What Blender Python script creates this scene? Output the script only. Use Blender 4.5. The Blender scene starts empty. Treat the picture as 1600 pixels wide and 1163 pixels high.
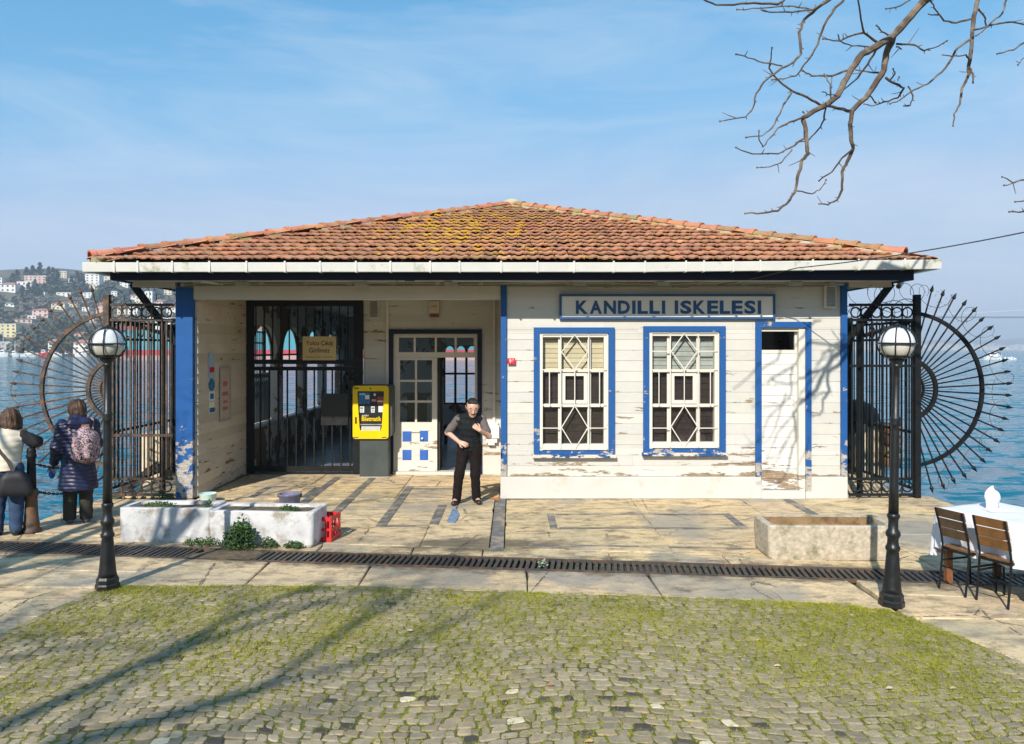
import bpy, bmesh, math, random
import numpy as np
from mathutils import Vector, Matrix, Euler, noise as mnoise

random.seed(11); np.random.seed(11)
R = math.radians
sc = bpy.context.scene
COL = sc.collection

# ---------------------------------------------------------------- camera, light, exposure
EYE, HOR, F = 2.35, 546.5, 1200.0          # eye height (m), horizon row and focal length in photo pixels
cam_d = bpy.data.cameras.new('camera'); cam = bpy.data.objects.new('camera', cam_d); COL.objects.link(cam)
cam.location = (0, 0, EYE); cam.rotation_euler = (R(90), 0, 0)
cam_d.sensor_width = 36; cam_d.lens = 36*F/1600
cam_d.shift_y = -(581.5-HOR)/1600
cam_d.clip_start = .1; cam_d.clip_end = 20000
sc.camera = cam

SUN_AZ, SUN_EL = 19.0, 36.0                # the light travels away from the camera, 19 degrees to the right
w = bpy.data.worlds.new('World'); sc.world = w; w.use_nodes = True
wt = w.node_tree; wn = wt.nodes; wl = wt.links
bg = wn['Background']
sky = wn.new('ShaderNodeTexSky'); sky.sky_type = 'NISHITA'; sky.sun_disc = False
sky.sun_elevation = R(SUN_EL); sky.sun_rotation = R(180+SUN_AZ)
sky.air_density = 1.0; sky.dust_density = 0.0; sky.ozone_density = 6.0
tc = wn.new('ShaderNodeTexCoord')
mp = wn.new('ShaderNodeMapping'); mp.inputs['Scale'].default_value = (1.2, 2.0, 7.0); mp.inputs['Rotation'].default_value = (0, R(9), 0)
n1 = wn.new('ShaderNodeTexNoise'); n1.inputs['Scale'].default_value = 1.7; n1.inputs['Detail'].default_value = 9; n1.inputs['Roughness'].default_value = .62; n1.inputs['Distortion'].default_value = .6
cr = wn.new('ShaderNodeValToRGB'); cr.color_ramp.elements[0].position = .43; cr.color_ramp.elements[1].position = .82
cr.color_ramp.elements[0].color = (0, 0, 0, 1); cr.color_ramp.elements[1].color = (.55, .55, .55, 1)
mx = wn.new('ShaderNodeMixRGB'); mx.inputs[2].default_value = (6.6, 7.3, 8.1, 1)
wl.new(tc.outputs['Generated'], mp.inputs[0]); wl.new(mp.outputs[0], n1.inputs[0]); wl.new(n1.outputs[0], cr.inputs[0])
# the air of that winter day: paler and bluer aloft, less glare at the horizon than the plain model gives
sc1 = wn.new('ShaderNodeVectorMath'); sc1.operation = 'SCALE'; sc1.inputs['Scale'].default_value = .1
cv = wn.new('ShaderNodeRGBCurve')
for ch, pts in ((0,((0,0),(.122,.135),(.19,.29),(.262,.42),(.445,.46),(1,.54))),(1,((0,0),(.247,.40),(.479,.55),(.745,.575),(1,.60))),(2,((0,0),(.497,.70),(.80,.74),(1,.72)))):
    c = cv.mapping.curves[ch]; c.points[0].location = pts[0]; c.points[1].location = pts[-1]
    for p in pts[1:-1]: c.points.new(*p)
cv.mapping.update()
sc2 = wn.new('ShaderNodeVectorMath'); sc2.operation = 'SCALE'; sc2.inputs['Scale'].default_value = 10
wl.new(sky.outputs[0], sc1.inputs[0]); wl.new(sc1.outputs[0], cv.inputs['Color']); wl.new(cv.outputs[0], sc2.inputs[0])
wl.new(cr.outputs[0], mx.inputs[0]); wl.new(sc2.outputs[0], mx.inputs[1]); wl.new(mx.outputs[0], bg.inputs[0])
bg.inputs[1].default_value = 0.10
sun_d = bpy.data.lights.new('sun', 'SUN'); sun_d.energy = 5.0; sun_d.angle = R(.53); sun_d.color = (1, .935, .83)
sun = bpy.data.objects.new('sun', sun_d); COL.objects.link(sun)
LD = Vector((math.sin(R(SUN_AZ))*math.cos(R(SUN_EL)), math.cos(R(SUN_AZ))*math.cos(R(SUN_EL)), -math.sin(R(SUN_EL))))
sun.rotation_euler = LD.to_track_quat('-Z', 'Y').to_euler(); sun.location = (-5, -10, 20)
sc.view_settings.view_transform = 'Standard'; sc.view_settings.look = 'None'
sc.view_settings.exposure = 0.30; sc.view_settings.gamma = 1; sc.view_settings.use_curve_mapping = False
sc.render.engine = 'CYCLES'
sc.cycles.use_denoising = True
sc.cycles.max_bounces = 8; sc.cycles.diffuse_bounces = 3; sc.cycles.transparent_max_bounces = 24; sc.cycles.volume_bounces = 0
sc.cycles.caustics_reflective = False; sc.cycles.caustics_refractive = False

# ---------------------------------------------------------------- helpers
def P(px, py, Y):                          # photo pixel + distance -> place
    return Vector(((px-800)/F*Y, Y, EYE-(py-HOR)/F*Y))
def G(px, py, z=0.0):                      # photo pixel on a level at height z
    Y = (EYE-z)*F/(py-HOR); return Vector(((px-800)/F*Y, Y, z))
def PX(px, Y): return (px-800)/F*Y
def PZ(py, Y): return EYE-(py-HOR)/F*Y

class MB:
    def __init__(s): s.v = []; s.f = []; s.c = None
    def add(s, vs, fs):
        o = len(s.v); s.v += [tuple(p) for p in vs]; s.f += [tuple(i+o for i in f) for f in fs]; return s
    def box(s, x0, x1, y0, y1, z0, z1):
        return s.add([(x0,y0,z0),(x1,y0,z0),(x1,y1,z0),(x0,y1,z0),(x0,y0,z1),(x1,y0,z1),(x1,y1,z1),(x0,y1,z1)],
                     [(0,3,2,1),(4,5,6,7),(0,1,5,4),(1,2,6,5),(2,3,7,6),(3,0,4,7)])
    def bar(s, p, q, wd, ht=None, up=(0,0,1)):       # rectangular bar from p to q
        ht = ht or wd; p = Vector(p); q = Vector(q); d = (q-p).normalized(); up = Vector(up)
        if abs(d.dot(up)) > .98: up = Vector((0,1,0))
        a = d.cross(up).normalized()*wd/2; b = a.cross(d).normalized()*ht/2
        return s.add([p-a-b,p+a-b,p+a+b,p-a+b,q-a-b,q+a-b,q+a+b,q-a+b],
                     [(0,1,2,3),(7,6,5,4),(0,4,5,1),(1,5,6,2),(2,6,7,3),(3,7,4,0)])
    def tube(s, pts, rad, n=6, closed=False, cap=True):
        pts = [Vector(p) for p in pts]; m = len(pts)
        if not hasattr(rad, '__len__'): rad = [rad]*m
        o = len(s.v); ref = None
        for i, p in enumerate(pts):
            if closed: d = pts[(i+1)%m]-pts[i-1]
            else: d = pts[min(i+1,m-1)]-pts[max(i-1,0)]
            d = d.normalized() if d.length > 1e-9 else Vector((0,0,1))
            if ref is None:
                ref = d.orthogonal().normalized()
            ref = (ref-d*ref.dot(d))
            ref = ref.normalized() if ref.length > 1e-6 else d.orthogonal().normalized()
            bb = d.cross(ref)
            for k in range(n):
                a = 2*math.pi*k/n; s.v.append(tuple(p+(ref*math.cos(a)+bb*math.sin(a))*rad[i]))
        for i in range(m if closed else m-1):
            j = (i+1)%m
            for k in range(n):
                l = (k+1)%n; s.f.append((o+i*n+k, o+i*n+l, o+j*n+l, o+j*n+k))
        if cap and not closed:
            s.f.append(tuple(o+k for k in range(n))[::-1]); s.f.append(tuple(o+(m-1)*n+k for k in range(n)))
        return s
    def lathe(s, prof, c=(0,0,0), n=16, rot=0.0):    # prof: (radius, z) from bottom to top
        o = len(s.v); c = Vector(c)
        for r, z in prof:
            for k in range(n):
                a = 2*math.pi*k/n+rot; s.v.append((c.x+r*math.cos(a), c.y+r*math.sin(a), c.z+z))
        for i in range(len(prof)-1):
            for k in range(n):
                l = (k+1)%n; s.f.append((o+i*n+k, o+i*n+l, o+(i+1)*n+l, o+(i+1)*n+k))
        s.f.append(tuple(o+k for k in range(n))[::-1]); s.f.append(tuple(o+(len(prof)-1)*n+k for k in range(n)))
        return s
    def prism(s, poly, axis, a0, a1):                # poly of 2-D points extruded along an axis
        def mk(p, a): return {'x': (a,p[0],p[1]), 'y': (p[0],a,p[1]), 'z': (p[0],p[1],a)}[axis]
        n = len(poly)
        vs = [mk(p,a0) for p in poly]+[mk(p,a1) for p in poly]
        fs = [tuple(range(n))[::-1], tuple(range(n,2*n))]+[(i,(i+1)%n,(i+1)%n+n,i+n) for i in range(n)]
        return s.add(vs, fs)
    def sphere(s, c, r, n=12, m=8, sc=(1,1,1)):
        prof = [(max(1e-4, r*math.sin(math.pi*i/m))*1.0, -r*math.cos(math.pi*i/m)) for i in range(m+1)]
        o = len(s.v); s.lathe(prof, (0,0,0), n)
        for i in range(o, len(s.v)):
            v = s.v[i]; s.v[i] = (c[0]+v[0]*sc[0], c[1]+v[1]*sc[1], c[2]+v[2]*sc[2])
        return s
    def mesh(s, name, smooth=False, recalc=True, org=Vector((0,0,0))):
        me = bpy.data.meshes.new(name)
        vs = np.array(s.v, dtype=float)-np.array(org)
        me.from_pydata(vs.tolist(), [], s.f)
        if recalc:
            b = bmesh.new(); b.from_mesh(me); bmesh.ops.recalc_face_normals(b, faces=b.faces); b.to_mesh(me); b.free()
        if smooth: me.polygons.foreach_set('use_smooth', [True]*len(me.polygons))
        return me
    def build(s, name, mat, parent=None, smooth=False, recalc=True, org=None, tint=None, bevel=0):
        if org is None:
            a = np.array(s.v); lo = a.min(0); hi = a.max(0); org = Vector(((lo[0]+hi[0])/2, (lo[1]+hi[1])/2, lo[2]))
        org = Vector(org)
        o = bpy.data.objects.new(name, s.mesh(name, smooth, recalc, org)); COL.objects.link(o)
        if mat: o.data.materials.append(mat)
        o['w'] = list(org); put(o, org, parent)
        if tint: o.color = (*tint, 1)
        if bevel:
            bv = o.modifiers.new('bevel', 'BEVEL'); bv.width = bevel; bv.segments = 2; bv.limit_method = 'ANGLE'; bv.angle_limit = R(40)
        return o
WL = {}
def put(o, world, parent):
    WL[o.name] = Vector(world)
    if 'w' in o: del o['w']
    if parent is not None:
        o.parent = parent; o.location = Vector(world)-WL[parent.name]
    else: o.location = world
def inst(name, me, world, parent=None, rot=None, scale=None, tint=None):   # another object on shared mesh data
    o = bpy.data.objects.new(name, me); COL.objects.link(o); put(o, world, parent)
    if rot: o.rotation_euler = rot
    if scale: o.scale = scale
    if tint: o.color = (*tint, 1)
    return o
def tag(o, label=None, cat=None, group=None, kind=None):
    if label: o['label'] = label
    if cat: o['category'] = cat
    if group: o['group'] = group
    if kind: o['kind'] = kind
    return o
def empty(name, loc, label, cat, group=None):
    o = bpy.data.objects.new(name, None); COL.objects.link(o); o.empty_display_size = .1
    put(o, Vector(loc), None); return tag(o, label, cat, group)
def copy_tree(o, parent=None):
    c = o.copy(); COL.objects.link(c); WL[c.name] = WL.get(o.name, Vector())
    if parent is not None: c.parent = parent
    for ch in list(o.children): copy_tree(ch, c)
    return c
def wall_cells(u0, u1, v0, v1, holes):               # rectangle minus rectangles -> list of (u0,u1,v0,v1)
    us = sorted({u0,u1,*[min(max(h[i],u0),u1) for h in holes for i in (0,1)]})
    vs = sorted({v0,v1,*[min(max(h[i],v0),v1) for h in holes for i in (2,3)]})
    out = []
    for j in range(len(vs)-1):
        run = None
        for i in range(len(us)-1):
            cu, cv = (us[i]+us[i+1])/2, (vs[j]+vs[j+1])/2
            solid = not any(h[0] < cu < h[1] and h[2] < cv < h[3] for h in holes)
            if solid: run = [run[0], us[i+1]] if run else [us[i], us[i+1]]
            if (not solid or i == len(us)-2) and run:
                out.append((run[0], run[1], vs[j], vs[j+1])); run = None
    return out
def text_mesh(txt, size, depth=.004, bold=0.0, spacing=1.0, align='CENTER'):
    c = bpy.data.curves.new('lettering', 'FONT'); c.body = txt; c.size = size; c.extrude = depth/2; c.offset = bold
    c.align_x = align; c.align_y = 'CENTER'; c.space_character = spacing; c.resolution_u = 3
    t = bpy.data.objects.new('lettering', c); COL.objects.link(t)
    dg = bpy.context.evaluated_depsgraph_get(); dg.update()
    me = bpy.data.meshes.new_from_object(t.evaluated_get(dg)); me.name = 'lettering'
    bpy.data.objects.remove(t); bpy.data.curves.remove(c)
    return me
def text_obj(name, txt, size, mat, world, parent, fit=None, bold=0.0, spacing=1.0, rotz=0.0, depth=.004, tilt=0.0):
    me = text_mesh(txt, size, depth, bold, spacing)
    a = np.array([v.co for v in me.vertices]); lo, hi = a.min(0), a.max(0); cx, cy = (lo+hi)[:2]/2
    sx = sy = 1.0
    if fit: sx = fit[0]/(hi[0]-lo[0]); sy = fit[1]/(hi[1]-lo[1])
    me.transform(Matrix.Diagonal((sx,sy,1,1)) @ Matrix.Translation((-cx,-cy,0)))
    me.materials.clear(); me.materials.append(mat)
    o = bpy.data.objects.new(name, me); COL.objects.link(o); put(o, Vector(world), parent)
    o.rotation_euler = (R(90)+tilt, 0, rotz); return o

# ---------------------------------------------------------------- materials
class NT:
    def __init__(s, name):
        s.m = bpy.data.materials.new(name); s.m.use_nodes = True; s.t = s.m.node_tree
        s.b = s.t.nodes['Principled BSDF']; s.out = s.t.nodes['Material Output']; s._pos = None
    def n(s, typ, ins=None, **props):
        nd = s.t.nodes.new('ShaderNode'+typ)
        for k, v in props.items(): setattr(nd, k, v)
        for k, v in (ins or {}).items(): s.set(nd.inputs[k], v)
        return nd
    def set(s, inp, v):
        if isinstance(v, bpy.types.NodeSocket): s.t.links.new(v, inp)
        elif isinstance(v, tuple) and len(v) == 3 and inp.type == 'RGBA': inp.default_value = (*v, 1)
        else: inp.default_value = v
    def pos(s):
        if not s._pos: s._pos = s.n('NewGeometry').outputs['Position']
        return s._pos
    def noise(s, scale, detail=4, rough=.55, stretch=(1,1,1), off=(0,0,0), dist=0.0):
        mpn = s.n('Mapping', {'Vector': s.pos(), 'Scale': stretch, 'Location': off})
        return s.n('TexNoise', {'Vector': mpn.outputs[0], 'Scale': scale, 'Detail': detail, 'Roughness': rough, 'Distortion': dist}).outputs[0]
    def math(s, op, a, b=0.0, c=0.0, clamp=False):
        nd = s.n('Math', operation=op, use_clamp=clamp); s.set(nd.inputs[0], a); s.set(nd.inputs[1], b); s.set(nd.inputs[2], c); return nd.outputs[0]
    def ramp(s, v, lo, hi, a=0.0, b=1.0):
        nd = s.n('MapRange', {'Value': v, 'From Min': lo, 'From Max': hi, 'To Min': a, 'To Max': b}); return nd.outputs[0]
    def mix(s, f, a, b, mode='MIX'):
        nd = s.n('MixRGB', blend_type=mode); s.set(nd.inputs[0], f); s.set(nd.inputs[1], a); s.set(nd.inputs[2], b); return nd.outputs[0]
    def xyz(s):
        return s.n('SeparateXYZ', {0: s.pos()}).outputs
    def bump(s, h, strength=.3, dist=.01):
        return s.n('Bump', {'Height': h, 'Strength': strength, 'Distance': dist}).outputs[0]
    def objcol(s): return s.n('ObjectInfo').outputs['Color']
    def attr(s, nm='tint'): return s.n('Attribute', attribute_name=nm).outputs['Color']
    def done(s, col=None, rough=None, normal=None, metal=None, **kw):
        for k, v in (('Base Color', col), ('Roughness', rough), ('Normal', normal), ('Metallic', metal)):
            if v is not None: s.set(s.b.inputs[k], v)
        for k, v in kw.items(): s.set(s.b.inputs[k.replace('_', ' ')], v)
        return s.m

def M(name, col, rough=.6, var=.2, scale=6, bump=.15, bscale=60, metal=0.0, objtint=False, dirt=None, dscale=3, damount=.5, bdist=.004, **kw):
    t = NT(name); f = t.noise(scale, 5)
    lo = tuple(c*(1-var) for c in col); hi = tuple(min(1, c*(1+var)) for c in col)
    c = t.mix(t.ramp(f, .3, .7), lo, hi)
    if dirt:
        d = t.noise(dscale, 7, .65, off=(3,7,1)); c = t.mix(t.ramp(d, .62-damount*.3, .72-damount*.2), c, dirt)
    if objtint: c = t.mix(1.0, c, t.objcol(), 'MULTIPLY')
    nrm = t.bump(t.noise(bscale, 4, .6), bump, bdist) if bump else None
    return t.done(c, t.ramp(t.noise(scale*2.3, 3), .3, .7, max(.03, rough-.08), rough+.08), nrm, metal, **kw)

def peel(name, col, under, rough=.5, amount=.38, low=None, stretch=(1,1,5), scale=2.2, objtint=True, grime=.25, lap=None):
    # old paint: patches flaked off to a second colour, more of them near the ground
    t = NT(name); z = t.xyz()[2]
    a = t.noise(scale, 9, .68, stretch, (1.3,.7,2.1)); b = t.noise(scale*.35, 3, .5, (1,1,1.5), (5,2,9))
    v = t.math('ADD', a, t.math('MULTIPLY', t.math('SUBTRACT', b, .5), .35))
    if low: v = t.math('ADD', v, t.ramp(z, low[0], low[1], low[2], 0.0))
    if lap:                                          # rot starts along the lower edge of each lap board
        fr = t.math('FRACT', t.math('DIVIDE', t.math('SUBTRACT', z, lap[0]), lap[1]))
        v = t.math('ADD', v, t.math('MULTIPLY', t.ramp(fr, 0, .35, .075, -.02), 1.0))
        v = t.math('ADD', v, t.math('MULTIPLY', t.math('SUBTRACT', t.noise(21, 5, .7, (1,1,3), (2,8,3)), .5), .16))
    k = t.ramp(v, 1-amount, 1-amount+.02)
    g = t.noise(1.3, 6, .7, (1,1,1.6), (4,4,4))
    base = t.mix(t.ramp(g, .45, .8, 0, grime), col, tuple(c*.55 for c in col))
    base = t.mix(t.ramp(t.noise(9, 4), .35, .75, 0, .12), base, tuple(c*.7 for c in col))
    if objtint: base = t.mix(1.0, base, t.objcol(), 'MULTIPLY')
    u = t.mix(t.ramp(t.noise(11, 5, .6, (1,1,6)), .35, .65), under, tuple(c*.45 for c in under))
    h = t.math('ADD', t.math('MULTIPLY', k, -1.0), t.math('MULTIPLY', t.noise(25, 5, .6, (1,1,5)), .35))
    return t.done(t.mix(k, base, u), t.math('ADD', t.math('MULTIPLY', k, .3), rough), t.bump(h, .6, .005), Specular_IOR_Level=.25)

MW = peel('white board paint', (.61,.60,.565), (.40,.29,.19), amount=.35, low=(.25,1.0,.13), lap=(.35,.1655))
MWIN = peel('white trim paint', (.70,.67,.60), (.45,.34,.24), amount=.30, low=(.6,.95,.12), objtint=False)
MWDIM = peel('aged cream board paint', (.66,.60,.50), (.28,.19,.12), amount=.345, low=(.2,.9,.05), grime=.5, lap=(.02,.165))
MBLUE = peel('blue paint', (.018,.098,.31), (.55,.50,.44), amount=.335, low=(-.1,1.2,.36), stretch=(1,1,1.2), scale=6, objtint=False, grime=.35)
MNAVY = peel('dark navy paint', (.010,.018,.05), (.16,.10,.06), amount=.33, stretch=(1,1,3), scale=1.6, objtint=False)
MPLINTH = M('white rendered plinth', (.59,.58,.545), .6, .05, 3, .12, 40, dirt=(.55,.5,.42), damount=.1)
MSOFFIT = peel('soffit paint', (.62,.57,.48), (.2,.14,.1), amount=.36, stretch=(1,3,1), objtint=False)
MGUTTER = M('white gutter metal', (.63,.62,.58), .4, .05, 4, .05, 30, dirt=(.28,.30,.14), dscale=2.6, damount=.12)
MIRON = M('black iron', (.010,.011,.012), .55, .35, 9, .2, 70, Specular_IOR_Level=.22)
MIRON_OLD = M('rusting dark iron', (.05,.042,.036), .6, .3, 8, .3, 60, dirt=(.16,.085,.045), dscale=7, damount=.55)
MLAMP = M('black lamp paint', (.009,.010,.011), .42, .3, 9, .12, 60)
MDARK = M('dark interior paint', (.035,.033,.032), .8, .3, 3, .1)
MHALL = peel('hall wall paint', (.66,.66,.65), (.24,.16,.10), amount=.42, stretch=(1,1,1), scale=1.6, objtint=False)
MJAMB = peel('arch pier paint', (.72,.71,.69), (.33,.23,.16), amount=.47, stretch=(1,1,.8), scale=1.7, objtint=False, low=(.6,2.6,.04))
MFLOOR = M('hall floor', (.20,.20,.205), .35, .2, 2, .1)
MWIRE = M('wire', (.05,.05,.052), .45, .2, 6, 0)
MWOOD = M('varnished slat wood', (.19,.088,.028), .38, .3, 7, .15, 50)
MWOODD = M('weathered brown slat wood', (.095,.06,.032), .5, .3, 7, .2, 50)
MTABLE = M('brown table wood', (.22,.09,.04), .45, .25, 9, .2, 50)
MCLOTH = M('white tablecloth', (.74,.74,.77), .8, .03, 5, .55, 7, bdist=.02)
MYEL = M('yellow plastic', (.80,.56,.0), .35, .05, 5, .03)
MGREYM = M('dark grey metal cabinet', (.055,.068,.066), .45, .2, 3, .06)
MBLACK = M('black plastic', (.012,.012,.013), .4, .2, 5, .04)
MPAPER = M('paper', (.75,.75,.72), .7, .05, 6, 0)
MSCREENB = M('blue screen print', (.03,.16,.36), .25, .2, 14, 0)
MRED = M('red plastic', (.62,.025,.03), .4, .12, 6, .05)
MREDS = M('red enamel', (.62,.02,.04), .35, .08, 6, 0)
MWHITEP = M('white plastic', (.76,.76,.73), .45, .06, 6, .04)
MGREYV = M('grey louvre', (.36,.37,.37), .6, .1, 6, .05)
MCREAM = M('cream blind', (.74,.66,.46), .7, .08, 6, .05, objtint=True)
MMAROON = M('dark brown shutter boards', (.030,.017,.016), .5, .3, 6, .1, objtint=True)
MSKIN = M('skin', (.62,.37,.27), .5, .1, 14, .05, 90, Subsurface_Weight=.08)
MGLOBE = M('milk glass globe', (.86,.87,.88), .12, .02, 3, 0, Transmission_Weight=.15)
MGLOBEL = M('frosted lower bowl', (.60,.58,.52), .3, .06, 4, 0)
MSOIL = M('planter soil', (.13,.095,.055), .95, .4, 12, .8, 40, bdist=.02)
MMORTAR = M('pale mortar', (.52,.46,.36), .9, .2, 9, .5, 30, dirt=(.40,.33,.12), damount=.7, bdist=.01)
MRUST = M('rusty iron bollard', (.045,.040,.036), .6, .3, 8, .3, 40, dirt=(.17,.085,.04), dscale=5, damount=.65)

def glass_mat():
    t = NT('window glass'); tr = t.n('BsdfTransparent', {'Color': (.95,.95,.94)}); gl = t.n('BsdfGlossy', {'Roughness': .02})
    fr = t.n('LayerWeight', {'Blend': .25}).outputs['Fresnel']
    ms = t.n('MixShader', {0: t.math('ADD', t.math('MULTIPLY', fr, .8), .02), 1: tr.outputs[0], 2: gl.outputs[0]})
    t.t.links.new(ms.outputs[0], t.out.inputs[0]); return t.m
MGLASS = glass_mat()

def tile_mat(src):
    t = NT('clay tile '+src); x, y, z = t.xyz()
    tint = t.objcol() if src == 'single' else t.attr()
    c = t.mix(t.ramp(t.noise(7, 6, .65), .35, .7), (.53,.245,.13), (.38,.195,.112))
    c = t.mix(1.0, c, tint, 'MULTIPLY')
    c = t.mix(t.ramp(t.noise(30, 4, .6), .55, .8, 0, .35), c, (.16,.11,.08))
    # orange lichen, thickest left of the middle of the front slope
    dx = t.math('MULTIPLY', t.math('ADD', x, .95), .42); dz = t.math('MULTIPLY', t.math('SUBTRACT', z, 4.6), .75)
    rr = t.math('SQRT', t.math('ADD', t.math('MULTIPLY', dx, dx), t.math('MULTIPLY', dz, dz)))
    k = t.math('ADD', t.noise(4.2, 8, .72, off=(2.2,0,5)), t.ramp(rr, 0, 1.5, .115, -.09))
    c = t.mix(t.ramp(k, .585, .62), c, t.mix(t.noise(40, 3), (.78,.46,.03), (.55,.34,.04)))
    k2 = t.math('ADD', t.noise(9, 8, .7, off=(7,3,1)), t.ramp(rr, 0, 3.2, .05, -.05))
    c = t.mix(t.ramp(k2, .58, .66, 0, .55), c, (.33,.27,.14))
    return t.done(c, .85, t.bump(t.noise(60, 5, .65), .5, .006))
MTILE1 = tile_mat('single'); MTILEN = tile_mat('joined')
MHIP = M('ridge tile clay', (.50,.20,.11), .8, .25, 5, .4, 40, objtint=True, dirt=(.36,.27,.12), dscale=4, damount=.28)

def stone_mat(src, nm, c0, c1, bumpd=.004):
    t = NT(nm+' '+src); tint = t.objcol() if src == 'single' else t.attr()
    c = t.mix(t.ramp(t.noise(14, 6, .7), .35, .68), c0, c1)
    c = t.mix(t.ramp(t.noise(70, 3), .5, .8, 0, .4), c, tuple(v*.5 for v in c0))
    c = t.mix(1.0, c, tint, 'MULTIPLY')
    return t.done(c, .75, t.bump(t.noise(45, 6, .7), .7, bumpd))
MCOB1 = stone_mat('single', 'cobble granite', (.37,.30,.195), (.25,.208,.138)); MCOBN = stone_mat('joined', 'cobble granite', (.37,.30,.195), (.25,.208,.138))

def flag_mat():
    t = NT('worn flagstone'); x, y, z = t.xyz()
    a = t.noise(.9, 7, .62, (1,1.6,1)); b = t.noise(3.4, 8, .7, (1,2.0,1), (3,1,0)); c3 = t.noise(.55, 4, .6, off=(8,2,0))
    c = t.mix(t.ramp(a, .38, .62), (.75,.56,.32), (.59,.47,.30))
    c = t.mix(t.ramp(b, .46, .62, 0, .8), c, (.24,.185,.12))
    c = t.mix(t.ramp(c3, .53, .62, 0, .75), c, (.31,.29,.25))
    c = t.mix(t.ramp(t.noise(26, 5, .7, (1,2.2,1)), .54, .70, 0, .8), c, (.11,.09,.07))
    st = t.noise(1.6, 8, .72, (1,1.4,1), (6,3,0)); c = t.mix(t.ramp(st, .57, .66, 0, .8), c, (.085,.07,.05))
    vor = t.n('TexVoronoi', {'Vector': t.n('Mapping', {'Vector': t.math('ADD', 0, 0) if 0 else t.pos(), 'Scale': (1,1,0)}).outputs[0], 'Scale': .8}, feature='DISTANCE_TO_EDGE')
    crk = t.math('ADD', vor.outputs['Distance'], t.math('MULTIPLY', t.math('SUBTRACT', t.noise(5, 6, .7), .5), .10))
    ck = t.math('MULTIPLY', t.ramp(t.math('ABSOLUTE', crk), .0, .008, 1.0, 0.0), t.ramp(t.noise(.7, 2, off=(1,9,0)), .48, .56))
    c = t.mix(ck, c, (.06,.05,.04))
    ex = t.math('MULTIPLY', t.math('ADD', x, .35), .62); ey = t.math('MULTIPLY', t.math('SUBTRACT', y, 9.25), 1.9)   # old damp stain between door and drain
    er = t.math('SQRT', t.math('ADD', t.math('MULTIPLY', ex, ex), t.math('MULTIPLY', ey, ey)))
    dk = t.math('ADD', t.ramp(er, .2, 1.3, .42, -.25), t.math('MULTIPLY', t.noise(2.6, 8, .7, (1,1.6,1), (9,1,2)), .9))
    c = t.mix(t.ramp(dk, .52, .72, 0, .8), c, (.085,.07,.05))
    gd = t.math('ABSOLUTE', t.math('SUBTRACT', t.math('ADD', y, t.math('MULTIPLY', x, .118)), 8.46))                  # grime along the drain
    gk = t.math('ADD', t.ramp(gd, .22, .75, .26, -.2), t.math('MULTIPLY', t.noise(3.3, 8, .72, (1,1.3,1), (2,7,2)), .9))
    c = t.mix(t.ramp(gk, .55, .70, 0, .75), c, (.10,.08,.055))
    c = t.mix(1.0, c, t.objcol(), 'MULTIPLY')
    h = t.math('ADD', t.math('MULTIPLY', b, .6), t.math('MULTIPLY', ck, -1.0))
    h = t.math('ADD', h, t.math('MULTIPLY', t.noise(50, 5, .7), .35))
    return t.done(c, t.ramp(c3, .45, .65, .8, .55), t.bump(h, .55, .012))
MFLAG = flag_mat()
MSTRIP = M('dark grey inlay stone', (.125,.125,.13), .6, .3, 4, .3, 40, dirt=(.34,.28,.20), dscale=4, damount=.5)
MGROUND = M('bedding soil', (.075,.062,.045), .95, .4, 6, .8, 30, dirt=(.10,.115,.02), dscale=1.3, damount=.55, bdist=.02)
MBED = M('mossy cobble joints', (.13,.14,.02), .95, .4, 9, .8, 60, dirt=(.075,.06,.04), dscale=2.2, damount=.55, bdist=.01)
MASPH = M('dark trampled ground', (.12,.11,.09), .9, .3, 2, .5, 20)
MQUAY = M('quay wall stone', (.25,.22,.18), .8, .3, 1.5, .6, 12, dirt=(.05,.06,.04), damount=.5, bdist=.03)
def leaf_mat(name, a, b, sc=3):
    t = NT(name); c = t.mix(t.ramp(t.noise(sc, 5, .6), .35, .65), a, b)
    return t.done(c, .7, Subsurface_Weight=0.0)
MMOSS = leaf_mat('moss and short grass', (.34,.325,.008), (.20,.22,.010), 1.6)
MWEED = leaf_mat('weed leaves', (.055,.12,.022), (.03,.07,.014), 9)
MBARK = M('plane tree bark', (.10,.07,.05), .85, .45, 9, .6, 40, dirt=(.21,.17,.13), dscale=6, damount=.5, bdist=.01)
def water_mat():
    t = NT('sea water')
    def slope(scale, stretch, k, off, detail=3):     # wave slopes, read straight off a noise field
        mpn = t.n('Mapping', {'Vector': t.pos(), 'Scale': stretch, 'Location': off})
        c = t.n('TexNoise', {'Vector': mpn.outputs[0], 'Scale': scale, 'Detail': detail, 'Roughness': .6, 'Distortion': .5}).outputs['Color']
        d = t.n('VectorMath', {0: c, 1: (.5,.5,.5)}, operation='SUBTRACT').outputs[0]
        return t.n('VectorMath', {0: d, 1: (k*.7,k,0)}, operation='MULTIPLY').outputs[0]
    v = t.n('VectorMath', {0: slope(.85,(.55,1,1),1.8,(0,0,0)), 1: slope(1.9,(.55,1,1),1.7,(3,1,0))}, operation='ADD').outputs[0]
    wp = t.ramp(t.noise(.035, 4, .6, (.35,1,1), (4,4,0)), .38, .62, .6, 1.15)      # calmer and ruffled patches of wind
    v = t.n('VectorMath', {0: v, 'Scale': wp}, operation='SCALE').outputs[0]
    v = t.n('VectorMath', {0: v, 1: (0,0,1)}, operation='ADD').outputs[0]
    nrm = t.n('VectorMath', {0: v}, operation='NORMALIZE').outputs[0]
    col = t.mix(t.ramp(t.noise(.02, 4, .6, (.4,1,1)), .35, .65), (.004,.11,.165), (.008,.15,.215))
    return t.done(col, .08, nrm, Specular_IOR_Level=.5, IOR=1.33)
MWATER = water_mat()
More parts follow.
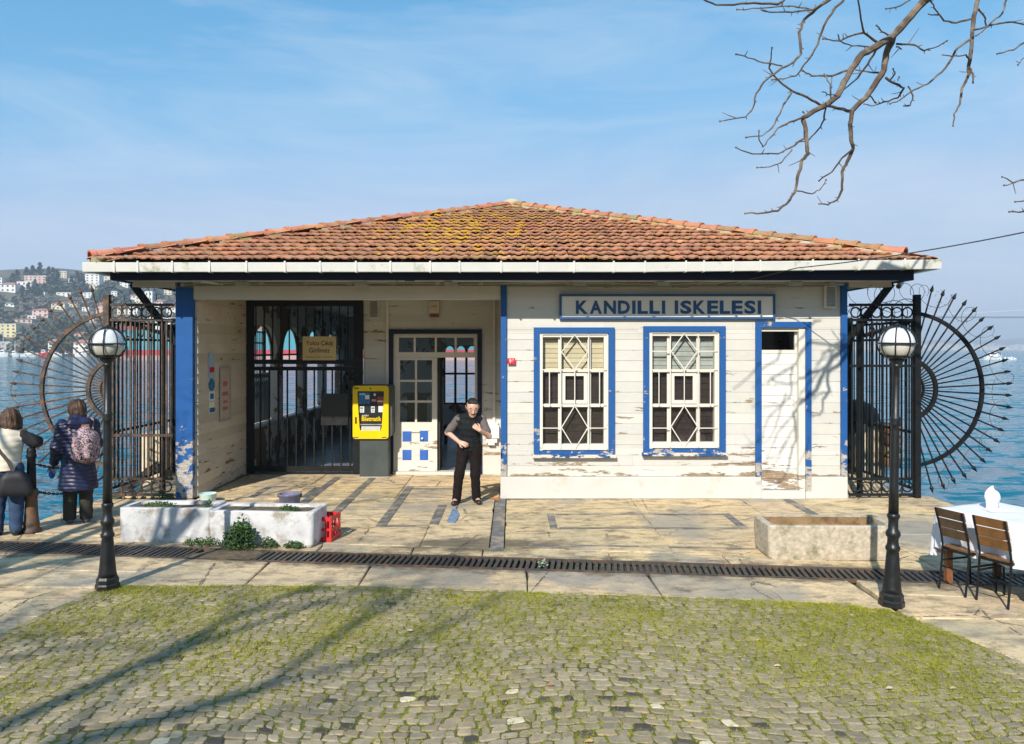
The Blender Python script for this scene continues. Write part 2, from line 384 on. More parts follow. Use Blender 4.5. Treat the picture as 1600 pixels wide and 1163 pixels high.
MFOAM = M('white foam', (.8,.82,.84), .9, .05, 2, .3, 4)
MPUD = NT('puddle water'); MPUD = MPUD.done((.012,.014,.015), .03, None, 0.0)
# ================================================================ SETTING: water, ground, paving
WATER_Z = -1.5
wm = MB(); wm.add([(-2400,-60,WATER_Z),(4400,-60,WATER_Z),(4400,5900,WATER_Z),(-2400,5900,WATER_Z)], [(0,1,2,3)])
tag(wm.build('water', MWATER, org=(0,0,WATER_Z), recalc=False), kind='structure')

# land: a wide shore behind the camera and a square quay that carries the station
quay = [(-40,-40),(40,-40),(40,3.5),(12,5.0),(7.0,8.2),(6.75,12.0),(6.6,12.35),(6.55,23.6),(-6.5,23.6),(-6.5,12.3),(-6.38,11.8),(-6.55,10.6),(-6.9,9.6),(-8.2,8.2),(-14,6),(-40,5)]
g = MB(); g.prism(quay, 'z', -4.0, -.055)
tag(g.build('ground', MGROUND, org=(0,0,-.055)), kind='structure')
gk = MB()
for i in range(len(quay)):
    a, b = Vector((*quay[i],0)), Vector((*quay[(i+1)%len(quay)],0))
    if a.y < 3 and b.y < 3: continue
    gk.bar(a+Vector((0,0,-.6)), b+Vector((0,0,-.6)), .16, .98)
tag(gk.build('quay_wall', MQUAY), kind='structure')

# ---- cobbled square
EDGE = [(-4.42,4.6),(-4.3,5.6),(-4.22,6.4),(-4.12,7.2),(-4.02,7.62),(-2.9,7.66),(-1.72,7.64),(0,7.46),(1.2,7.34),(2.4,7.2),(3.1,7.08),(3.42,6.9),(3.62,6.45),(3.82,5.85),(4.0,5.0),(4.1,3.4),(4.15,-8),(-4.6,-8)]
def inside(poly, x, y):
    c = False; j = len(poly)-1
    for i in range(len(poly)):
        xi, yi = poly[i]; xj, yj = poly[j]
        if (yi > y) != (yj > y) and x < (xj-xi)*(y-yi)/(yj-yi)+xi: c = not c
        j = i
    return c
def top_edge(x):
    pts = [(-9,7.9),(-4.02,7.62),(-2.9,7.66),(-1.72,7.64),(0,7.46),(1.2,7.34),(2.4,7.2),(3.1,7.08),(3.42,6.9),(9,5.6)]
    for (xa,ya),(xb,yb) in zip(pts, pts[1:]):
        if xa <= x <= xb: return ya+(yb-ya)*(x-xa)/(xb-xa)
    return 7
bedd = MB(); bedd.prism([(x,y) for x, y in EDGE], 'z', -.05, -.006)
COB = tag(bedd.build('cobble_pavement', MBED, org=(0,0,-.05)), kind='structure')

def nz(x, y, s, o=0.0): return mnoise.noise(Vector((x*s+o, y*s-o, o*.37)))
du, dv = .096, .079
specials = {}
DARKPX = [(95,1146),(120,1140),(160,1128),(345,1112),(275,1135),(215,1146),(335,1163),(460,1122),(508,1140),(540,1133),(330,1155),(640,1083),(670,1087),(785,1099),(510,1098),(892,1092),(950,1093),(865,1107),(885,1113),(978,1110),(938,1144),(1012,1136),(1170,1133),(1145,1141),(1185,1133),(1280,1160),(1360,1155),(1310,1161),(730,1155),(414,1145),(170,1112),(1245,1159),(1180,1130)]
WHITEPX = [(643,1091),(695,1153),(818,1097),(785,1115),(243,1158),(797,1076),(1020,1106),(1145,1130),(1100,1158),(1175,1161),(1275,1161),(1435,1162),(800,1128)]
def cmap(u, v):
    x = u*du; y = 3.7+v*dv
    y += .085*math.sin(x*2.35+.6*math.sin(y*1.3))+.05*nz(x, y, .9, 3)
    x += .05*nz(x, y, .8, 9)
    return x, y
stones = []
rows = int((7.9-3.7)/dv)
for j in range(rows):
    u = -60+random.random()
    while u < 52:
        wu = random.uniform(.62, 1.42)
        x, y = cmap(u+wu/2, j+.5)
        if inside(EDGE, x, y) and abs(x) < 5.6:
            q = []
            gp = random.uniform(.01, .06)
            for (a, b) in ((0,0),(1,0),(1,1),(0,1)):
                uu = u+wu*(gp if a == 0 else 1-gp)+random.uniform(-.13,.13)
                vv = j+(gp*1.1 if b == 0 else 1-gp*1.1)+random.uniform(-.16,.16)
                q.append(cmap(uu, vv))
            stones.append((q, x, y))
        u += wu
def stone_geo(q, h, mb):
    cx = sum(p[0] for p in q)/4; cy = sum(p[1] for p in q)/4
    k8 = []
    for i in range(4):                               # knock the corners off
        a, b, c = q[i-1], q[i], q[(i+1)%4]; f, g_ = random.uniform(.08,.30), random.uniform(.08,.30)
        k8 += [(b[0]+(a[0]-b[0])*f, b[1]+(a[1]-b[1])*f), (b[0]+(c[0]-b[0])*g_, b[1]+(c[1]-b[1])*g_)]
    q = k8; vs = []
    for k, z in ((1.0,-.045),(1.0,h-.006),(.84,h)):
        vs += [(cx+(p[0]-cx)*k, cy+(p[1]-cy)*k, z+(random.uniform(-.002,.002) if k < 1 else 0)) for p in q]
    fs = [(i,(i+1)%8,(i+1)%8+8,i+8) for i in range(8)]+[(i+8,(i+1)%8+8,(i+1)%8+16,i+16) for i in range(8)]+[tuple(range(16,24))]
    mb.add(vs, fs)
def near_px(x, y, lst, r):
    px, py = 800+x/y*F, HOR+EYE/y*F
    return any(abs(px-a) < r and abs(py-b) < r*.45 for a, b in lst)
info = []
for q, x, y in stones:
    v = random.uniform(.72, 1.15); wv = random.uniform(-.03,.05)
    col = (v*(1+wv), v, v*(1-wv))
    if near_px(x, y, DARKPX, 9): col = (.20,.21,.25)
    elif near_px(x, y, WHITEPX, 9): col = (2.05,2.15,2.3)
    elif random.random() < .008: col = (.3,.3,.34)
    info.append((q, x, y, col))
vis = sorted([i for i, t in enumerate(info) if abs(t[1]) < t[2]*.66+.05 and t[2] > 4.52], key=lambda i: info[i][2])
single = set(vis[:300])
rest = MB(); rcol = []
for i, (q, x, y, col) in enumerate(info):
    h = random.uniform(-.003, .005)
    if i in single:
        m = MB(); stone_geo(q, h, m); o = m.build('cobblestone', MCOB1, COB, recalc=False, tint=col)
    else:
        stone_geo(q, h, rest); rcol += [col]*17
def joined(mb, name, mat, parent, fcol, kind='stuff', smooth=False):
    o = mb.build(name, mat, parent, recalc=False, org=(0,0,0), smooth=smooth)
    at = o.data.attributes.new('tint', 'FLOAT_COLOR', 'FACE')
    at.data.foreach_set('color', np.array([(*c,1) for c in fcol], dtype=np.float32).ravel())
    if kind: o['kind'] = kind
    return o
joined(rest, 'cobblestones', MCOBN, COB, rcol)

# ---- moss and grass in the joints
mo = MB(); rnd = random.Random(5)
def blade(mb, x, y, z, s, h, r):
    for k in range(3):
        a = r.uniform(0, 6.28); b = a+r.uniform(.5,.9); ln = s*r.uniform(.6,1.2); c = (a+b)/2
        mb.add([(x+math.cos(a)*s*.25,y+math.sin(a)*s*.25,z),(x+math.cos(b)*s*.25,y+math.sin(b)*s*.25,z),(x+math.cos(c)*ln,y+math.sin(c)*ln,z+h*r.uniform(.5,1.2))], [(0,1,2)])
def moss_density(x, y):
    d = .60+.55*nz(x, y, .55, 2)+.45*nz(x, y, 1.7, 5)
    d += max(0, (x-.2))*.13+max(0, (y-5.6))*.13-max(0, 5.3-y)*.25
    d -= .25*math.exp(-((x+.3)**2/1.0+(y-5.6)**2/.8))
    return d
for q, x, y, col in info:
    if y < 4.3 or abs(x) > y*.75: continue
    d = moss_density(x, y)
    nb = int(max(0, d)*46*rnd.uniform(.6,1.4)+.7)
    for k in range(nb):
        e = rnd.randrange(4); t = rnd.random(); a, b = q[e], q[(e+1)%4]
        px, py = a[0]+(b[0]-a[0])*t, a[1]+(b[1]-a[1])*t
        cx, cy = (px-x), (py-y); ext = rnd.uniform(.96,1.14)
        if rnd.random() < max(0, d-.5)*.7: ext = rnd.uniform(.5, 1.0)
        blade(mo, x+cx*ext, y+cy*ext, -.008 if ext > .98 else .004, rnd.uniform(.010,.024), rnd.uniform(.008,.02), rnd)
for k in range(150000):
    y = 4.3+3.4*math.sqrt(rnd.random()); x = rnd.uniform(-.72,.72)*y
    if y > top_edge(x)+.02 or not -4.3 < x < 4.0: continue
    d = moss_density(x, y)+.35*nz(x, y, 5.5, 1)
    if d > .68 and rnd.random() < (d-.60)*1.15 and inside(EDGE, x, y): blade(mo, x, y, .002, rnd.uniform(.010,.026), rnd.uniform(.006,.018), rnd)
# thicker grass along the border of the square and round the lamp feet
for k in range(3800):
    x = rnd.uniform(-4.1, 3.6); y = top_edge(x)-abs(rnd.gauss(0,.10))-.01
    if nz(x, y, 1.5, 7) > -.15: blade(mo, x, y, -.008, rnd.uniform(.012,.028), rnd.uniform(.012,.03), rnd)
for cx, cy, n, rr in ((-4.0,7.5,500,.28),(-3.5,7.5,700,.35),(3.3,6.95,500,.3),(2.5,7.1,400,.3)):
    for k in range(n):
        a = rnd.uniform(0,6.28); r_ = rr*math.sqrt(rnd.random()); x, y = cx+r_*1.6*math.cos(a), cy+r_*.5*math.sin(a)
        if inside(EDGE, x, y): blade(mo, x, y, -.005, rnd.uniform(.015,.03), rnd.uniform(.015,.04), rnd)
tag(mo.build('moss', MMOSS, recalc=False, org=(0,0,0)), kind='stuff')

# ---- small litter on the cobbles: dry leaves
LEAFL = {545:'brown dry leaf on the left half of the cobbles below the left planter', 1390:'palest dry leaf on the mossy right side of the cobbles', 1490:'tan dry leaf on the cobbles nearest their right edge', 920:'dark brown dry leaf lying closest to the camera', 640:'pale dry leaf on the cobbles below the drain weeds', 1215:'ochre dry leaf on the mossy cobbles below the stone trough', 860:'reddish dry leaf in the middle of the cobbles near the white stones'}
for (px, py, c) in ((545,1010,(.28,.20,.09)),(1390,1075,(.45,.38,.26)),(1490,1075,(.36,.27,.15)),(920,1158,(.4,.25,.1)),(640,985,(.42,.36,.24)),(1215,1040,(.5,.36,.2)),(860,1070,(.34,.15,.08))):
    p = G(px, py, .02); m = MB(); L = .03
    m.add([(p.x-L,p.y,p.z-.006),(p.x-L*.3,p.y-.014,p.z+.002),(p.x+L*.5,p.y-.010,p.z-.002),(p.x+L,p.y+.008,p.z-.004),(p.x+L*.3,p.y+.018,p.z+.006),(p.x-L*.4,p.y+.014,p.z+.003),(p.x,p.y+.002,p.z-.006)], [(0,1,6),(1,2,6),(2,3,6),(3,4,6),(4,5,6),(5,0,6)])
    o = m.build('dry_leaf', M('dry leaf %d' % px, c, .8, .2, 20, 0), recalc=False)
    tag(o, LEAFL[px], 'leaf', 'dry leaves scattered on the cobbles')

# ---- flagstone paving
def yG(x): return 8.46-.118*x+(.02*math.sin(x*.6))
pav = MB(); pav.box(-6.3,6.5,12.4,23.4,-.05,-.02)
PAVE = tag(pav.build('pavement', MFLAG, org=(0,0,-.05)), kind='structure')
def slab(poly, z=0.0, thick=.05, gap=.007, tint=None, nm='flagstone', mat=None):
    cx = sum(p[0] for p in poly)/len(poly); cy = sum(p[1] for p in poly)/len(poly)
    q = []
    for p in poly:
        d = Vector((p[0]-cx, p[1]-cy)); l = d.length; d = d*(max(.05, l-gap*.85)/l); q.append((cx+d.x, cy+d.y))
    if mat is None:                                  # chipped, wandering edges
        qq = []
        for i in range(len(q)):
            a, b = Vector(q[i]), Vector(q[(i+1)%len(q)]); e = b-a; k = max(2, int(e.length/.16)); nn = Vector((-e.y,e.x)).normalized()
            for j in range(k):
                p = a+e*(j/k)
                if j: p = p+nn*(.007*nz(p.x*6,p.y*6,1,i)-(.018 if random.random() < .05 else 0)*(1 if (Vector((cx,cy))-p).dot(nn) < 0 else -1))
                qq.append((p.x,p.y))
        q = qq
    n = len(q); cc = Vector((cx,cy))
    tl = (random.uniform(-.006,.006), random.uniform(-.004,.004)) if mat is None else (0,0)
    def zz(p): return z+tl[0]*(p[0]-cx)+tl[1]*(p[1]-cy)
    vs = [(p[0],p[1],z-thick) for p in q]+[(p[0],p[1],zz(p)-.008) for p in q]
    inn = [cc+(Vector(p)-cc)*(1-.010/max(.1,(Vector(p)-cc).length)) for p in q]
    vs += [(p[0],p[1],zz(p)) for p in inn]
    fs = [(i,(i+1)%n,(i+1)%n+n,i+n) for i in range(n)]+[(i+n,(i+1)%n+n,(i+1)%n+2*n,i+2*n) for i in range(n)]+[tuple(range(2*n,3*n))]
    m = MB(); m.add(vs, fs)
    v = random.uniform(.93, 1.06)
    return m.build(nm, mat or MFLAG, PAVE, recalc=True, tint=tint or (v*random.uniform(.98,1.03), v, v*random.uniform(.94,1.02)))
HG = .235                                           # half width of the drain
# band between cobbles and drain
x = -3.98
while x < 3.4:
    wd = random.uniform(.9, 1.7); x2 = min(x+wd, 3.45); sk = random.uniform(-.12,.12)
    if x2-x > .15:
        e1, e2 = top_edge(x), top_edge(x2); em = top_edge((x+x2)/2)
        slab([(x,e1),((x+x2)/2,em),(x2,e2),(x2+sk*.3,yG(x2)-HG-.01),(x+0,yG(x)-HG-.01)], -.002+random.uniform(-.004,.003))
    x = x2
# left apron
def apron(xa, xb, fy0, fy1, n, skew=.0):
    ys = [k/n for k in range(n+1)]
    for a, b in zip(ys, ys[1:]):
        xs = [xa]; 
        while xs[-1] < xb-1.6: xs.append(xs[-1]+random.uniform(1.4,2.6))
        if xb-xs[-1] > .1: xs.append(xb)
        for u0, u1 in zip(xs, xs[1:]):
            l = lambda u, k: (u, fy0(u)+(fy1(u)-fy0(u))*k)
            slab([l(u0,a),l(u1,a),l(u1,b),l(u0,b)], random.uniform(-.006,.003))
def edge_x_left(y):
    pts = [(4.0,-4.45),(4.6,-4.42),(5.6,-4.3),(6.4,-4.22),(7.2,-4.12),(7.62,-4.02),(9,-4.0)]
    for (ya,xa),(yb,xb) in zip(pts, pts[1:]):
        if ya <= y <= yb: return xa+(xb-xa)*(y-ya)/(yb-ya)
    return -4.4
def edge_x_right(y):
    pts = [(3.0,4.12),(5.0,4.0),(5.85,3.82),(6.45,3.62),(6.9,3.42),(7.05,3.2),(9,3.2)]
    for (ya,xa),(yb,xb) in zip(pts, pts[1:]):
        if ya <= y <= yb: return xa+(xb-xa)*(y-ya)/(yb-ya)
    return 4.1
ys = [3.6,4.6,5.45,6.2,6.85,7.3,7.62]
for y0, y1 in zip(ys, ys[1:]):
    xs = [-8.5,-7.2,-5.9+random.uniform(-.3,.3)]
    for u0, u1 in zip(xs, xs[1:]): slab([(u0,y0+.15),(u1,y0),(u1,y1),(u0,y1+.15)], random.uniform(-.006,.003))
    slab([(xs[-1],y0),(edge_x_left(y0),y0-.1),(edge_x_left(y1),y1-.1),(xs[-1],y1)], random.uniform(-.006,.003))
for u0, u1 in ((-8.5,-7.3),(-7.3,-6.0),(-6.0,-4.9),(-4.9,-3.95)):
    slab([(u0,7.75 if u0 < -6 else 7.62),(u1,7.62 if u1 > -4 else 7.64),(u1,yG(u1)-HG-.55),(u0,yG(u0)-HG-.6)], -.004)
    slab([(u0,yG(u0)-HG-.6),(u1,yG(u1)-HG-.55),(u1,yG(u1)-HG-.01),(u0,yG(u0)-HG-.01)], 0)
ys = [3.2,4.4,5.3,6.1,6.7]
for y0, y1 in zip(ys, ys[1:]):
    xs = [5.1+random.uniform(-.3,.3),6.4,7.6]
    slab([(edge_x_right(y0),y0),(xs[0],y0),(xs[0],y1),(edge_x_right(y1),y1)], random.uniform(-.005,.002))
    for u0, u1 in zip(xs, xs[1:]): slab([(u0,y0),(u1,y0),(u1,y1),(u0,y1)], random.uniform(-.005,.002))
for u0, u1 in ((3.5,4.7),(4.7,5.9),(5.9,7.0)):
    slab([(u0,6.75),(u1,6.7),(u1,yG(u1)-HG-.42),(u0,yG(u0)-HG-.42)], -.003)
    slab([(u0,yG(u0)-HG-.42),(u1,yG(u1)-HG-.42),(u1,yG(u1)-HG-.01),(u0,yG(u0)-HG-.01)], 0)
# kerb row behind the drain, then the big concrete fields in front of the station
x = -8.2
while x < 6.7:
    wd = random.uniform(.8,1.5); x2 = min(x+wd, 6.8); slab([(x,yG(x)+HG+.01),(x2,yG(x2)+HG+.01),(x2,yG(x2)+HG+.36),(x,yG(x)+HG+.38)], random.uniform(-.006,.002)); x = x2
k0 = lambda u: yG(u)+HG+.38
apron(-6.5, -5.0, k0, lambda u: 12.1, 2); apron(-5.0, -3.4, k0, lambda u: 12.1, 1); apron(-3.4, -.27, k0, lambda u: 12.1, 2)
apron(-.09, 4.2, k0, lambda u: 12.12, 1); apron(4.2, 4.6, k0, lambda u: 12.12, 1); apron(4.6, 6.7, k0, lambda u: 12.3, 3)
slab([(-8.2,9.85),(-6.5,9.6),(-6.5,10.3),(-6.75,10.3)], 0)
for u0, u1 in ((-4.98,-3.5),(-3.5,-1.85),(-1.85,-.2)):
    for a, b in ((12.12,13.3),(13.3,14.48)): slab([(u0,a),(u1,a),(u1,b),(u0,b)], random.uniform(-.003,.002))
# dark inlay strips, 4 mm proud of the field they are set in
def strip(pts, wd, nm='inlay_strip'):
    for a, b in zip(pts, pts[1:]):
        m = MB(); m.bar((a[0],a[1],-.012), (b[0],b[1],-.012), wd, .034); m.build(nm, MSTRIP, PAVE)
strip([(-.18,8.95),(-.18,12.09)], .16)
for X, a, b in ((-2.55,10.1,14.05),(-3.2,10.75,14.1),(-1.75,10.2,13.2),(-1.05,10.3,11.6)): strip([(X,a),(X,b)], .13)
strip([(-1.68,10.22),(-1.12,10.22)], .07); strip([(-1.68,12.95),(-.9,12.95)], .07)
strip([(-4.15,12.2),(-4.15,13.1)], .10); strip([(-4.09,13.15),(-3.37,13.15)], .06); strip([(-3.31,12.2),(-3.31,13.1)], .10)
strip([(.62,10.95),(3.0,10.95)], .07); strip([(.62,10.1),(3.0,10.1)], .07); strip([(.55,10.05),(.55,11.0)], .10); strip([(3.06,10.05),(3.06,11.0)], .10)
strip([(4.3,8.9),(4.3,12.05)], .14); strip([(.2,9.25),(2.9,9.05)], .06)
# thin flat pale blue piece by the doorman's feet
m = MB(); p = [G(x,y) for x,y in ((698,817),(711,818),(718,806),(714,797),(707,796))]
m.prism([(q.x,q.y) for q in p], 'z', .008, .013)
tag(m.build('floor_patch', M('pale blue patch',(.20,.30,.44),.3,.3,14,.3,40)), 'flat pale blue patch on the paving in front of the standing man', 'cloth')

# ---- drain with its grating bars
MGRATE = M('worn grate iron', (.065,.060,.054), .5, .35, 9, .3, 60, metal=.3, dirt=(.13,.08,.05), dscale=6, damount=.25)
DR = empty('drain_grate', (0,yG(0),-.03), 'long dark iron drain grating crossing the pavement in front of the station', 'drain')
m = MB()
xs = np.linspace(-7.2, 6.6, 24)
for a, b in zip(xs, xs[1:]): m.bar((a,yG(a),-.20), (b,yG(b),-.20), 2*HG-.06, .02)
m.build('channel', MDARK, DR)
m = MB()
for sgn in (-1,1):
    for a, b in zip(xs, xs[1:]): m.bar((a,yG(a)+sgn*(HG-.025),-.016), (b,yG(b)+sgn*(HG-.025),-.016), .04, .034)
m.build('grate_frame', MIRON_OLD, DR)
bm_ = MB(); bm_.box(-.019,.019,-(HG-.048),HG-.048,-.02,.02); bar_me = bm_.mesh('grating_bar'); bar_me.materials.append(MGRATE)
n = 198
for i in range(n):
    x = -7.0+13.4*i/n
    if -3.62 < x < -2.92: continue
    sl = -.118
    inst('grating_bar', bar_me, (x, yG(x), -.021+random.uniform(-.004,.002)), DR, rot=(0, random.uniform(-.05,.05), math.atan(sl)+random.uniform(-.02,.02)))
# silted stretch where the weeds grow
m = MB()
pts = [(-3.27+math.cos(a)*.42*(1+.25*nz(math.cos(a),math.sin(a),2,1)), yG(-3.27)-.02+math.sin(a)*.27*(1+.3*nz(math.cos(a),math.sin(a),2,6))) for a in [k*6.283/26 for k in range(26)]]
m.add([(p[0],p[1],-.01) for p in pts]+[(-3.27,yG(-3.27),.022)], [(i,(i+1)%26,26) for i in range(26)])
tag(m.build('soil', MSOIL, recalc=False, smooth=True), kind='structure')
# ================================================================ THE STATION
YF, YB, YEND = 12.13, 14.5, 23.1
XL, XM, XR = -5.307, -.172, 5.28
ZT = 3.36
ST = empty('station_building', (0,17.4,0), 'low white timber ferry station with blue trim and a mossy red tiled hip roof', 'building')

def board_run(parent, mat, axis, a0, a1, z0, z1, pitch, face, holes, out, maxlen=3.4, tilt=.004, nm='board', tint=(.93,1.05)):
    """lap boards on a wall: axis 'x' (wall plane y=face) or 'y' (wall plane x=face); out = outward sign"""
    n = int(round((z1-z0)/pitch)); ph = (z1-z0)/n
    for r in range(n):
        za, zb = z0+r*ph, z0+(r+1)*ph
        for (u0,u1,va,vb) in wall_cells(a0, a1, za, zb, holes):
            if vb-va < .012: continue
            cuts = [u0]
            while u1-cuts[-1] > maxlen: cuts.append(cuts[-1]+random.uniform(maxlen*.45, maxlen*.85))
            cuts.append(u1)
            for c0, c1 in zip(cuts, cuts[1:]):
                m = MB(); th = .016; f = face
                bo = f+out*(th+tilt*(1-(va-za)/ph)+random.uniform(0,.003)); to = f+out*(th+tilt*(1-(vb-za)/ph)); bk = f+out*.002
                lo, hi = va+.0004, vb-.0004
                pts = [(bk,lo),(bo,lo),(bo-out*.0,lo+.004),(to,hi),(bk,hi)]
                if axis == 'x': m.prism([(y,z) for y,z in pts], 'x', c0+.001, c1-.001)
                else: m.prism([(x,z) for x,z in pts], 'y', c0+.001, c1-.001)
                v = random.uniform(*tint)
                m.build(nm, mat, parent, tint=(v,v*random.uniform(.985,1.0),v*random.uniform(.95,1.0)))

# ---- front block, wall with openings
W1 = (PX(843,YF), PX(951,YF), PZ(704,YF), PZ(521,YF)); W2 = (PX(1014,YF), PX(1124,YF), PZ(701,YF), PZ(519,YF))
D1 = (PX(1189,YF), PX(1258,YF), .0, PZ(512,YF))
YW = YF+.03
fw = MB()
for (a,b,c,d) in wall_cells(XM+.02, XR-.02, 0, ZT, [W1, W2, D1]): fw.box(a,b,YW,YW+.14,c,d)
FW = fw.build('front_wall', MPLINTH, ST)
board_run(FW, MW, 'x', XM+.09, XR-.09, .35, ZT-.02, .167, YW, [W1, W2, D1], -1)
pl = MB(); pl.box(XM-.01, D1[0]-.004, YF-.03, YF+.02, 0, .345); pl.box(D1[1]+.004, XR+.01, YF-.03, YF+.02, 0, .345)
pl.build('plinth', MPLINTH, ST, bevel=.006)
for x0, x1 in ((XM-.005,XM+.088),(XR-.088,XR+.005)):
    m = MB(); m.box(x0,x1,YF-.028,YF+.10,.347,ZT); m.build('corner_board', MBLUE, ST)
# remaining outer walls
m = MB()
m.box(XR-.16,XR-.02,YW+.142,YEND,0,ZT)
m.build('side_wall', MWDIM, ST)
m = MB(); m.box(XM+.02,XM+.14,YW+.142,YEND,0,ZT); PW = m.build('partition_wall', MWDIM, ST)
board_run(PW, MW, 'y', YF+.10, YB-.02, .0, ZT-.1, .15, XM+.02, [], -1)
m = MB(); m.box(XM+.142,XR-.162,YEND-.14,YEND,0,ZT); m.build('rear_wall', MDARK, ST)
m = MB(); m.box(-5.2,XR-.165,12.2,YEND-.15,3.362,3.40); m.build('ceiling', MSOFFIT, ST)
m = MB(); m.box(-4.97,XR-.165,14.55,YEND-.15,-.018,.012); m.build('hall_floor', MFLOOR, ST)

# ---- windows
MSILL = peel('worn sill paint', (.62,.58,.52), (.03,.11,.32), amount=.47, stretch=(1,1,2), scale=5, objtint=False)
def window(w, blind_split, pale, nm_lab):
    x0,x1,z0,z1 = w; t = .092
    m = MB(); yo, yi = YF-.035, YF+.025
    m.box(x0-t,x0,yo,yi,z0-.06,z1+t); m.box(x1,x1+t,yo,yi,z0-.06,z1+t); m.box(x0,x1,yo,yi,z1,z1+t)
    W = m.build('window', MBLUE, ST); W['label'] = nm_lab
    m = MB(); m.box(x0-t-.02,x1+t+.02,yo-.05,yi,z0-.112,z0-.062); m.build('window_sill', MSILL, W, bevel=.006)
    m = MB(); m.box(x0,x1,yo+.012,yi,z0-.06,z0-.004); m.build('sill_board', MBLUE, W)
    m = MB(); m.box(x0,x1,YW+.10,YW+.141,z0,z0+.004)
    m = MB()                                        # inner white frame and sash
    ya, yb = YF+.052, YF+.10
    m.box(x0+.001,x0+.05,YF-.02,YF+.12,z0,z1); m.box(x1-.075,x1-.001,YF-.0,YF+.12,z0,z1); m.box(x0+.05,x1-.075,YF-.0,YF+.12,z1-.06,z1-.001)
    m.box(x0+.05,x1-.075,YF+.0,YF+.12,z0+.001,z0+.10)
    m.build('window_frame', MWIN, W)
    sx0, sx1 = x0+.05, x1-.075; sz0, sz1 = z0+.10, z1-.06
    zr1, zr2 = PZ(634,YF), PZ(580,YF)
    c1, c2 = x0+.325, x0+.79
    m = MB()
    for c in (c1, c2): m.box(c-.028,c+.028,ya,yb,sz0,sz1)
    for zr in (zr1, zr2):
        for (a,b) in ((sx0,c1-.028),(c1+.028,c2-.028),(c2+.028,sx1)): m.box(a,b,ya+.003,yb-.003,zr-.026,zr+.026)
    # opening light in the middle of the second row
    a,b,c,d = c1+.03,c2-.03,zr1+.028,zr2-.028
    m.box(a,a+.055,ya-.012,yb-.01,c,d); m.box(b-.055,b,ya-.012,yb-.01,c,d); m.box(a+.055,b-.055,ya-.012,yb-.01,c,c+.055); m.box(a+.055,b-.055,ya-.012,yb-.01,d-.05,d)
    m.build('sash', MWIN, W)
    for (a,b) in ((sx0,c1-.026),(c1+.026,c2-.026),(c2+.026,sx1)):
        for (c,d) in ((sz0,zr1-.024),(zr1+.024,zr2-.024),(zr2+.024,sz1)):
            m = MB(); m.box(a,b,ya+.02,ya+.024,c,d); m.build('pane', MGLASS, W)
    # boards and blind hung behind the glass
    z = sz0-.02
    while z < sz1+.02:
        up = z > blind_split-.02; h = .075 if up else .105
        m = MB(); m.prism([(yb+.03,z),(yb+.016,z),(yb+.022,z+h-.006),(yb+.03,z+h-.006)], 'x', sx0-.03, sx1+.03)
        v = random.uniform(.85,1.15)
        m.build('blind_slat', pale if up else MMAROON, W, tint=(v,v,v)); z += h
    m = MB(); m.box(x0-.1,x1+.1,yb+.032,yb+.05,z0-.03,z1+.03); m.build('shutter_back', MMAROON, W)
    # iron grille on the outside
    gy = YF-.012; g1, g2 = x0+.335, x0+.775; gc = (g1+g2)/2; zt, zb = z1-.012, z0+.02
    def gb(p, q, s=.017): m = MB(); m.bar((p[0],gy,p[1]),(q[0],gy,q[1]), s, s, up=(0,1,0)); m.build('grille_bar', MWIN, W)
    for gx in (g1, g2, x0+.02, x1-.02): gb((gx,zb),(gx,zt))
    for zr in (zr2+.02, zr1+.01): gb((x0+.03,zr),(g1-.01,zr)); gb((g1+.01,zr),(g2-.01,zr)); gb((g2+.01,zr),(x1-.03,zr))
    gb((x0+.03,PZ(669,YF)),(g1-.01,PZ(669,YF)),.014); gb((g2+.01,PZ(669,YF)),(x1-.03,PZ(669,YF)),.014)
    if pale is not MCREAM: gb((x0+.03,PZ(549,YF)),(g1-.01,PZ(549,YF)),.014); gb((g2+.01,PZ(549,YF)),(x1-.03,PZ(549,YF)),.014)
    for gx in (x0+.155, x1-.145, gc): gb((gx,zr1+.02),(gx,zr2+.01),.014)
    for lo, hi in ((zr2+.03, zt-.01), (zb, zr1)):
        mid = (lo+hi)/2
        for p, q in (((gc,hi),(g1+.012,mid)),((gc,hi),(g2-.012,mid)),((g1+.012,mid),(gc,lo)),((g2-.012,mid),(gc,lo))): gb(p, q, .015)
    gb((x0+.02,zb),(x1-.02,zb)); gb((x0+.02,zt),(x1-.02,zt))
MGREENB = M('grey green blind', (.42,.46,.44), .7, .15, 6, .05, objtint=True)
window(W1, PZ(580,YF), MCREAM, 'window with a cream blind in its upper third')
window(W2, PZ(580,YF), MGREENB, 'window with a grey blind in its upper third')

# ---- small white side door
x0,x1,z0,z1 = D1
m = MB(); t = .09; yo, yi = YF-.035, YF+.025
m.box(x0-t,x0,yo,yi,.347,z1+t); m.box(x1,x1+t,yo,yi,.12,z1+t); m.box(x0,x1,yo,yi,z1,z1+t)
DS = m.build('door_frame', MBLUE, ST)
m = MB(); m.box(x0,x0+.012,YF+.0,YF+.17,.12,z1); m.box(x1-.10,x1,YF+.0,YF+.17,.12,z1); m.box(x0+.012,x1-.10,YF+.02,YF+.17,z1-.06,z1)
m.build('door_reveal', MWIN, DS)
m = MB(); m.box(x0,x1,YF-.02,YF+.3,-.01,.12); m.build('door_step', MPLINTH, DS, bevel=.01)
dl, drr = x0+.012, x1-.10
zt0, zt1 = PZ(547,YF), PZ(517,YF)
DW = peel('door board paint', (.76,.74,.70), (.42,.31,.21), amount=.345, low=(.12,.9,.16))
n = 13
for k in range(n):
    za = .125+(zt0-.06-.125)*k/n; zb = .125+(zt0-.06-.125)*(k+1)/n
    m = MB(); m.box(dl,drr,YF+.10+(k%2)*.002,YF+.14,za+.002,zb-.003); m.build('door_board', DW, DS)
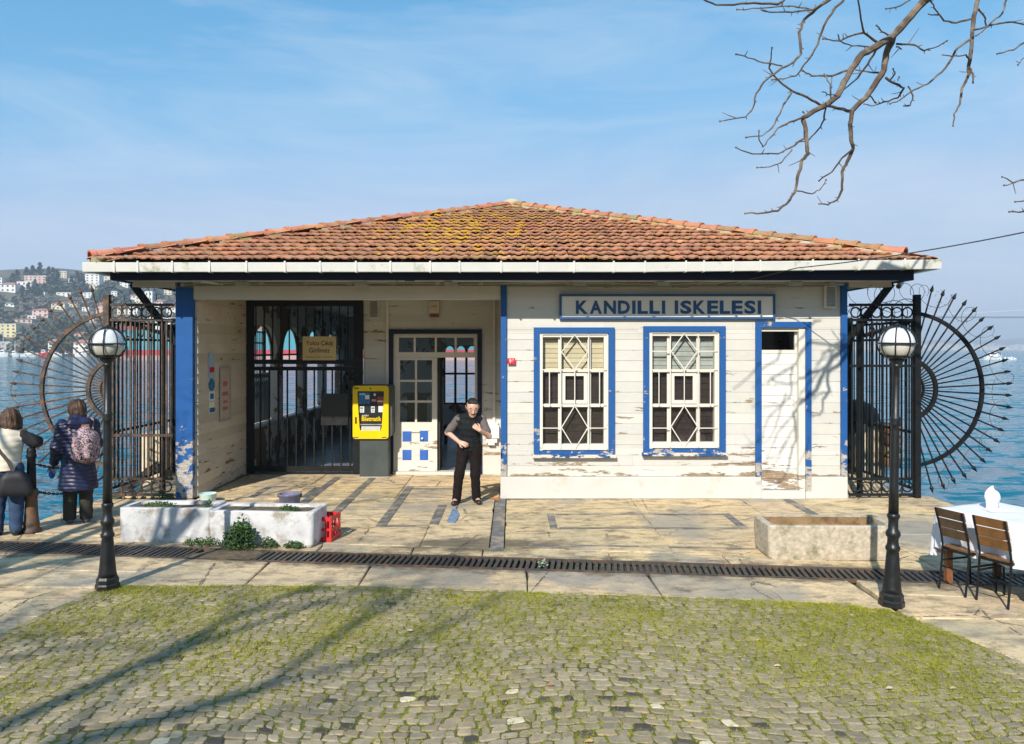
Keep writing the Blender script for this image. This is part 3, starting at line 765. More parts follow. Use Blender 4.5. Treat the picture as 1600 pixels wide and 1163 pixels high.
m = MB(); m.box(dl,drr,YF+.095,YF+.14,zt0-.058,zt0); m.box(dl,drr,YF+.095,YF+.14,zt1,z1-.06); m.box(dl,dl+.03,YF+.095,YF+.14,zt0,zt1); m.box(drr-.03,drr,YF+.095,YF+.14,zt0,zt1); m.build('transom_frame', MWIN, DS)
m = MB(); m.box(dl+.03,drr-.03,YF+.118,YF+.122,zt0,zt1); m.build('pane', MGLASS, DS)

# ---- left column, porch beam, porch walls
m = MB(); m.box(XL,-5.035,YF-.02,YF+.08,.0,ZT-.03); m.build('blue_column', MBLUE, ST, bevel=.008)
m = MB(); m.box(-5.03,XM-.008,YF+.0,YF+.16,PZ(468,YF),PZ(447,YF)); m.build('porch_beam', MSOFFIT, ST)
m = MB(); m.box(XL,-5.02,YF+.082,YB+.1,0,ZT); SW = m.build('porch_wall', MWDIM, ST)
board_run(SW, MWDIM, 'y', YF+.085, YB-.03, .02, ZT-.1, .165, -5.02, [], 1, maxlen=9, tint=(.82,1.05), tilt=.012)
GX0, GX1, GZ = -5.0, PX(568,YB), PZ(470,YB)
DX0, DX1, DZ = PX(615,YB), PX(746,YB), PZ(522,YB)
holes = [(GX0,GX1,0,GZ),(DX0,DX1,0,DZ)]
bw = MB()
for (a,b,c,d) in wall_cells(-5.02, XM+.018, 0, ZT, holes): bw.box(a,b,YB,YB+.12,c,d)
BW = bw.build('porch_back_wall', MWDIM, ST)
board_run(BW, MW, 'x', GX1+.01, XM, .36, ZT-.05, .148, YB, holes, -1, maxlen=2.2)
m = MB(); m.box(DX1+.10,XM+.0,YB-.035,YB-.0,0,.36); m.build('plinth', MPLINTH, ST)
for px in (606, 772):
    x = PX(px,YB); m = MB(); m.box(x-.025,x+.025,YB-.055,YB-.03,.9 if px > 700 else .95,ZT-.05); m.build('wall_batten', MWIN, ST)
t = .085
m = MB(); m.box(DX0-t,DX0,YB-.06,YB+.02,0,DZ+t); m.box(DX1,DX1+t,YB-.06,YB+.02,0,DZ+t); m.box(DX0,DX1,YB-.06,YB+.02,DZ,DZ+t)
PD = m.build('entrance_door', MNAVY, ST)
zb = PZ(554,YB)                                   # underside of the transom
m = MB(); ya, yb2 = YB-.01, YB+.05
m.box(DX0,DX0+.10,ya,yb2,zb-.06,DZ); m.box(DX1-.07,DX1,ya,yb2,zb-.06,DZ); m.box(DX0+.10,DX1-.07,ya,yb2,DZ-.07,DZ); m.box(DX0+.10,DX1-.07,ya,yb2,zb-.06,zb+.04)
m.box(DX0,DX0+.05,ya,yb2,0,zb-.06); m.box(DX1-.05,DX1,ya,yb2,0,zb-.06)
tx = [DX0+.10, PX(648,YB), PX(681,YB), PX(712,YB), DX1-.07]
for x in tx[1:-1]: m.box(x-.02,x+.02,ya+.003,yb2-.003,zb+.04,DZ-.07)
m.build('transom', MWIN, PD)
for a,b in zip(tx, tx[1:]):
    m = MB(); m.box(a,b,YB+.018,YB+.022,zb+.04,DZ-.07); m.build('pane', MGLASS, PD)
lx0, lx1, lz0, lz1 = DX0+.052, PX(683,YB), .06, zb-.065   # the closed left leaf
m = MB(); ly0, ly1 = YB-.005, YB+.045
gz0, gz1 = PZ(660,YB), PZ(563,YB); gx0, gx1 = PX(625,YB), PX(675,YB)
m.box(lx0,gx0,ly0,ly1,lz0,lz1); m.box(gx1,lx1,ly0,ly1,lz0,lz1); m.box(gx0,gx1,ly0,ly1,gz1,lz1); m.box(gx0,gx1,ly0,ly1,lz0,gz0)
gm = (gx0+gx1)/2; m.box(gm-.02,gm+.02,ly0+.003,ly1-.003,gz0,gz1)
for k in (1,2):
    z = gz0+(gz1-gz0)*k/3
    m.box(gx0,gm-.02,ly0+.003,ly1-.003,z-.02,z+.02); m.box(gm+.02,gx1,ly0+.003,ly1-.003,z-.02,z+.02)
LF = m.build('door_leaf', MWIN, PD)
for k in range(3):
    z0_, z1_ = gz0+(gz1-gz0)*k/3, gz0+(gz1-gz0)*(k+1)/3
    for a,b in ((gx0,gm-.018),(gm+.018,gx1)):
        m = MB(); m.box(a,b,YB+.02,YB+.024,z0_+(.018 if k else 0),z1_-(.018 if k < 2 else 0)); m.build('pane', MGLASS, PD)
MB_ = M('blue door panel paint', (.03,.12,.45), .45, .15, 8, .06)
for (a,b,c,d) in ((629,643,674,690),(656,669,673,690),(629,643,703,719),(656,669,703,719)):
    m = MB(); m.box(PX(a,YB),PX(b,YB),ly0-.008,ly0+.006,PZ(d,YB),PZ(c,YB)); m.build('blue_panel', MB_, PD, bevel=.004)
m = MB(); m.sphere((PX(660,YB),ly0-.035,PZ(685,YB)), .022); m.build('door_knob', MWHITEP, PD, smooth=True)
m = MB(); m.box(DX0,DX1,YB-.08,YB+.12,-.01,.055); m.build('threshold', MPLINTH, PD)
m = MB(); m.box(lx1+.01,lx1+.045,YB+.06,YB+.62,.06,lz1); m.build('door_leaf', MDARK, PD)   # right leaf folded inward

# ---- hall: arcade on the seaward left, end wall with windows
AX = -5.0
arch = [(14.80,16.35),(16.78,18.33),(18.76,20.31),(20.74,22.29)]
zs, zt = PZ(553,15.4), 2.86; ZSILL = .82
m = MB()
m.box(AX-.15,AX,YB+.12,YEND,0,ZSILL)
ed = [YB+.12]+[v for a in arch for v in a]+[YEND]
for a,b in zip(ed[::2], ed[1::2]): m.box(AX-.15,AX,a,b,ZSILL,zt+.08)
m.box(AX-.15,AX,YB+.12,YEND,zt+.08,ZT)
for a,b in arch:
    c, r = (a+b)/2, (b-a)/2
    for k in range(10):
        t0, t1 = math.pi*k/10, math.pi*(k+1)/10
        ya_, yb_ = c-r*math.cos(t0), c-r*math.cos(t1); za_, zb_ = zs+(zt-zs)*math.sin(t0), zs+(zt-zs)*math.sin(t1)
        m.prism([(ya_,za_),(yb_,zb_),(yb_,zt+.08),(ya_,zt+.08)], 'x', AX-.15, AX)
AR = m.build('arcade_wall', MJAMB, ST)
for a,b in arch:
    m = MB(); m.box(AX-.17,AX+.05,a+.002,b-.002,ZSILL,ZSILL+.05); m.build('window_sill', MHALL, AR)
    m = MB(); c, r = (a+b)/2, (b-a)/2
    m.bar((AX-.10,a,zs-.03),(AX-.10,b,zs-.03),.04)
    pts = [(AX-.10,c-r*math.cos(t)*.985,zs+(zt-zs)*math.sin(t)*.985) for t in [math.pi*k/12 for k in range(13)]]
    m.tube(pts, .022, 4); m.build('window_frame', MBLACK, AR)
ew = [(PX(694,YEND),PX(746,YEND),PZ(632,YEND),PZ(540,YEND)),(-4.75,-3.55,.85,2.4)]
m = MB()
for (a,b,c,d) in wall_cells(AX-.15, XM+.02, 0, ZT, ew): m.box(a,b,YEND,YEND+.14,c,d)
EW = m.build('end_wall', MHALL, ST)
for (a,b,c,d) in ew:
    m = MB()
    for k in range(4): x = a+(b-a)*k/3; m.box(x-.035,x+.035,YEND+.02,YEND+.08,c,d)
    for z in (c+.02, c+(d-c)*.52, d-.26): m.box(a,b,YEND+.023,YEND+.077,z-.03,z+.03)
    # arched heads
    for k in range(3):
        xa, xb = a+(b-a)*k/3+.035, a+(b-a)*(k+1)/3-.035; cc, r = (xa+xb)/2, (xb-xa)/2
        for j in range(8):
            t0, t1 = math.pi*j/8, math.pi*(j+1)/8
            m.prism([(cc-r*math.cos(t0),d-.2+.18*math.sin(t0)),(cc-r*math.cos(t1),d-.2+.18*math.sin(t1)),(cc-r*math.cos(t1),d),(cc-r*math.cos(t0),d)], 'y', YEND+.02, YEND+.08)
    m.build('end_window', MBLACK, EW)
# benches and dark counter inside
m = MB(); m.box(-2.35,-1.95,17.2,17.6,.05,1.3); m.box(-2.45,-1.85,17.1,17.7,1.3,1.36); m.build('hall_cabinet', MDARK, ST)
m = MB(); m.box(-1.7,-.6,19,19.5,.4,.46); [m.box(x,x+.05,19.05,19.45,.012,.4) for x in (-1.68,-.68)]; m.build('hall_bench', MDARK, ST)

# ---- roof
EX, EY0 = 6.25, 11.32; EYC = 17.5; EY1 = 2*EYC-EY0; EZ, AZ = 3.655, 5.61
m = MB()
apx = (0,EYC,AZ-.03)
c4 = [(-EX+.05,EY0+.05,EZ-.06),(EX-.05,EY0+.05,EZ-.06),(EX-.05,EY1-.05,EZ-.06),(-EX+.05,EY1-.05,EZ-.06)]
m.add(c4+[apx], [(0,1,4),(1,2,4),(2,3,4),(3,0,4)])
RF = m.build('roof', MDARK, ST, org=(0,EYC,EZ))
m = MB(); sz = 3.415                                # soffit, rising slightly to the eave edge
o, i_ = .27, .95
outer = [(-EX+o,EY0+o),(EX-o,EY0+o),(EX-o,EY1-o),(-EX+o,EY1-o)]; inn = [(XL+.05,YF+.2),(XR-.05,YF+.2),(XR-.05,YEND),(XL+.05,YEND)]
vs = [(x,y,sz) for x,y in outer]+[(x,y,sz) for x,y in inn]+[(x,y,sz+.04) for x,y in outer]+[(x,y,sz+.04) for x,y in inn]
m.add(vs, [(k,(k+1)%4,(k+1)%4+4,k+4) for k in range(4)]+[(k+8,(k+1)%4+8,(k+1)%4+12,k+12) for k in range(4)])
m.build('soffit', MSOFFIT, ST)
fz0, fz1 = PZ(438,EY0+.235), PZ(423,EY0+.235)
fm = MB(); fm.box(-EX+.26,EX-.26,EY0+.235,EY0+.295,fz0,fz1+.14); fm.box(-EX+.12,EX-.12,EY1-.135,EY1-.075,fz0,fz1+.14)
fm.box(-EX+.20,-EX+.258,EY0+.24,EY1-.08,fz0,fz1+.14); fm.box(EX-.258,EX-.20,EY0+.24,EY1-.08,fz0,fz1+.14)
fm.build('fascia', MNAVY, ST)
# flaked strip of board hanging under the fascia
for xa, xb, dz in ((-.9,.6,.03),(.9,1.4,.022),(2.3,2.75,.03),(2.9,4.2,.02),(-3.6,-2.2,.018),(-2.1,-1.3,.026)):
    m = MB(); k = 14; up = [(xa+(xb-xa)*q/k, fz0-.001) for q in range(k+1)]; dn = [(xa+(xb-xa)*q/k, fz0-.004-dz*(.4+.9*abs(nz(xa+q*.35,1,1,3)))) for q in range(k+1)]
    m.prism(up+dn[::-1], 'y', EY0+.242, EY0+.28); m.build('flaking_board', MSOFFIT, ST)
gut = MB()
def gz(x): return max(0, x-2.0)*.010                # the gutter sags towards the left
GP = [(0,.0),(.105,-.0),(.116,.126),(.104,.136),(.098,.126),(.088,.015),(.012,.012),(.012,.14),(0,.14)]   # y outward, z
nx = 26; xs = [-EX-.06+(2*EX+.12)*k/nx for k in range(nx+1)]; gb0 = PZ(425,EY0)
vs = []
for x in xs:
    for (dy,dz) in GP: vs.append((x, EY0+.07-dy, gb0+dz+gz(x)))
L = len(GP)
fs = [(i*L+k,i*L+(k+1)%L,(i+1)*L+(k+1)%L,(i+1)*L+k) for i in range(nx) for k in range(L)]+[tuple(range(L)),tuple(nx*L+k for k in range(L))[::-1]]
gut.add(vs, fs); GT = gut.build('gutter', MGUTTER, ST)
m = MB()
for y0_ in (EY1,):
    m.box(-EX-.05,EX+.05,y0_-.07,y0_+.04,gb0,gb0+.14)
m.box(-EX-.06,-EX+.05,EY0+.072,EY1-.072,gb0,gb0+.14); m.box(EX-.05,EX+.06,EY0+.072,EY1-.072,gb0+.04,gb0+.18)
m.build('gutter', MGUTTER, ST)
for px in (178,215,269,327,385,445,500,556,610,672,718,783,840,897,959,1008,1072,1100,1146,1188,1270,1342,1414):
    x = PX(px, EY0-.05); m = MB(); z = gb0+gz(x)
    m.box(x-.014,x+.014,EY0-.056,EY0-.046,z-.006,z+.155); m.box(x-.012,x+.012,EY0-.056,EY0+.07,z-.012,z-.004); m.build('gutter_strap', MGUTTER, GT)
# tiles: curved interlocking clay tiles, course by course
def tile_geo(wd=.218, ln=.40):
    prof = [(-.5,.006),(-.42,.022),(-.30,.020),(-.12,.006),(.08,.006),(.22,.022),(.38,.024),(.5,.004)]
    vs = []; n = len(prof)
    for (yy, dz) in ((0,.047),(.03,.051),(ln,.0)):
        for (a, z) in prof: vs.append((a*wd, yy, z+dz))
    for (a, z) in prof: vs.append((a*wd, .006, z+.024))
    fs = []
    for r in range(2): fs += [(r*n+k, r*n+k+1, (r+1)*n+k+1, (r+1)*n+k) for k in range(n-1)]
    fs += [(3*n+k, 3*n+k+1, k+1, k) for k in range(n-1)]
    return vs, fs
tv, tf = tile_geo()
def slope_frame(side):                              # origin at middle of eave, right, up-slope, normal
    run = EYC-EY0; L = math.hypot(run, AZ-EZ); ca, sa = run/L, (AZ-EZ)/L
    if side == 0: return Vector((0,EY0,EZ)), Vector((1,0,0)), Vector((0,ca,sa)), L
    if side == 1: return Vector((EX,EYC,EZ)), Vector((0,1,0)), Vector((-ca,0,sa)), L
    if side == 2: return Vector((0,EY1,EZ)), Vector((-1,0,0)), Vector((0,-ca,sa)), L
    return Vector((-EX,EYC,EZ)), Vector((0,-1,0)), Vector((ca,0,sa)), L
tmesh = MB(); tmesh.add(tv, tf); tile_me = tmesh.mesh('roof_tile', recalc=False); tile_me.materials.append(MTILE1)
joint = MB(); jc = []; cnt = 0
for side in range(4):
    o0, rx, up, L = slope_frame(side); nrm = rx.cross(up)
    nrow = 18; ph = (L-.05)/nrow
    for r in range(nrow):
        half = EX*(1-(r*ph)/L)-.04
        n = int(2*half/.212); off = -(n-1)*.212/2+(.106 if r%2 else 0)
        for k in range(n+1):
            a = off+k*.212
            if abs(a) > half-.02: continue
            jit = (random.uniform(-.012,.012), random.uniform(-.016,.016), random.uniform(-.004,.008))
            pos = o0+rx*(a+jit[0])+up*(r*ph+jit[1]-.03)+nrm*jit[2]
            yaw = random.uniform(-.03,.03); til = random.uniform(-.012,.012)
            M3 = Matrix((rx, up, nrm)).transposed() @ Matrix.Rotation(yaw,3,'Z') @ Matrix.Rotation(til,3,'X')
            v = random.uniform(.84,1.12); q = random.random()
            tint = (v, v*random.uniform(.93,1.07), v*random.uniform(.9,1.1))
            if q < .02: tint = (1.35,1.5,1.5)
            elif q < .06: tint = (.7,.74,.76)
            elif q < .16: tint = (1.15,1.06,1.0)
            if side == 0 and r > 11 : tint = tuple(c*f for c, f in zip(tint, (.95,1.08,1.08)))
            if side == 0 and cnt < 300:
                inst('roof_tile', tile_me, pos, RF, rot=M3.to_euler(), tint=tint); cnt += 1
            else:
                base = len(joint.v); joint.v += [tuple(pos+M3 @ Vector(p)) for p in tv]; joint.f += [tuple(i+base for i in f) for f in tf]; jc += [tint]*len(tf)
joined(joint, 'roof_tiles', MTILEN, RF, jc)
# hip caps on a bed of mortar
def hip(corner, mort, caps=True, n=25):
    a = Vector(corner); b = Vector((0,EYC,AZ)); d = (b-a); L = d.length; d.normalize()
    side = d.cross(Vector((0,0,1))).normalized(); up = side.cross(d).normalized()
    if mort:
        k = 60
        for i in range(k):
            if nz(i*.4, corner[0], .9, 2) < -.2 and corner[0] < 0: continue
            m = MB()
            p = a+d*(L*i/k); q = a+d*(L*(i+1.02)/k); s = .20+.06*nz(i,corner[0],.8,6)
            m.bar(p-up*(.012+.002*(i%2)), q-up*(.012+.002*(i%2)), s*1.25, .105+.02*nz(i,3,.7,1)); m.build('hip_mortar', MMORTAR, RF)
    m = MB(); seg = L/n; vs = []; K = 9
    for t, rr in ((-.02,.118),(.05,.118),(.055,.10),(seg+.03,.088)):
        for k in range(K): an = math.pi*k/(K-1); vs.append((math.cos(an)*rr, t, math.sin(an)*rr*.82))
    for k in range(K): an = math.pi*k/(K-1); vs.append((math.cos(an)*.095, -.02, math.sin(an)*.095*.78))
    fs = [(r*K+k,r*K+k+1,(r+1)*K+k+1,(r+1)*K+k) for r in range(3) for k in range(K-1)]+[(4*K+k,4*K+k+1,k+1,k) for k in range(K-1)]
    m.add(vs, fs); me = m.mesh('ridge_tile', smooth=False, recalc=False); me.materials.append(MHIP)
    M3 = Matrix((-side, d, up)).transposed()
    if M3.determinant() < 0: M3 = Matrix((side, d, up)).transposed()
    for i in range(n):
        v = random.uniform(.8,1.15); j = Matrix.Rotation(random.uniform(-.035,.035),3,'Z') @ Matrix.Rotation(random.uniform(-.02,.02),3,'X')
        tint = (v, v*random.uniform(.85,1.1), v*random.uniform(.8,1.1))
        if corner[0] > 0 and random.random() < .3: tint = (.7,.95,.8)
        inst('ridge_tile', me, a+d*(seg*i)+up*(.045+random.uniform(0,.012)), RF, rot=(M3 @ j).to_euler(), tint=tint)
hip((-EX+.04,EY0+.04,EZ+.02), True); hip((EX-.32,EY0+.32,EZ+.11), True, n=24)
hip((-EX+.04,EY1-.04,EZ+.02), False); hip((EX-.04,EY1-.04,EZ+.02), False)
m = MB(); m.sphere((0,EYC,AZ+.06), .17, 10, 6, (1.3,1,.7)); m.build('apex_mortar', MMORTAR, RF, smooth=True)
# eave braces
for sx in (-1,1):
    m = MB(); xo = XL if sx < 0 else XR
    m.bar((xo+sx*.03,YF+.12,2.44),(sx*(EX-.20),YF+.12,3.40),.10,.09); m.build('eave_brace', MIRON, ST)
    m = MB(); m.box(min(sx*5.32,sx*6.0),max(sx*5.32,sx*6.0),YF+.0,YF+.2,3.34,3.413); m.build('eave_beam', MSOFFIT, ST)
# conduit, clips and strip lights under the eave
m = MB(); m.tube([(x,YF-.12,3.385+.008*math.sin(x*2.1)) for x in np.linspace(-5.0,5.2,40)], .009, 6)
for x in np.linspace(-4.6,5.0,15): m.box(x-.035,x+.035,YF-.14,YF-.10,3.36,3.40)
m.build('conduit', MGREYV, ST)
for x in (-4.2,-2.35,-.95,1.05,2.35,4.4):
    m = MB(); m.box(x-.10,x+.10,YF-.22,YF-.13,3.35,3.405); m.tube([(x+.12,YF-.17,3.38),(x+.13,YF-.17,3.33),(x+.11,YF-.17,3.29)], .006, 5); m.build('junction_box', MGREYV, ST)
m = MB(); m.bar((-4.75,EY0+.4,3.385),(-4.55,EY0+.75,3.375),.03,.02); m.build('loose_batten', MWIN, ST)
# ================================================================ THINGS ON AND AROUND THE STATION
# ---- name board
x0,x1,z0,z1 = PX(874,YF),PX(1210,YF),PZ(499,YF),PZ(460,YF)
SG = empty('name_sign', ((x0+x1)/2,YF-.05,z0), 'long cream name board with blue rim reading KANDILLI ISKELESI above the windows', 'sign')
MSIGN = M('cream sign face', (.80,.77,.68), .5, .05, 2, .02)
MSIGNB = M('blue sign lettering', (.016,.075,.22), .5, .1, 6, .02)
m = MB(); m.box(x0+.03,x1-.03,YF-.034,YF-.005,z0+.03,z1-.03); m.build('sign_board', MSIGN, SG)
m = MB()
for a,b,c,d in ((x0,x1,z0,z0+.035),(x0,x1,z1-.035,z1),(x0,x0+.035,z0+.035,z1-.035),(x1-.035,x1,z0+.035,z1-.035)): m.box(a,b,YF-.048,YF-.0,c,d)
m.build('sign_frame', MSIGNB, SG)
tx0, tx1 = PX(898,YF), PX(1190,YF); zc = PZ(480.5,YF)
wid = {'K':1.0,'A':1.0,'N':1.0,'D':1.0,'I':.42,'L':.85,'S':.93,'E':.9,' ':.5}
tot = sum(wid[c] for c in 'KANDILLI ISKELESI'); u = tx0
for ch in 'KANDILLI ISKELESI':
    wd = wid[ch]*(tx1-tx0)/tot
    if ch != ' ':
        if ch == 'I':
            m = MB(); m.box(u+wd*.22,u+wd*.78,YF-.042,YF-.035,zc-.105,zc+.105); m.build('letter', MSIGNB, SG)
        else: text_obj('letter', ch, .3, MSIGNB, (u+wd/2,YF-.039,zc), SG, fit=(wd*.86,.21), bold=.011, depth=.006)
    u += wd

# ---- notice on the gate
nx0,nx1,nz0,nz1 = PX(475,YB),PX(527,YB),PZ(563,YB),PZ(526,YB)
NS = empty('notice_sign', ((nx0+nx1)/2,YB-.09,nz0), 'small yellowish notice hung on the black entrance gate reading Yolcu Çıkış Girilmez', 'sign')
m = MB(); m.box(nx0,nx1,YB-.095,YB-.085,nz0,nz1); m.build('notice_board', M('yellowish notice board', (.62,.50,.24), .5, .08, 4, .02), NS)
cx, hh, ww = (nx0+nx1)/2, nz1-nz0, nx1-nx0
text_obj('lettering', 'Yolcu Çıkış', .1, MBLACK, (cx,YB-.0965,nz0+hh*.70), NS, fit=(ww*.80,hh*.24), bold=.001, depth=.002)
text_obj('lettering', 'Girilmez', .1, MBLACK, (cx,YB-.0965,nz0+hh*.42), NS, fit=(ww*.62,hh*.20), bold=.001, depth=.002)
text_obj('lettering', 'Passenger Exit - No Entry', .05, MBLACK, (cx,YB-.0965,nz0+hh*.13), NS, fit=(ww*.82,hh*.075), depth=.002)

# ---- entrance gate of iron bars
GT_ = empty('entrance_gate', ((GX0+GX1)/2,YB-.03,0), 'tall black barred iron gate closing the left half of the porch', 'gate')
gy0, gy1 = YB-.07, YB-.01
m = MB()
m.box(GX0+.005,PX(398,YB),gy0,gy1,.02,GZ); m.box(PX(553,YB),GX1-.005,gy0,gy1,.02,GZ)
m.box(PX(398,YB),PX(553,YB),gy0+.003,gy1-.003,PZ(479,YB),GZ-.003); m.box(PX(398,YB),PX(553,YB),gy0+.003,gy1-.003,PZ(569,YB),PZ(562,YB)); m.box(PX(398,YB),PX(553,YB),gy0+.003,gy1-.003,PZ(579,YB),PZ(573,YB)); m.box(PX(398,YB),PX(553,YB),gy0+.003,gy1-.003,.055,PZ(728,YB))
m.build('gate_frame', MIRON, GT_)
b1 = MB(); b1.box(-.011,.011,-.011,.011,0,PZ(479,YB)-PZ(562,YB)); me1 = b1.mesh('gate_bar'); me1.materials.append(MIRON)
b2 = MB(); b2.box(-.013,.013,-.013,.013,0,PZ(579,YB)-PZ(728,YB)); me2 = b2.mesh('gate_bar'); me2.materials.append(MIRON)
for k in range(12): inst('gate_bar', me1, (PX(397+13.0*(k)+4,YB),YB-.04,PZ(562,YB)), GT_)
for k in range(11): inst('gate_bar', me2, (PX(398+14.0*k+10,YB),YB-.04,PZ(728,YB)), GT_)
m = MB(); m.box(PX(503,YB),PX(545,YB),gy0-.004,gy1+.004,PZ(664,YB),PZ(615,YB)); m.build('lock_plate', MBLACK, GT_)

# ---- ticket machine
AY = 14.08; ax0, ax1 = PX(551,AY), PX(607,AY); az0, az1 = PZ(686,AY), PZ(603,AY)
TM = empty('ticket_machine', ((ax0+ax1)/2,AY+.2,0), 'yellow ticket vending machine on a dark grey pedestal beside the gate', 'ticket machine')
def rr(x0,x1,z0,z1,r,n=5):
    p = []
    for cx,cz,a0 in ((x1-r,z0+r,-90),(x1-r,z1-r,0),(x0+r,z1-r,90),(x0+r,z0+r,180)):
        for k in range(n+1): a = R(a0+90*k/n); p.append((cx+r*math.cos(a),cz+r*math.sin(a)))
    return p
m = MB(); m.prism(rr(ax0+.02,ax1+.06,az0+.03,az1+.012,.06), 'y', AY+.06, AY+.40); m.build('cabinet', MGREYM, TM, bevel=.004)
outer_ = rr(ax0,ax1,az0,az1,.055); sx0,sx1,sz0,sz1 = ax0+.085,ax1-.085,az0+.13,az1-.10
inner_ = [(sx1-.06,sz0),(sx1,sz0+.25),(sx1,sz1),(sx0,sz1),(sx0,sz0+.25),(sx0+.06,sz0)]
# frame = outer ring bridged to inner polygon
m = MB(); no = len(outer_)
def ring_faces(yf, yb):
    inn24 = []
    ctr = ((ax0+ax1)/2,(az0+az1)/2)
    for (px_, pz_) in outer_:
        d = Vector((px_-ctr[0],pz_-ctr[1])); best = None
        for i in range(6):
            a, b = Vector(inner_[i])-Vector(ctr), Vector(inner_[(i+1)%6])-Vector(ctr); e = b-a
            den = d.x*e.y-d.y*e.x
            if abs(den) < 1e-9: continue
            t = (a.x*e.y-a.y*e.x)/den; s_ = (a.x*d.y-a.y*d.x)/den
            if t > 0 and -1e-6 <= s_ <= 1+1e-6: best = t if best is None else min(best,t)
        inn24.append((ctr[0]+d.x*best, ctr[1]+d.y*best))
    vs = [(x,yf,z) for x,z in outer_]+[(x,yf,z) for x,z in inn24]+[(x,yb,z) for x,z in outer_]+[(x,yb,z) for x,z in inn24]
    n = no
    return vs, [(i,(i+1)%n,(i+1)%n+n,i+n) for i in range(n)]+[(i,(i+1)%n,(i+1)%n+2*n,i+2*n) for i in range(n)]+[(i+n,(i+1)%n+n,(i+1)%n+3*n,i+3*n) for i in range(n)]
m.add(*ring_faces(AY,AY+.06)); m.build('front_frame', MYEL, TM)
m = MB(); m.box(sx0-.01,sx1+.01,AY+.05,AY+.062,sz0-.01,sz1+.01); m.build('fascia_panel', MBLACK, TM)
W_, H_ = sx1-sx0, sz1-sz0
def panel(u0,u1,v0,v1,mat,nm,pr=.006): m = MB(); m.box(sx0+W_*u0,sx0+W_*u1,AY+.05-pr,AY+.052,sz0+H_*v0,sz0+H_*v1); return m.build(nm, mat, TM)
panel(.04,.46,.68,.96,MSCREENB,'screen'); panel(.28,.44,.80,.90,MPAPER,'screen_label',.009); panel(.06,.28,.90,.95,M('light blue print',(.25,.5,.62),.4,.1,9,0),'screen_label',.009)
panel(.52,.70,.74,.80,M('pink label',(.6,.25,.25),.5,.1,9,0),'label'); panel(.74,.96,.66,.86,M('dark red label',(.30,.05,.07),.5,.2,9,0),'label'); panel(.74,.96,.73,.765,MPAPER,'label',.009)
panel(.60,.68,.88,.94,MPAPER,'label')
panel(.08,.24,.47,.62,MPAPER,'sticker'); panel(.50,.64,.47,.62,MPAPER,'sticker'); panel(.78,.98,.48,.63,MPAPER,'sticker')
for u in (.08,.50): panel(u+.015,u+.125,.55,.60,M('blue print',(.1,.2,.4),.5,.1,9,0),'sticker_print',.009); panel(u+.015,u+.125,.49,.53,M('green print',(.3,.4,.3),.5,.1,9,0),'sticker_print',.009)
MGREYF = M('grey metal flap', (.34,.33,.31), .4, .2, 12, .1)
m = MB(); m.prism([(AY+.045,sz0+H_*.13),(AY+.0,sz0+H_*.02),(AY+.05,sz0+H_*.015)], 'x', sx0+W_*.14, sx1-W_*.14); m.build('ticket_tray', MGREYF, TM)
panel(.06,.94,.16,.185,MGREYF,'flap_edge')
text_obj('lettering', 'Biletmatik', .1, MYEL, (sx0+W_*.52,AY+.045,sz0+H_*.315), TM, fit=(W_*.74,H_*.115), bold=.002)
text_obj('lettering', 'istanbulkart', .04, MPAPER, (sx0+W_*.29,AY+.045,sz0+H_*.40), TM, fit=(W_*.26,H_*.045))
m = MB(); m.box(ax0+.045,ax0+.075,AY-.006,AY+.004,az0+.28,az0+.40); m.build('slot', MBLACK, TM)
m = MB(); m.sphere(((ax0+ax1)/2,AY-.001,az1-.05), .014, 8, 6); m.build('camera_lens', MBLACK, TM)
for x in (ax0+.06,ax1-.08): m = MB(); m.box(x-.045,x+.045,AY-.004,AY+.004,az0+.02,az0+.035); m.build('badge', MGREYM, TM)
m = MB(); m.box(ax0+.025,ax0+.11,AY-.004,AY+.004,az1-.055,az1-.035); m.build('badge', MBLACK, TM)
px0, px1 = PX(561,AY), PX(606,AY)
m = MB(); m.box(px0,px1,AY+.05,AY+.38,.012,az0+.03); m.build('pedestal', MGREYM, TM, bevel=.01)
m = MB(); m.box(px0-.02,px1+.02,AY+.035,AY+.39,0,.014); m.build('base_plate', MGREYV, TM)

# ---- small fittings on the walls
def louvre(px0_,px1_,py0_,py1_,Y,label):
    x0,x1,z0,z1 = PX(px0_,Y),PX(px1_,Y),PZ(py1_,Y),PZ(py0_,Y)
    o = empty('louvre_box', ((x0+x1)/2,Y,z0), label, 'vent')
    m = MB(); m.box(x0,x1,Y-.09,Y-.032,z0,z1); m.build('housing', MWIN, o)
    m = MB(); n = 12
    for k in range(n): z = z0+.02+(z1-z0-.04)*k/n; m.prism([(Y-.094,z),(Y-.110,z+.004),(Y-.094,z+(z1-z0-.04)/n*.8)], 'x', x0+.018, x1-.018)
    m.build('louvre', MGREYV, o)
louvre(1286,1303,447,482,YF,'grey louvred loudspeaker box high at the right end of the sunlit wall')
louvre(578,593,469,498,YB,'grey louvred loudspeaker box high inside the porch beside the gate')
AL = empty('alarm_box', (PX(679,YB),YB-.04,PZ(497,YB)), 'cream alarm siren box with dark red base above the entrance door', 'alarm')
x0,x1 = PX(671,YB),PX(687,YB)
m = MB(); m.prism([(YB-.03,PZ(470,YB)),(YB-.09,PZ(471,YB)),(YB-.11,PZ(490,YB)),(YB-.03,PZ(491,YB))], 'x', x0, x1); m.build('housing', M('cream plastic',(.62,.55,.42),.5,.08,6,.03), AL, bevel=.008)
m = MB(); m.prism([(YB-.035,PZ(491,YB)),(YB-.10,PZ(490.6,YB)),(YB-.085,PZ(496,YB)),(YB-.035,PZ(496,YB))], 'x', x0+.012, x1-.012); m.build('strobe', M('dark red lens',(.16,.02,.02),.3,.1,6,0), AL)
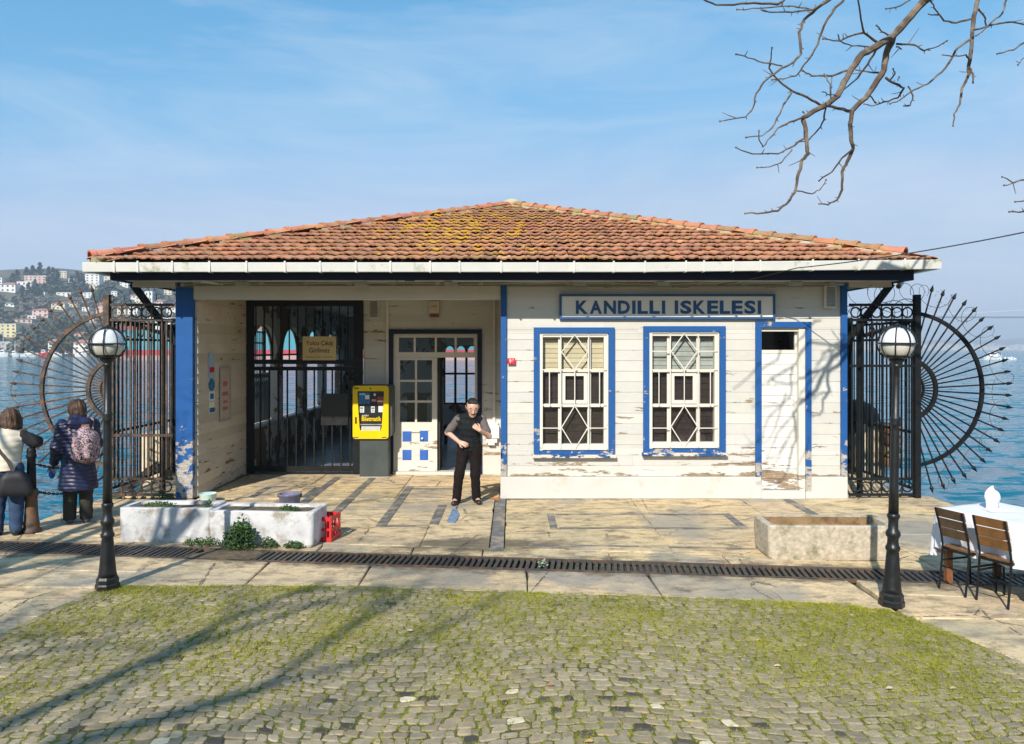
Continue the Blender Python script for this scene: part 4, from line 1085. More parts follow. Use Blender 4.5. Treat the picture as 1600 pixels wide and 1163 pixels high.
text_obj('lettering','ALARM',.04,M('faded red print',(.45,.18,.12),.6,.1,9,0),(PX(679,YB),YB-.104,PZ(479,YB)),AL,fit=(.10,.03))
NP = empty('number_plate', (PX(799,YF),YF-.05,PZ(569,YF)), 'tiny red enamel number plate beside the blue corner post', 'plate')
m = MB(); m.box(PX(793,YF),PX(805,YF),YF-.044,YF-.036,PZ(569,YF),PZ(560,YF)); m.build('plate', MREDS, NP)
text_obj('lettering','9',.06,MPAPER,(PX(797.3,YF),YF-.046,PZ(564.3,YF)),NP,fit=(.035,.062)); text_obj('lettering',"7",.04,MPAPER,(PX(801.6,YF),YF-.046,PZ(563.3,YF)),NP,fit=(.022,.035))
EM = empty('meter_box', (PX(770,YB),YB-.05,PZ(696,YB)), 'white stepped electric meter box on the porch wall behind the standing man', 'meter box')
m = MB(); m.box(PX(758,YB),PX(780,YB),YB-.14,YB-.03,PZ(684,YB),PZ(664,YB)); m.box(PX(761,YB),PX(778,YB),YB-.135,YB-.03,PZ(664,YB)+.001,PZ(660,YB)); m.box(PX(760,YB),PX(777,YB),YB-.12,YB-.03,PZ(691,YB),PZ(684,YB)-.001); m.box(PX(763,YB),PX(773,YB),YB-.11,YB-.03,PZ(695,YB),PZ(691,YB)-.001)
m.build('housing', MWHITEP, EM, bevel=.006)
# notices on the shaded porch wall (they face the porch, at x = -5)
def notice(y0,y1,z0,z1,mat,label,nm='notice',shape=None):
    o = empty(nm, (-4.985,(y0+y1)/2,z0), label, 'notice'); m = MB()
    if shape == 'arch':
        p = [(y0,z0),(y1,z0),(y1,z1-.15)]+[((y0+y1)/2+(y1-y0)/2*math.cos(t),z1-.15+.15*math.sin(t)) for t in [math.pi*k/8 for k in range(1,8)]]+[(y0,z1-.15)]
        m.prism(p, 'x', -4.992, -4.984)
    elif shape == 'disc': m.prism([((y0+y1)/2+(y1-y0)/2*math.cos(t),(z0+z1)/2+(z1-z0)/2*math.sin(t)) for t in [6.283*k/16 for k in range(16)]], 'x', -4.992, -4.984)
    else: m.box(-4.992,-4.984,y0,y1,z0,z1)
    m.build('sheet', mat, o); return o
MLB = M('pale blue sticker', (.36,.52,.62), .45, .1, 9, 0)
o = notice(12.62,12.88,1.88,2.32,MLB,'pale blue round topped sticker, topmost on the shaded porch wall',shape='arch')
m = MB(); m.box(-4.983,-4.981,12.65,12.85,1.97,2.06); m.build('red_print', MREDS, o)
o = notice(12.64,12.88,1.66,1.87,MSCREENB,'dark blue round sticker below the round topped one on the porch wall',shape='disc')
o = notice(12.63,12.88,1.50,1.655,MPAPER,'small white sheet with blue print under the round blue sticker')
m = MB(); m.box(-4.983,-4.981,12.68,12.83,1.53,1.62); m.build('blue_print', MSCREENB, o)
o = notice(12.64,12.88,1.30,1.48,MPAPER,'lowest white sticker with a blue lower half on the porch wall')
m = MB(); m.box(-4.983,-4.981,12.65,12.87,1.31,1.385); m.build('blue_print', MSCREENB, o)
o = notice(13.12,13.56,1.14,2.02,M('faded poster', (.50,.42,.36), .6, .15, 6, .02),'tall faded framed poster with red blocks on the porch wall',nm='poster')
m = MB(); [m.box(-4.983,-4.972,a,b,c,d) for a,b,c,d in ((13.09,13.12,1.11,2.05),(13.56,13.59,1.11,2.05),(13.12,13.56,2.02,2.05),(13.12,13.56,1.11,1.14))]; m.build('poster_frame', M('grey poster frame',(.40,.38,.34),.5,.1,6,.02), o)
MPR = M('faded red print', (.50,.16,.13), .6, .1, 9, 0)
for a,b,c,d in ((13.2,13.48,1.55,1.62),(13.25,13.45,1.42,1.47),(13.22,13.47,1.30,1.36),(13.25,13.45,1.72,1.80)): m = MB(); m.box(-4.983,-4.981,a,b,c,d); m.build('red_print', MPR, o)
# security camera under the right eave
CC = empty('security_camera', (PX(1407,YF-.1),YF-.1,PZ(452,YF)), 'small white security camera under the right end of the eave', 'camera')
p = Vector((PX(1404,YF-.1),YF-.1,PZ(446,YF)))
m = MB(); m.tube([p+Vector((.07,.05,.045)), p+Vector((-.05,-.10,-.035))], .042, 12); m.build('body', MWHITEP, CC, smooth=False)
m = MB(); m.tube([p+Vector((-.05,-.10,-.035)), p+Vector((-.06,-.115,-.04))], .032, 12); m.build('lens', MBLACK, CC)
m = MB(); m.tube([p+Vector((.02,.0,.03)), p+Vector((.02,.02,.16))], .016, 6); m.build('bracket', MWHITEP, CC)
# overhead cable
m = MB(); a = P(1640,355,8.6); b = P(1245,419,EY0-.1); pts = [a+(b-a)*t+Vector((0,0,-.18*4*t*(1-t)*.25)) for t in np.linspace(0,1,14)]
pts += [b+Vector((-.5,.3,-.12)), b+Vector((-1.0,.55,-.2))]
tag(m.tube(pts, .008, 5).build('overhead_cable', MWIRE), 'thin black cable running down from the right to the gutter end', 'cable')

# ---- iron side fences with sunburst ends
def ring_y(m, c, r, w_, n=18, axis='y'):
    pts = [(c[0]+r*math.cos(6.2832*k/n), c[1], c[2]+r*math.sin(6.2832*k/n)) if axis == 'y' else (c[0], c[1]+r*math.cos(6.2832*k/n), c[2]+r*math.sin(6.2832*k/n)) for k in range(n)]
    m.tube(pts, w_, 5, closed=True)
def fence(sx, label, old):
    mat = MIRON_OLD if old else MIRON
    xi = XL-.02 if sx < 0 else XR+.02; xo = sx*6.42
    x0, x1 = min(xi,xo), max(xi,xo); y = YF+.05
    o = empty('iron_fence', ((x0+x1)/2,y,0), label, 'fence')
    zt = 3.06
    m = MB(); m.box(xo-.045,xo+.045,y-.045,y+.045,0,3.22); m.build('post', mat, o)
    zr = [zt, zt-.24, PZ(572,YF) if sx > 0 else .94+.05, .30, .05]
    for z in zr:
        m = MB(); m.box(x0+.05,x1-.05,y-.02,y+.02,z-.02,z+.02); m.build('rail', mat, o)
    n = 14 if sx < 0 else 13
    for k in range(n):
        x = x0+.09+(x1-x0-.17)*k/(n-1); m = MB()
        thick = .022 if k % 4 == 0 else .011
        m.box(x-thick*.6,x+thick*.6,y-.012,y+.012,.32,zt-.262); m.build('bar', mat, o)
    for zc in (zt-.12, .175):
        for k in range(6):
            x = x0+.15+(x1-x0-.30)*k/5; m = MB(); ring_y(m, (x,y,zc), .078, .013); m.build('ring', mat, o)
            if k < 5:
                x += (x1-x0-.30)/10; m = MB(); m.box(x-.008,x+.008,y-.01,y+.01,zc-.098,zc+.098); m.build('stay', mat, o)
    # arched gate leaf behind
    m = MB(); yl = y+.10
    pts = [(x0+.25+(x1-x0-.32)*t, yl, 2.55+(.24*t if sx > 0 else .24*(1-t))) for t in np.linspace(0,1,8)]
    m.tube(pts, .035, 6)
    xq = x0+.26 if sx > 0 else x1-.26
    m.box(xq-.035,xq+.035,yl-.035,yl+.035,.03,2.85); m.build('gate_leaf', MIRON, o)
    # fence running back along the edge of the quay
    xs_ = sx*6.44
    m = MB(); ys_ = np.arange(YF+.2, 20.0, .125)
    m.box(xs_-.02,xs_+.02,YF+.1,20,2.78,2.82); m.box(xs_-.02,xs_+.02,YF+.1,20,.10,.14); m.box(xs_-.018,xs_+.018,YF+.1,20,2.50,2.54); m.box(xs_-.018,xs_+.018,YF+.1,20,1.0,1.04)
    for yy in (14.6,17.2,19.9): m.box(xs_-.04,xs_+.04,yy,yy+.08,0,2.95)
    m.build('side_rail', MIRON, o)
    bb = MB(); bb.box(-.009,.009,-.009,.009,0,2.66); me = bb.mesh('side_bar'); me.materials.append(MIRON)
    for yy in ys_: inst('side_bar', me, (xs_,yy,.13), o)
    for k in range(12):
        m = MB(); ring_y(m, (xs_,YF+.35+k*.42,2.66), .10, .011, 14, 'x'); m.build('ring', MIRON, o)
    # sunburst
    c = Vector((sx*6.235,y,1.72)); ro, ri, rt = 1.22, .485, 1.70
    xe = abs(xo)+.03
    def arc(r, wd, nm):
        m = MB(); amax = math.acos((xe-abs(c.x))/r)
        pts = [c+Vector((sx*r*math.cos(a),0,r*math.sin(a))) for a in np.linspace(-amax, amax, 30)]
        for a, b in zip(pts, pts[1:]): pass
        # flat bar bent to the circle
        vs = []; 
        for a in np.linspace(-amax, amax, 31):
            for rr_, yy in ((r-wd/2,-.025),(r+wd/2,-.025),(r+wd/2,.025),(r-wd/2,.025)): vs.append(c+Vector((sx*rr_*math.cos(a),yy,rr_*math.sin(a))))
        fs = [(i*4+k,i*4+(k+1)%4,(i+1)*4+(k+1)%4,(i+1)*4+k) for i in range(30) for k in range(4)]+[(0,1,2,3),(120,123,122,121)]
        m.add(vs, fs); m.build(nm, mat, o)
    arc(ro, .055, 'outer_arc'); arc(ri, .06, 'inner_arc'); arc(ri*.60, .02, 'inner_arc')
    for k in range(24):
        a = R(75-150*k/23); d = Vector((sx*math.cos(a),0,math.sin(a)))
        r0 = max(.10, (xe-abs(c.x))/max(.05,math.cos(a))); r0 = min(r0, ri if abs(a) < R(55) else 1.0)
        r1 = rt*random.uniform(.985,1.01)
        m = MB(); p0, p1 = c+d*r0, c+d*(r1-.09)
        m.tube([p0,p1], .0125, 6)
        m.tube([p1,p1+d*.025,p1+d*.05,p1+d*.12], [.012,.030,.025,.002], 6); m.build('spike', mat, o)
    return o
FL = fence(-1, 'weathered iron fence with half sunburst of spikes left of the station', True)
FR = fence(1, 'black iron fence with half sunburst of spikes right of the station', False)
# razor wire
def coil(path, r, turns, n=14, wob=.03):
    pts = []; path = [Vector(p) for p in path]; seg = len(path)-1; N = int(turns*n)
    for i in range(N+1):
        t = i/N*seg; k = min(int(t), seg-1); f = t-k
        p = path[k]*(1-f)+path[k+1]*f; d = (path[k+1]-path[k]).normalized()
        y_ = Vector((0,1,0)); v = d.cross(y_).normalized(); a = 6.2832*i/n    # concertina loops, flattened into the plane of the fence
        rr_ = r*(1+.9*nz(i*.07,r*9,1,2)); pts.append(p+(d*math.cos(a)+v*math.sin(a))*rr_+y_*(.05*math.sin(a*.5)+.02*nz(i*.2,3,1,1)))
    return pts
for sx, lab in ((-1,'coiled razor wire over the weathered fence left of the station'),(1,'coiled razor wire over the black fence right of the station')):
    o = empty('razor_wire', (sx*6.3,YF+.05,3.0), lab, 'wire')
    c = Vector((sx*6.235,YF+.05,1.72))
    path = [c+Vector((sx*1.52*math.cos(a),0,1.52*math.sin(a))) for a in np.linspace(R(82),R(-78),26)]
    m = MB(); m.tube(coil(path, .15, 11, 18), .0038, 4); m.build('wire_coil', MWIRE, o)
    path = [(sx*(5.4+1.1*t),YF+.05,3.22) for t in np.linspace(0,1,5)]
    m = MB(); m.tube(coil(path, .20, 4.5, 18), .0045, 4); m.build('wire_coil', MWIRE, o)
    path = [(sx*6.44,YF+.3+6.5*t,2.98) for t in np.linspace(0,1,8)]
    m = MB()
    N = 230; m.tube([Vector((sx*6.44+.18*math.cos(6.2832*i/15),YF+.3+6.5*i/N,3.0+.18*math.sin(6.2832*i/15))) for i in range(N)], .0062, 4); m.build('wire_coil', MWIRE, o)
    m = MB(); rng = random.Random(3+sx)
    for k in range(70):
        a = rng.uniform(R(-70),R(80)); r_ = rng.uniform(1.3,1.75); p = c+Vector((sx*r_*math.cos(a),rng.uniform(-.05,.05),r_*math.sin(a))); q = Vector((rng.uniform(-1,1),0,rng.uniform(-1,1)))*.03
        m.bar(p-q, p+q, .006, .003)
    m.build('barb', MWIRE, o)

# ---- pier blocks beyond the fences
MBLOCK = M('pale masonry', (.62,.53,.37), .8, .2, 2, .3, 20, dirt=(.35,.28,.18), dscale=2, damount=.3, bdist=.01)
MTARP = M('dark tarpaulin', (.035,.037,.036), .6, .3, 4, .4, 12, bdist=.02)
o = empty('pier_block', (7.0,15.3,-2), 'pale masonry pier block with a dark tarpaulin hump behind the right fence', 'pier block')
m = MB(); m.box(6.66,7.16,14.7,16.0,-2.5,.98); m.build('masonry', MBLOCK, o, bevel=.03)
m = MB(); m.sphere((6.85,15.3,.96), .42, 16, 10, (.95,1.5,.95)); m.build('tarpaulin', MTARP, o, smooth=True)
for k in range(4): m = MB(); m.prism(rr(7.0,7.3,.14+k*.21,.33+k*.21,.05,3), 'y', 14.35, 14.66); m.build('block_stone', M('brown stacked stone %d' % k, ((.30,.15,.07),(.45,.30,.15),(.22,.10,.05),(.35,.18,.09))[k], .7, .3, 9, .4, 30), o)
o = empty('pier_block', (-7.0,15.3,-2), 'pale masonry pier block seen through the left fence', 'pier block')
m = MB(); m.box(-7.12,-6.62,14.7,16.0,-2.5,.74); m.build('masonry', MBLOCK, o, bevel=.03)
m = MB(); m.bar((-7.5,14.4,-.45),(-6.62,14.4,.18),.10,.16); m.build('shadow_bar', MDARK, o)  # dark diagonal bar standing in for the slanted shadow on this block
# yellow gangway panel and grey rail outside the arcade
o = empty('gangway_panel', (-5.9,16.2,0), 'yellow ribbed gangway panel seen through the first arch', 'gangway')
m = MB()
for k in range(5): m.box(-5.88+.005*k,-5.82+.005*k,15.62+k*.13,15.72+k*.13,.2,1.86)
m.box(-5.82,-5.79,15.6,16.3,.2,1.82); m.build('rib', MYEL, o)
o = empty('grey_railing', (-5.9,18,0), 'grey barred railing seen through the second arch', 'railing')
m = MB(); [m.box(-5.9,-5.86,17.5+k*.12,17.54+k*.12,0,1.75) for k in range(12)]; m.box(-5.91,-5.85,17.45,18.9,1.75,1.8); m.build('rails', MGREYM, o)

# ---- street lamps
def lamp(px, py, label):
    p = G(px, py); o = empty('street_lamp', p, label, 'street lamp', 'globe street lamps'); b = p
    m = MB(); m.lathe([(.112,0),(.112,.045),(.102,.06),(.102,.10),(.088,.125)], b, 8, R(22.5)); m.build('base', MLAMP, o)
    m = MB(); LR = lambda pr, k: [(r_*k, z_) for r_, z_ in pr]
    m.lathe(LR([(.128,.125),(.118,.16),(.098,.30),(.083,.46),(.076,.50),(.092,.515),(.095,.535),(.080,.55),(.072,.575),(.070,.62),(.090,.64),(.096,.66),(.084,.685),(.066,.70),(.062,.78),(.070,.80),(.082,.815),(.080,.835),(.060,.85)],.68), b, 20); m.build('pedestal', MLAMP, o, smooth=True)
    m = MB(); m.lathe(LR([(.055,.85),(.050,1.1),(.046,1.60),(.044,1.64),(.054,1.65),(.056,1.67),(.050,1.69),(.056,1.71),(.054,1.73),(.042,1.74),(.038,2.10),(.036,2.18),(.052,2.195),(.052,2.21),(.040,2.215),(.07,2.235),(.085,2.25),(.085,2.27)],.80), b, 18); m.build('shaft', MLAMP, o, smooth=True)
    c = b+Vector((0,0,2.405)); r = .152
    n = 20
    def cap(z0, z1, nm, mat):
        m = MB(); pr = []
        for k in range(9):
            z = z0+(z1-z0)*k/8; pr.append((max(.002,math.sqrt(max(0,r*r-z*z))), z))
        m.lathe(pr, c, n); m.build(nm, mat, o, smooth=True)
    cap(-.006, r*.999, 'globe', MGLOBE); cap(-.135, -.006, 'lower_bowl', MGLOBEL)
    m = MB(); m.lathe([(.085,-.138),(.105,-.128),(.112,-.112),(.104,-.105)], c, n); m.build('gallery', MLAMP, o)
    R_ = .166
    m = MB(); m.tube([c+Vector((R_*math.cos(6.2832*k/24),R_*math.sin(6.2832*k/24),0)) for k in range(24)], .0085, 6, closed=True)
    m.build('cage_ring', MLAMP, o)
    for k in range(8):
        a = 6.2832*k/8+.25; m = MB(); pts = []
        for q in range(13):
            th = -R(52)+R(138)*q/12; pts.append(c+Vector((R_*math.cos(th)*math.cos(a),R_*math.cos(th)*math.sin(a),R_*math.sin(th))))
        m.tube(pts, .0065, 5); m.build('cage_rib', MLAMP, o)
    m = MB(); m.lathe([(.028,.155),(.03,.168),(.018,.176),(.008,.19)], c, 10); m.build('finial', MLAMP, o)
    return o
lamp(168, 920, 'black globe street lamp left of the white planters'); L2 = lamp(1393, 946, 'black globe street lamp right of the stone trough'); L2.rotation_euler = (0, R(1.2), 0)

# ---- bollard with chains on the left quay
b = G(49, 832)
BO = empty('bollard', b, 'rusty cast iron bollard with chains at the left quay edge', 'bollard')
m = MB(); m.lathe([(.115,0),(.118,.03),(.095,.06),(.090,.10),(.098,.115),(.085,.15),(.075,.30),(.068,.46),(.082,.475),(.084,.50),(.074,.515),(.080,.53),(.078,.55),(.060,.565)], b, 16); m.build('base', MRUST, BO, smooth=True)
m = MB(); m.lathe([(.058,.565),(.052,.8),(.048,.95),(.060,.965),(.062,.99),(.05,1.01),(.055,1.04),(.048,1.08),(.02,1.10)], b, 16); m.build('post', MIRON, BO, smooth=True)
link = MB(); pts = [(.020*math.cos(t)+(.010 if math.cos(t) > 0 else -.010),.011*math.sin(t),0) for t in [6.2832*k/10 for k in range(10)]]; link.tube(pts, .0045, 5, closed=True); lme = link.mesh('chain_link', smooth=True); lme.materials.append(MIRON)
for z in (.87,.52):
    a_ = b+Vector((.05,.03,z)); e_ = Vector((-6.30,12.1,z-.05)); CH = empty('chain', a_, 'upper sagging chain between the bollard and the fence' if z > .7 else 'lower sagging chain between the bollard and the fence', 'chain')
    L = (e_-a_).length; nL = 40; prev = None
    for k in range(nL):
        t0 = k/nL; t1 = (k+1)/nL
        f = lambda t: a_+(e_-a_)*t+Vector((0,0,-.16*4*t*(1-t)))
        d = (f(t1)-f(t0)); q = d.to_track_quat('X','Z'); s_ = d.length/.046
        o = inst('chain_link', lme, (f(t0)+f(t1))/2, CH, rot=(q.to_matrix() @ Matrix.Rotation(R(90)*(k%2),3,'X')).to_euler(), scale=(s_,1.3,1.3))

# ---- planters, trough, pots
MPLW = M('whitewashed concrete', (.60,.595,.60), .85, .12, 5, .8, 22, dirt=(.33,.29,.24), dscale=4.5, damount=.42, bdist=.008)
MTROU = M('speckled concrete', (.50,.43,.33), .9, .25, 22, .7, 30, dirt=(.20,.19,.10), dscale=3.5, damount=.32, bdist=.012)
def planter(x0, x1, y0, y1, h, mat, label, nm, fill, flare=.0, wall=.07, rot=0):
    cx, cy = (x0+x1)/2, (y0+y1)/2; o = empty(nm, (cx,cy,0), label, 'planter')
    hx, hy = (x1-x0)/2, (y1-y0)/2
    def rp(ax, ay, r): 
        p = []
        for sx_,sy_,a0 in ((1,-1,-90),(1,1,0),(-1,1,90),(-1,-1,180)):
            for k in range(5): a = R(a0+90*k/4); p.append((sx_*(ax-r)+r*math.cos(a), sy_*(ay-r)+r*math.sin(a)))
        return p
    lv = [(hx*.965,hy*.95,.0,.05),(hx*.98,hy*.97,.03,.05),(hx*.995,hy*.99,h*.5,.045),(hx+flare,hy+flare,h-.012,.045),(hx+flare-.008,hy+flare-.008,h,.04),(hx-wall,hy-wall,h-.002,.05),(hx-wall-.01,hy-wall-.01,h-fill,.05)]
    m = MB(); vs = []; n = 20
    for ax,ay,z,r in lv:
        for (px_,py_) in rp(ax,ay,r): 
            j = .010*nz(px_*4,py_*4+z*3,1.3,x0); vs.append((cx+px_*(1+j), cy+py_*(1+j), z+(.012*nz(px_*3,py_,1,2) if z > h*.8 else 0)))
    fs = [(i*n+k,i*n+(k+1)%n,(i+1)*n+(k+1)%n,(i+1)*n+k) for i in range(len(lv)-1) for k in range(n)]
    m.add(vs, fs); m.build('shell', mat, o)
    m = MB(); ring = rp(hx-wall-.008,hy-wall-.008,.05); N = 9
    gv = []; gf = []
    for i in range(N+1):
        for j in range(5):
            u, v = -1+2*i/N, -1+2*j/4; px_, py_ = u*(hx-wall-.012), v*(hy-wall-.012)
            gv.append((cx+px_, cy+py_, h-fill+.015+(.035*(nz(px_*5,py_*5,1,x0)+.3) if abs(u) < 1 and abs(v) < 1 else 0)))
    for i in range(N):
        for j in range(4): gf.append((i*5+j,(i+1)*5+j,(i+1)*5+j+1,i*5+j+1))
    m.add(gv, gf); m.build('soil', MSOIL, o, smooth=True)
    o.rotation_euler.z = rot
    return o
def liner(o, x0, x1, y, z0, z1): m = MB(); m.box(x0,x1,y-.006,y,z0,z1); m.build('inner_wall', M('ochre rust stain',(.27,.17,.08),.9,.3,7,.4,30,dirt=(.16,.08,.04),dscale=6,damount=.4), o)
P1 = planter(-4.80,-3.655,9.36,9.86,.42,MPLW,'left one of two whitewashed concrete planters, before the blue column','planter',.06,rot=R(-2))
P2 = planter(-3.625,-2.33,9.16,9.68,.42,MPLW,'right one of two whitewashed concrete planters, beside the red crate','planter',.05,rot=R(-5))
P3 = planter(2.87,4.30,8.56,9.16,.385,MTROU,'speckled bare concrete trough behind the right street lamp','trough',.22,wall=.075,rot=R(-1))
liner(P3, 2.97, 4.20, 9.072, .15, .376)
def leaves(mb, c, spread, h, n, size, rng, stem=True):
    c = Vector(c)
    for k in range(n):
        a = rng.uniform(0,6.283); r_ = math.sqrt(rng.random()); zz = rng.random()**.8*h*(1.1-.6*r_)
        p = c+Vector((math.cos(a)*r_*spread[0], math.sin(a)*r_*spread[1], zz))
        for q in range(2):
            d = Vector((rng.uniform(-1,1),rng.uniform(-1,1),rng.uniform(-.2,.9))).normalized(); s_ = d.orthogonal().normalized(); ln = size*rng.uniform(.6,1.3)
            mb.add([p, p+d*ln*.5+s_*ln*.28, p+d*ln, p+d*ln*.5-s_*ln*.28], [(0,1,2,3)])
rng = random.Random(8)
def plant(nm, items, label, cat, size=.035, stems=None, mat=None):
    m = MB()
    for c, sp, h, n in items: leaves(m, c, sp, h, n, size, rng)
    c0 = Vector(items[0][0]); o = empty(nm, (c0.x,c0.y,c0.z), label, cat)
    f = m.build('foliage', mat or MWEED, o, recalc=False)
    if stems:
        s = MB()
        for k in range(stems):
            a = rng.uniform(0,6.28); r_ = rng.random()*items[0][1][0]*.8; p = c0+Vector((math.cos(a)*r_,math.sin(a)*r_*.6,0))
            s.tube([p, p+Vector((rng.uniform(-.02,.02),rng.uniform(-.02,.02),items[0][2]*.9))], [.004,.002], 4)
        s.build('stem', MWEED, o)
    return o
pw = G(375,858)
plant('weed', [(pw,(.20,.12),.33,420),(pw+Vector((.02,0,.1)),(.12,.1),.28,220)], 'bushy green weed growing against the right white planter', 'weed', .038, 14)
pw = G(322,853)
plant('weed', [(pw,(.26,.10),.10,260)], 'low green ground weed spreading over the drain left of the bushy weed', 'weed', .03)
plant('weed', [(G(420,856),(.10,.07),.13,120)], 'small weed clump just right of the bushy weed', 'weed', .03)
plant('weed', [(G(459,857),(.12,.05),.10,120)], 'rightmost low weed clump at the foot of the right white planter', 'weed', .028)
plant('planter_grass', [((-4.42,9.62,.37),(.20,.12),.07,260)], 'patch of green weeds on top of the left white planter', 'weed', .026)
plant('planter_grass', [((-2.72,9.35,.38),(.13,.10),.07,170)], 'patch of green weeds on top of the right white planter', 'weed', .026)
plant('planter_sprout', [((-3.73,9.45,.37),(.03,.03),.16,16)], 'single small sprout at the right end of the left white planter', 'weed', .05, 2)
plant('weed', [(Vector((-5.42,11.9,0)),(.14,.10),.16,120)], 'dark weed tuft between the blue column and the left fence', 'weed', .03)
plant('weed', [(G(848,884),(.05,.04),.06,24)], 'tiny pale sprig growing out of the drain grating', 'weed', .03, None, leaf_mat('pale sprig leaves',(.35,.42,.30),(.25,.33,.2),9))
m = MB(); p = G(325,783); m.lathe([(.105,0),(.118,.015),(.130,.115),(.135,.12),(.125,.122),(.112,.03),(.05,.022)], p, 22)
tag(m.build('bowl', M('pale turquoise plastic',(.55,.72,.70),.4,.08,6,.03), smooth=True), 'pale turquoise bowl standing at the foot of the blue column', 'bowl')
p = Vector((PX(453,11.25),11.25,0)); o = empty('bucket', p, 'purple grey plastic bucket behind the right white planter', 'bucket')
m = MB(); m.lathe([(.125,0),(.13,.01),(.158,.22),(.166,.225),(.166,.245),(.152,.245),(.122,.03),(.06,.025)], p, 24); m.build('body', M('purple grey plastic',(.20,.19,.27),.4,.12,6,.05), o, smooth=True)
m = MB(); m.lathe([(.14,.17),(.12,.185),(.05,.19)], p, 20); m.build('contents', M('violet cloth',(.22,.10,.38),.8,.3,14,.5,30), o)
for a in (0,math.pi): m = MB(); m.box(p.x+math.cos(a)*.16-.02,p.x+math.cos(a)*.16+.02,p.y-.015,p.y+.015,.19,.24); m.build('handle_lug', MGREYM, o)
# red crate
c = Vector((-2.30,9.56,0)); CR = empty('crate', c, 'red plastic bottle crate beside the right white planter', 'crate'); CR.rotation_euler.z = R(-8)
hx, hy, hh = .115, .16, .28
m = MB()
for z0_, z1_ in ((0,.05),(.13,.16),(.25,.30)):
    m.box(c.x-hx,c.x+hx,c.y-hy,c.y-hy+.014,z0_,z1_); m.box(c.x-hx,c.x+hx,c.y+hy-.014,c.y+hy,z0_,z1_); m.box(c.x-hx,c.x-hx+.014,c.y-hy+.014,c.y+hy-.014,z0_,z1_); m.box(c.x+hx-.014,c.x+hx,c.y-hy+.014,c.y+hy-.014,z0_,z1_)
m.build('rim', MRED, CR)
m = MB()
for x in (-hx+.016,-.045,.045,hx-.016):
    for y in (-hy+.007,hy-.007): m.box(c.x+x-.014,c.x+x+.014,c.y+y-.005,c.y+y+.005,.04,.26)
for y in (-.1,0,.1):
    for x in (-hx+.007,hx-.007): m.box(c.x+x-.005,c.x+x+.005,c.y+y-.014,c.y+y+.014,.04,.26)
m.build('slat', MRED, CR)
m = MB(); m.box(c.x-hx+.015,c.x+hx-.015,c.y-hy+.015,c.y+hy-.015,.005,.02); m.build('floor', MRED, CR)
m = MB(); m.prism([(-.34,12.02),(-.19,12.0),(-.195,12.09),(-.33,12.09)], 'z', .004, .022)
tag(m.build('rusty_plate', M('orange rust',(.42,.15,.03),.85,.35,10,.4,40)), 'small rusty orange plate on the floor at the plinth corner', 'plate')

# ---- restaurant table and chairs
Lc, Nc = Vector((4.33,7.78)), Vector((4.70,6.84)); ed_ = (Nc-Lc).normalized(); inw = Vector((-ed_.y,ed_.x)); 
if inw.x < 0: inw = -inw
tw, td = (Nc-Lc).length, .80; tz = .75
TB = empty('dining_table', (Lc.x+.4,Lc.y-.45,0), 'restaurant table on the right quay hidden under a white cloth', 'table')
def tp(u, v, z): q = Lc+ed_*u*tw+inw*v*td; return Vector((q.x,q.y,z))
m = MB(); m.prism([tuple(tp(u,v,0).xy) for u,v in ((.02,.02),(.98,.02),(.98,.98),(.02,.98))], 'z', tz-.03, tz-.004); m.build('tabletop', MTABLE, TB)
for u,v in ((.06,.06),(.97,.04),(.94,.94),(.06,.94)):
    m = MB(); m.bar(tp(u,v,0), tp(u,v,tz-.03), .06, .06); m.build('leg', MTABLE, TB)
# draped cloth: grid with hanging skirt folds
m = MB(); n = 44; hang = .42; vs = []; idx = {}
ext = hang/td
for i in range(n+1):
    for j in range(n+1):
        u = -.5+2.0*i/n; v = -.5+2.0*j/n
        cu, cv = min(max(u,0),1), min(max(v,0),1)
        du_, dv_ = (u-cu)*tw, (v-cv)*td; over = math.hypot(du_, dv_)
        corner = abs(du_) > 1e-6 and abs(dv_) > 1e-6
        p = tp(cu,cv,tz)
        if over > 0:
            out = Vector((0,0)); out = ed_*du_+inw*dv_; out.normalize()
            an = (cu*tw*7+cv*td*7+ (math.atan2(dv_,du_)*1.4 if corner else 0))
            fold = .035*math.sin(an*2.6)+.02*nz(u*3,v*3,1,4)
            dwn = min(over, .50); k = min(1, dwn/.12)
            p = p+Vector((out.x,out.y,0))*(.012+.03*k+fold*dwn/.4+.03*dwn)-Vector((0,0,max(0,dwn-.008)))
        else: p.z += .004+.004*nz(u*5,v*5,1,1)
        vs.append(p)
m.add(vs, [(i*(n+1)+j,(i+1)*(n+1)+j,(i+1)*(n+1)+j+1,i*(n+1)+j+1) for i in range(n) for j in range(n)])
cl = tag(m.build('tablecloth', MCLOTH, recalc=True, smooth=True), 'white cloth draped to low folds over the restaurant table', 'tablecloth')
p = tp(.25,.52,tz+.008)
NK = empty('napkin', p, 'white napkin folded upright on the restaurant table', 'napkin')
m = MB(); m.lathe([(.062,0),(.056,.03),(.058,.07),(.066,.11),(.060,.145),(.044,.175),(.022,.198),(.004,.21)], p, 28)
for i, v in enumerate(m.v): an = math.atan2(v[1]-p.y, v[0]-p.x); zz = v[2]-p.z; k = 1+.26*math.sin(4*an+zz*14)+.10*math.sin(9*an); m.v[i] = (p.x+(v[0]-p.x)*k+zz*.08, p.y+(v[1]-p.y)*.6*k, v[2]-.02*math.cos(an)*(zz/.2))
m.build('folded_cloth', MCLOTH, NK, smooth=True)
m = MB(); q = p+Vector((.0,-.10,0)); m.prism([(q.x-.12,q.y-.07),(q.x+.13,q.y-.05),(q.x+.11,q.y+.09),(q.x-.13,q.y+.06)], 'z', q.z, q.z+.012); m.build('flat_napkin', MCLOTH, NK)
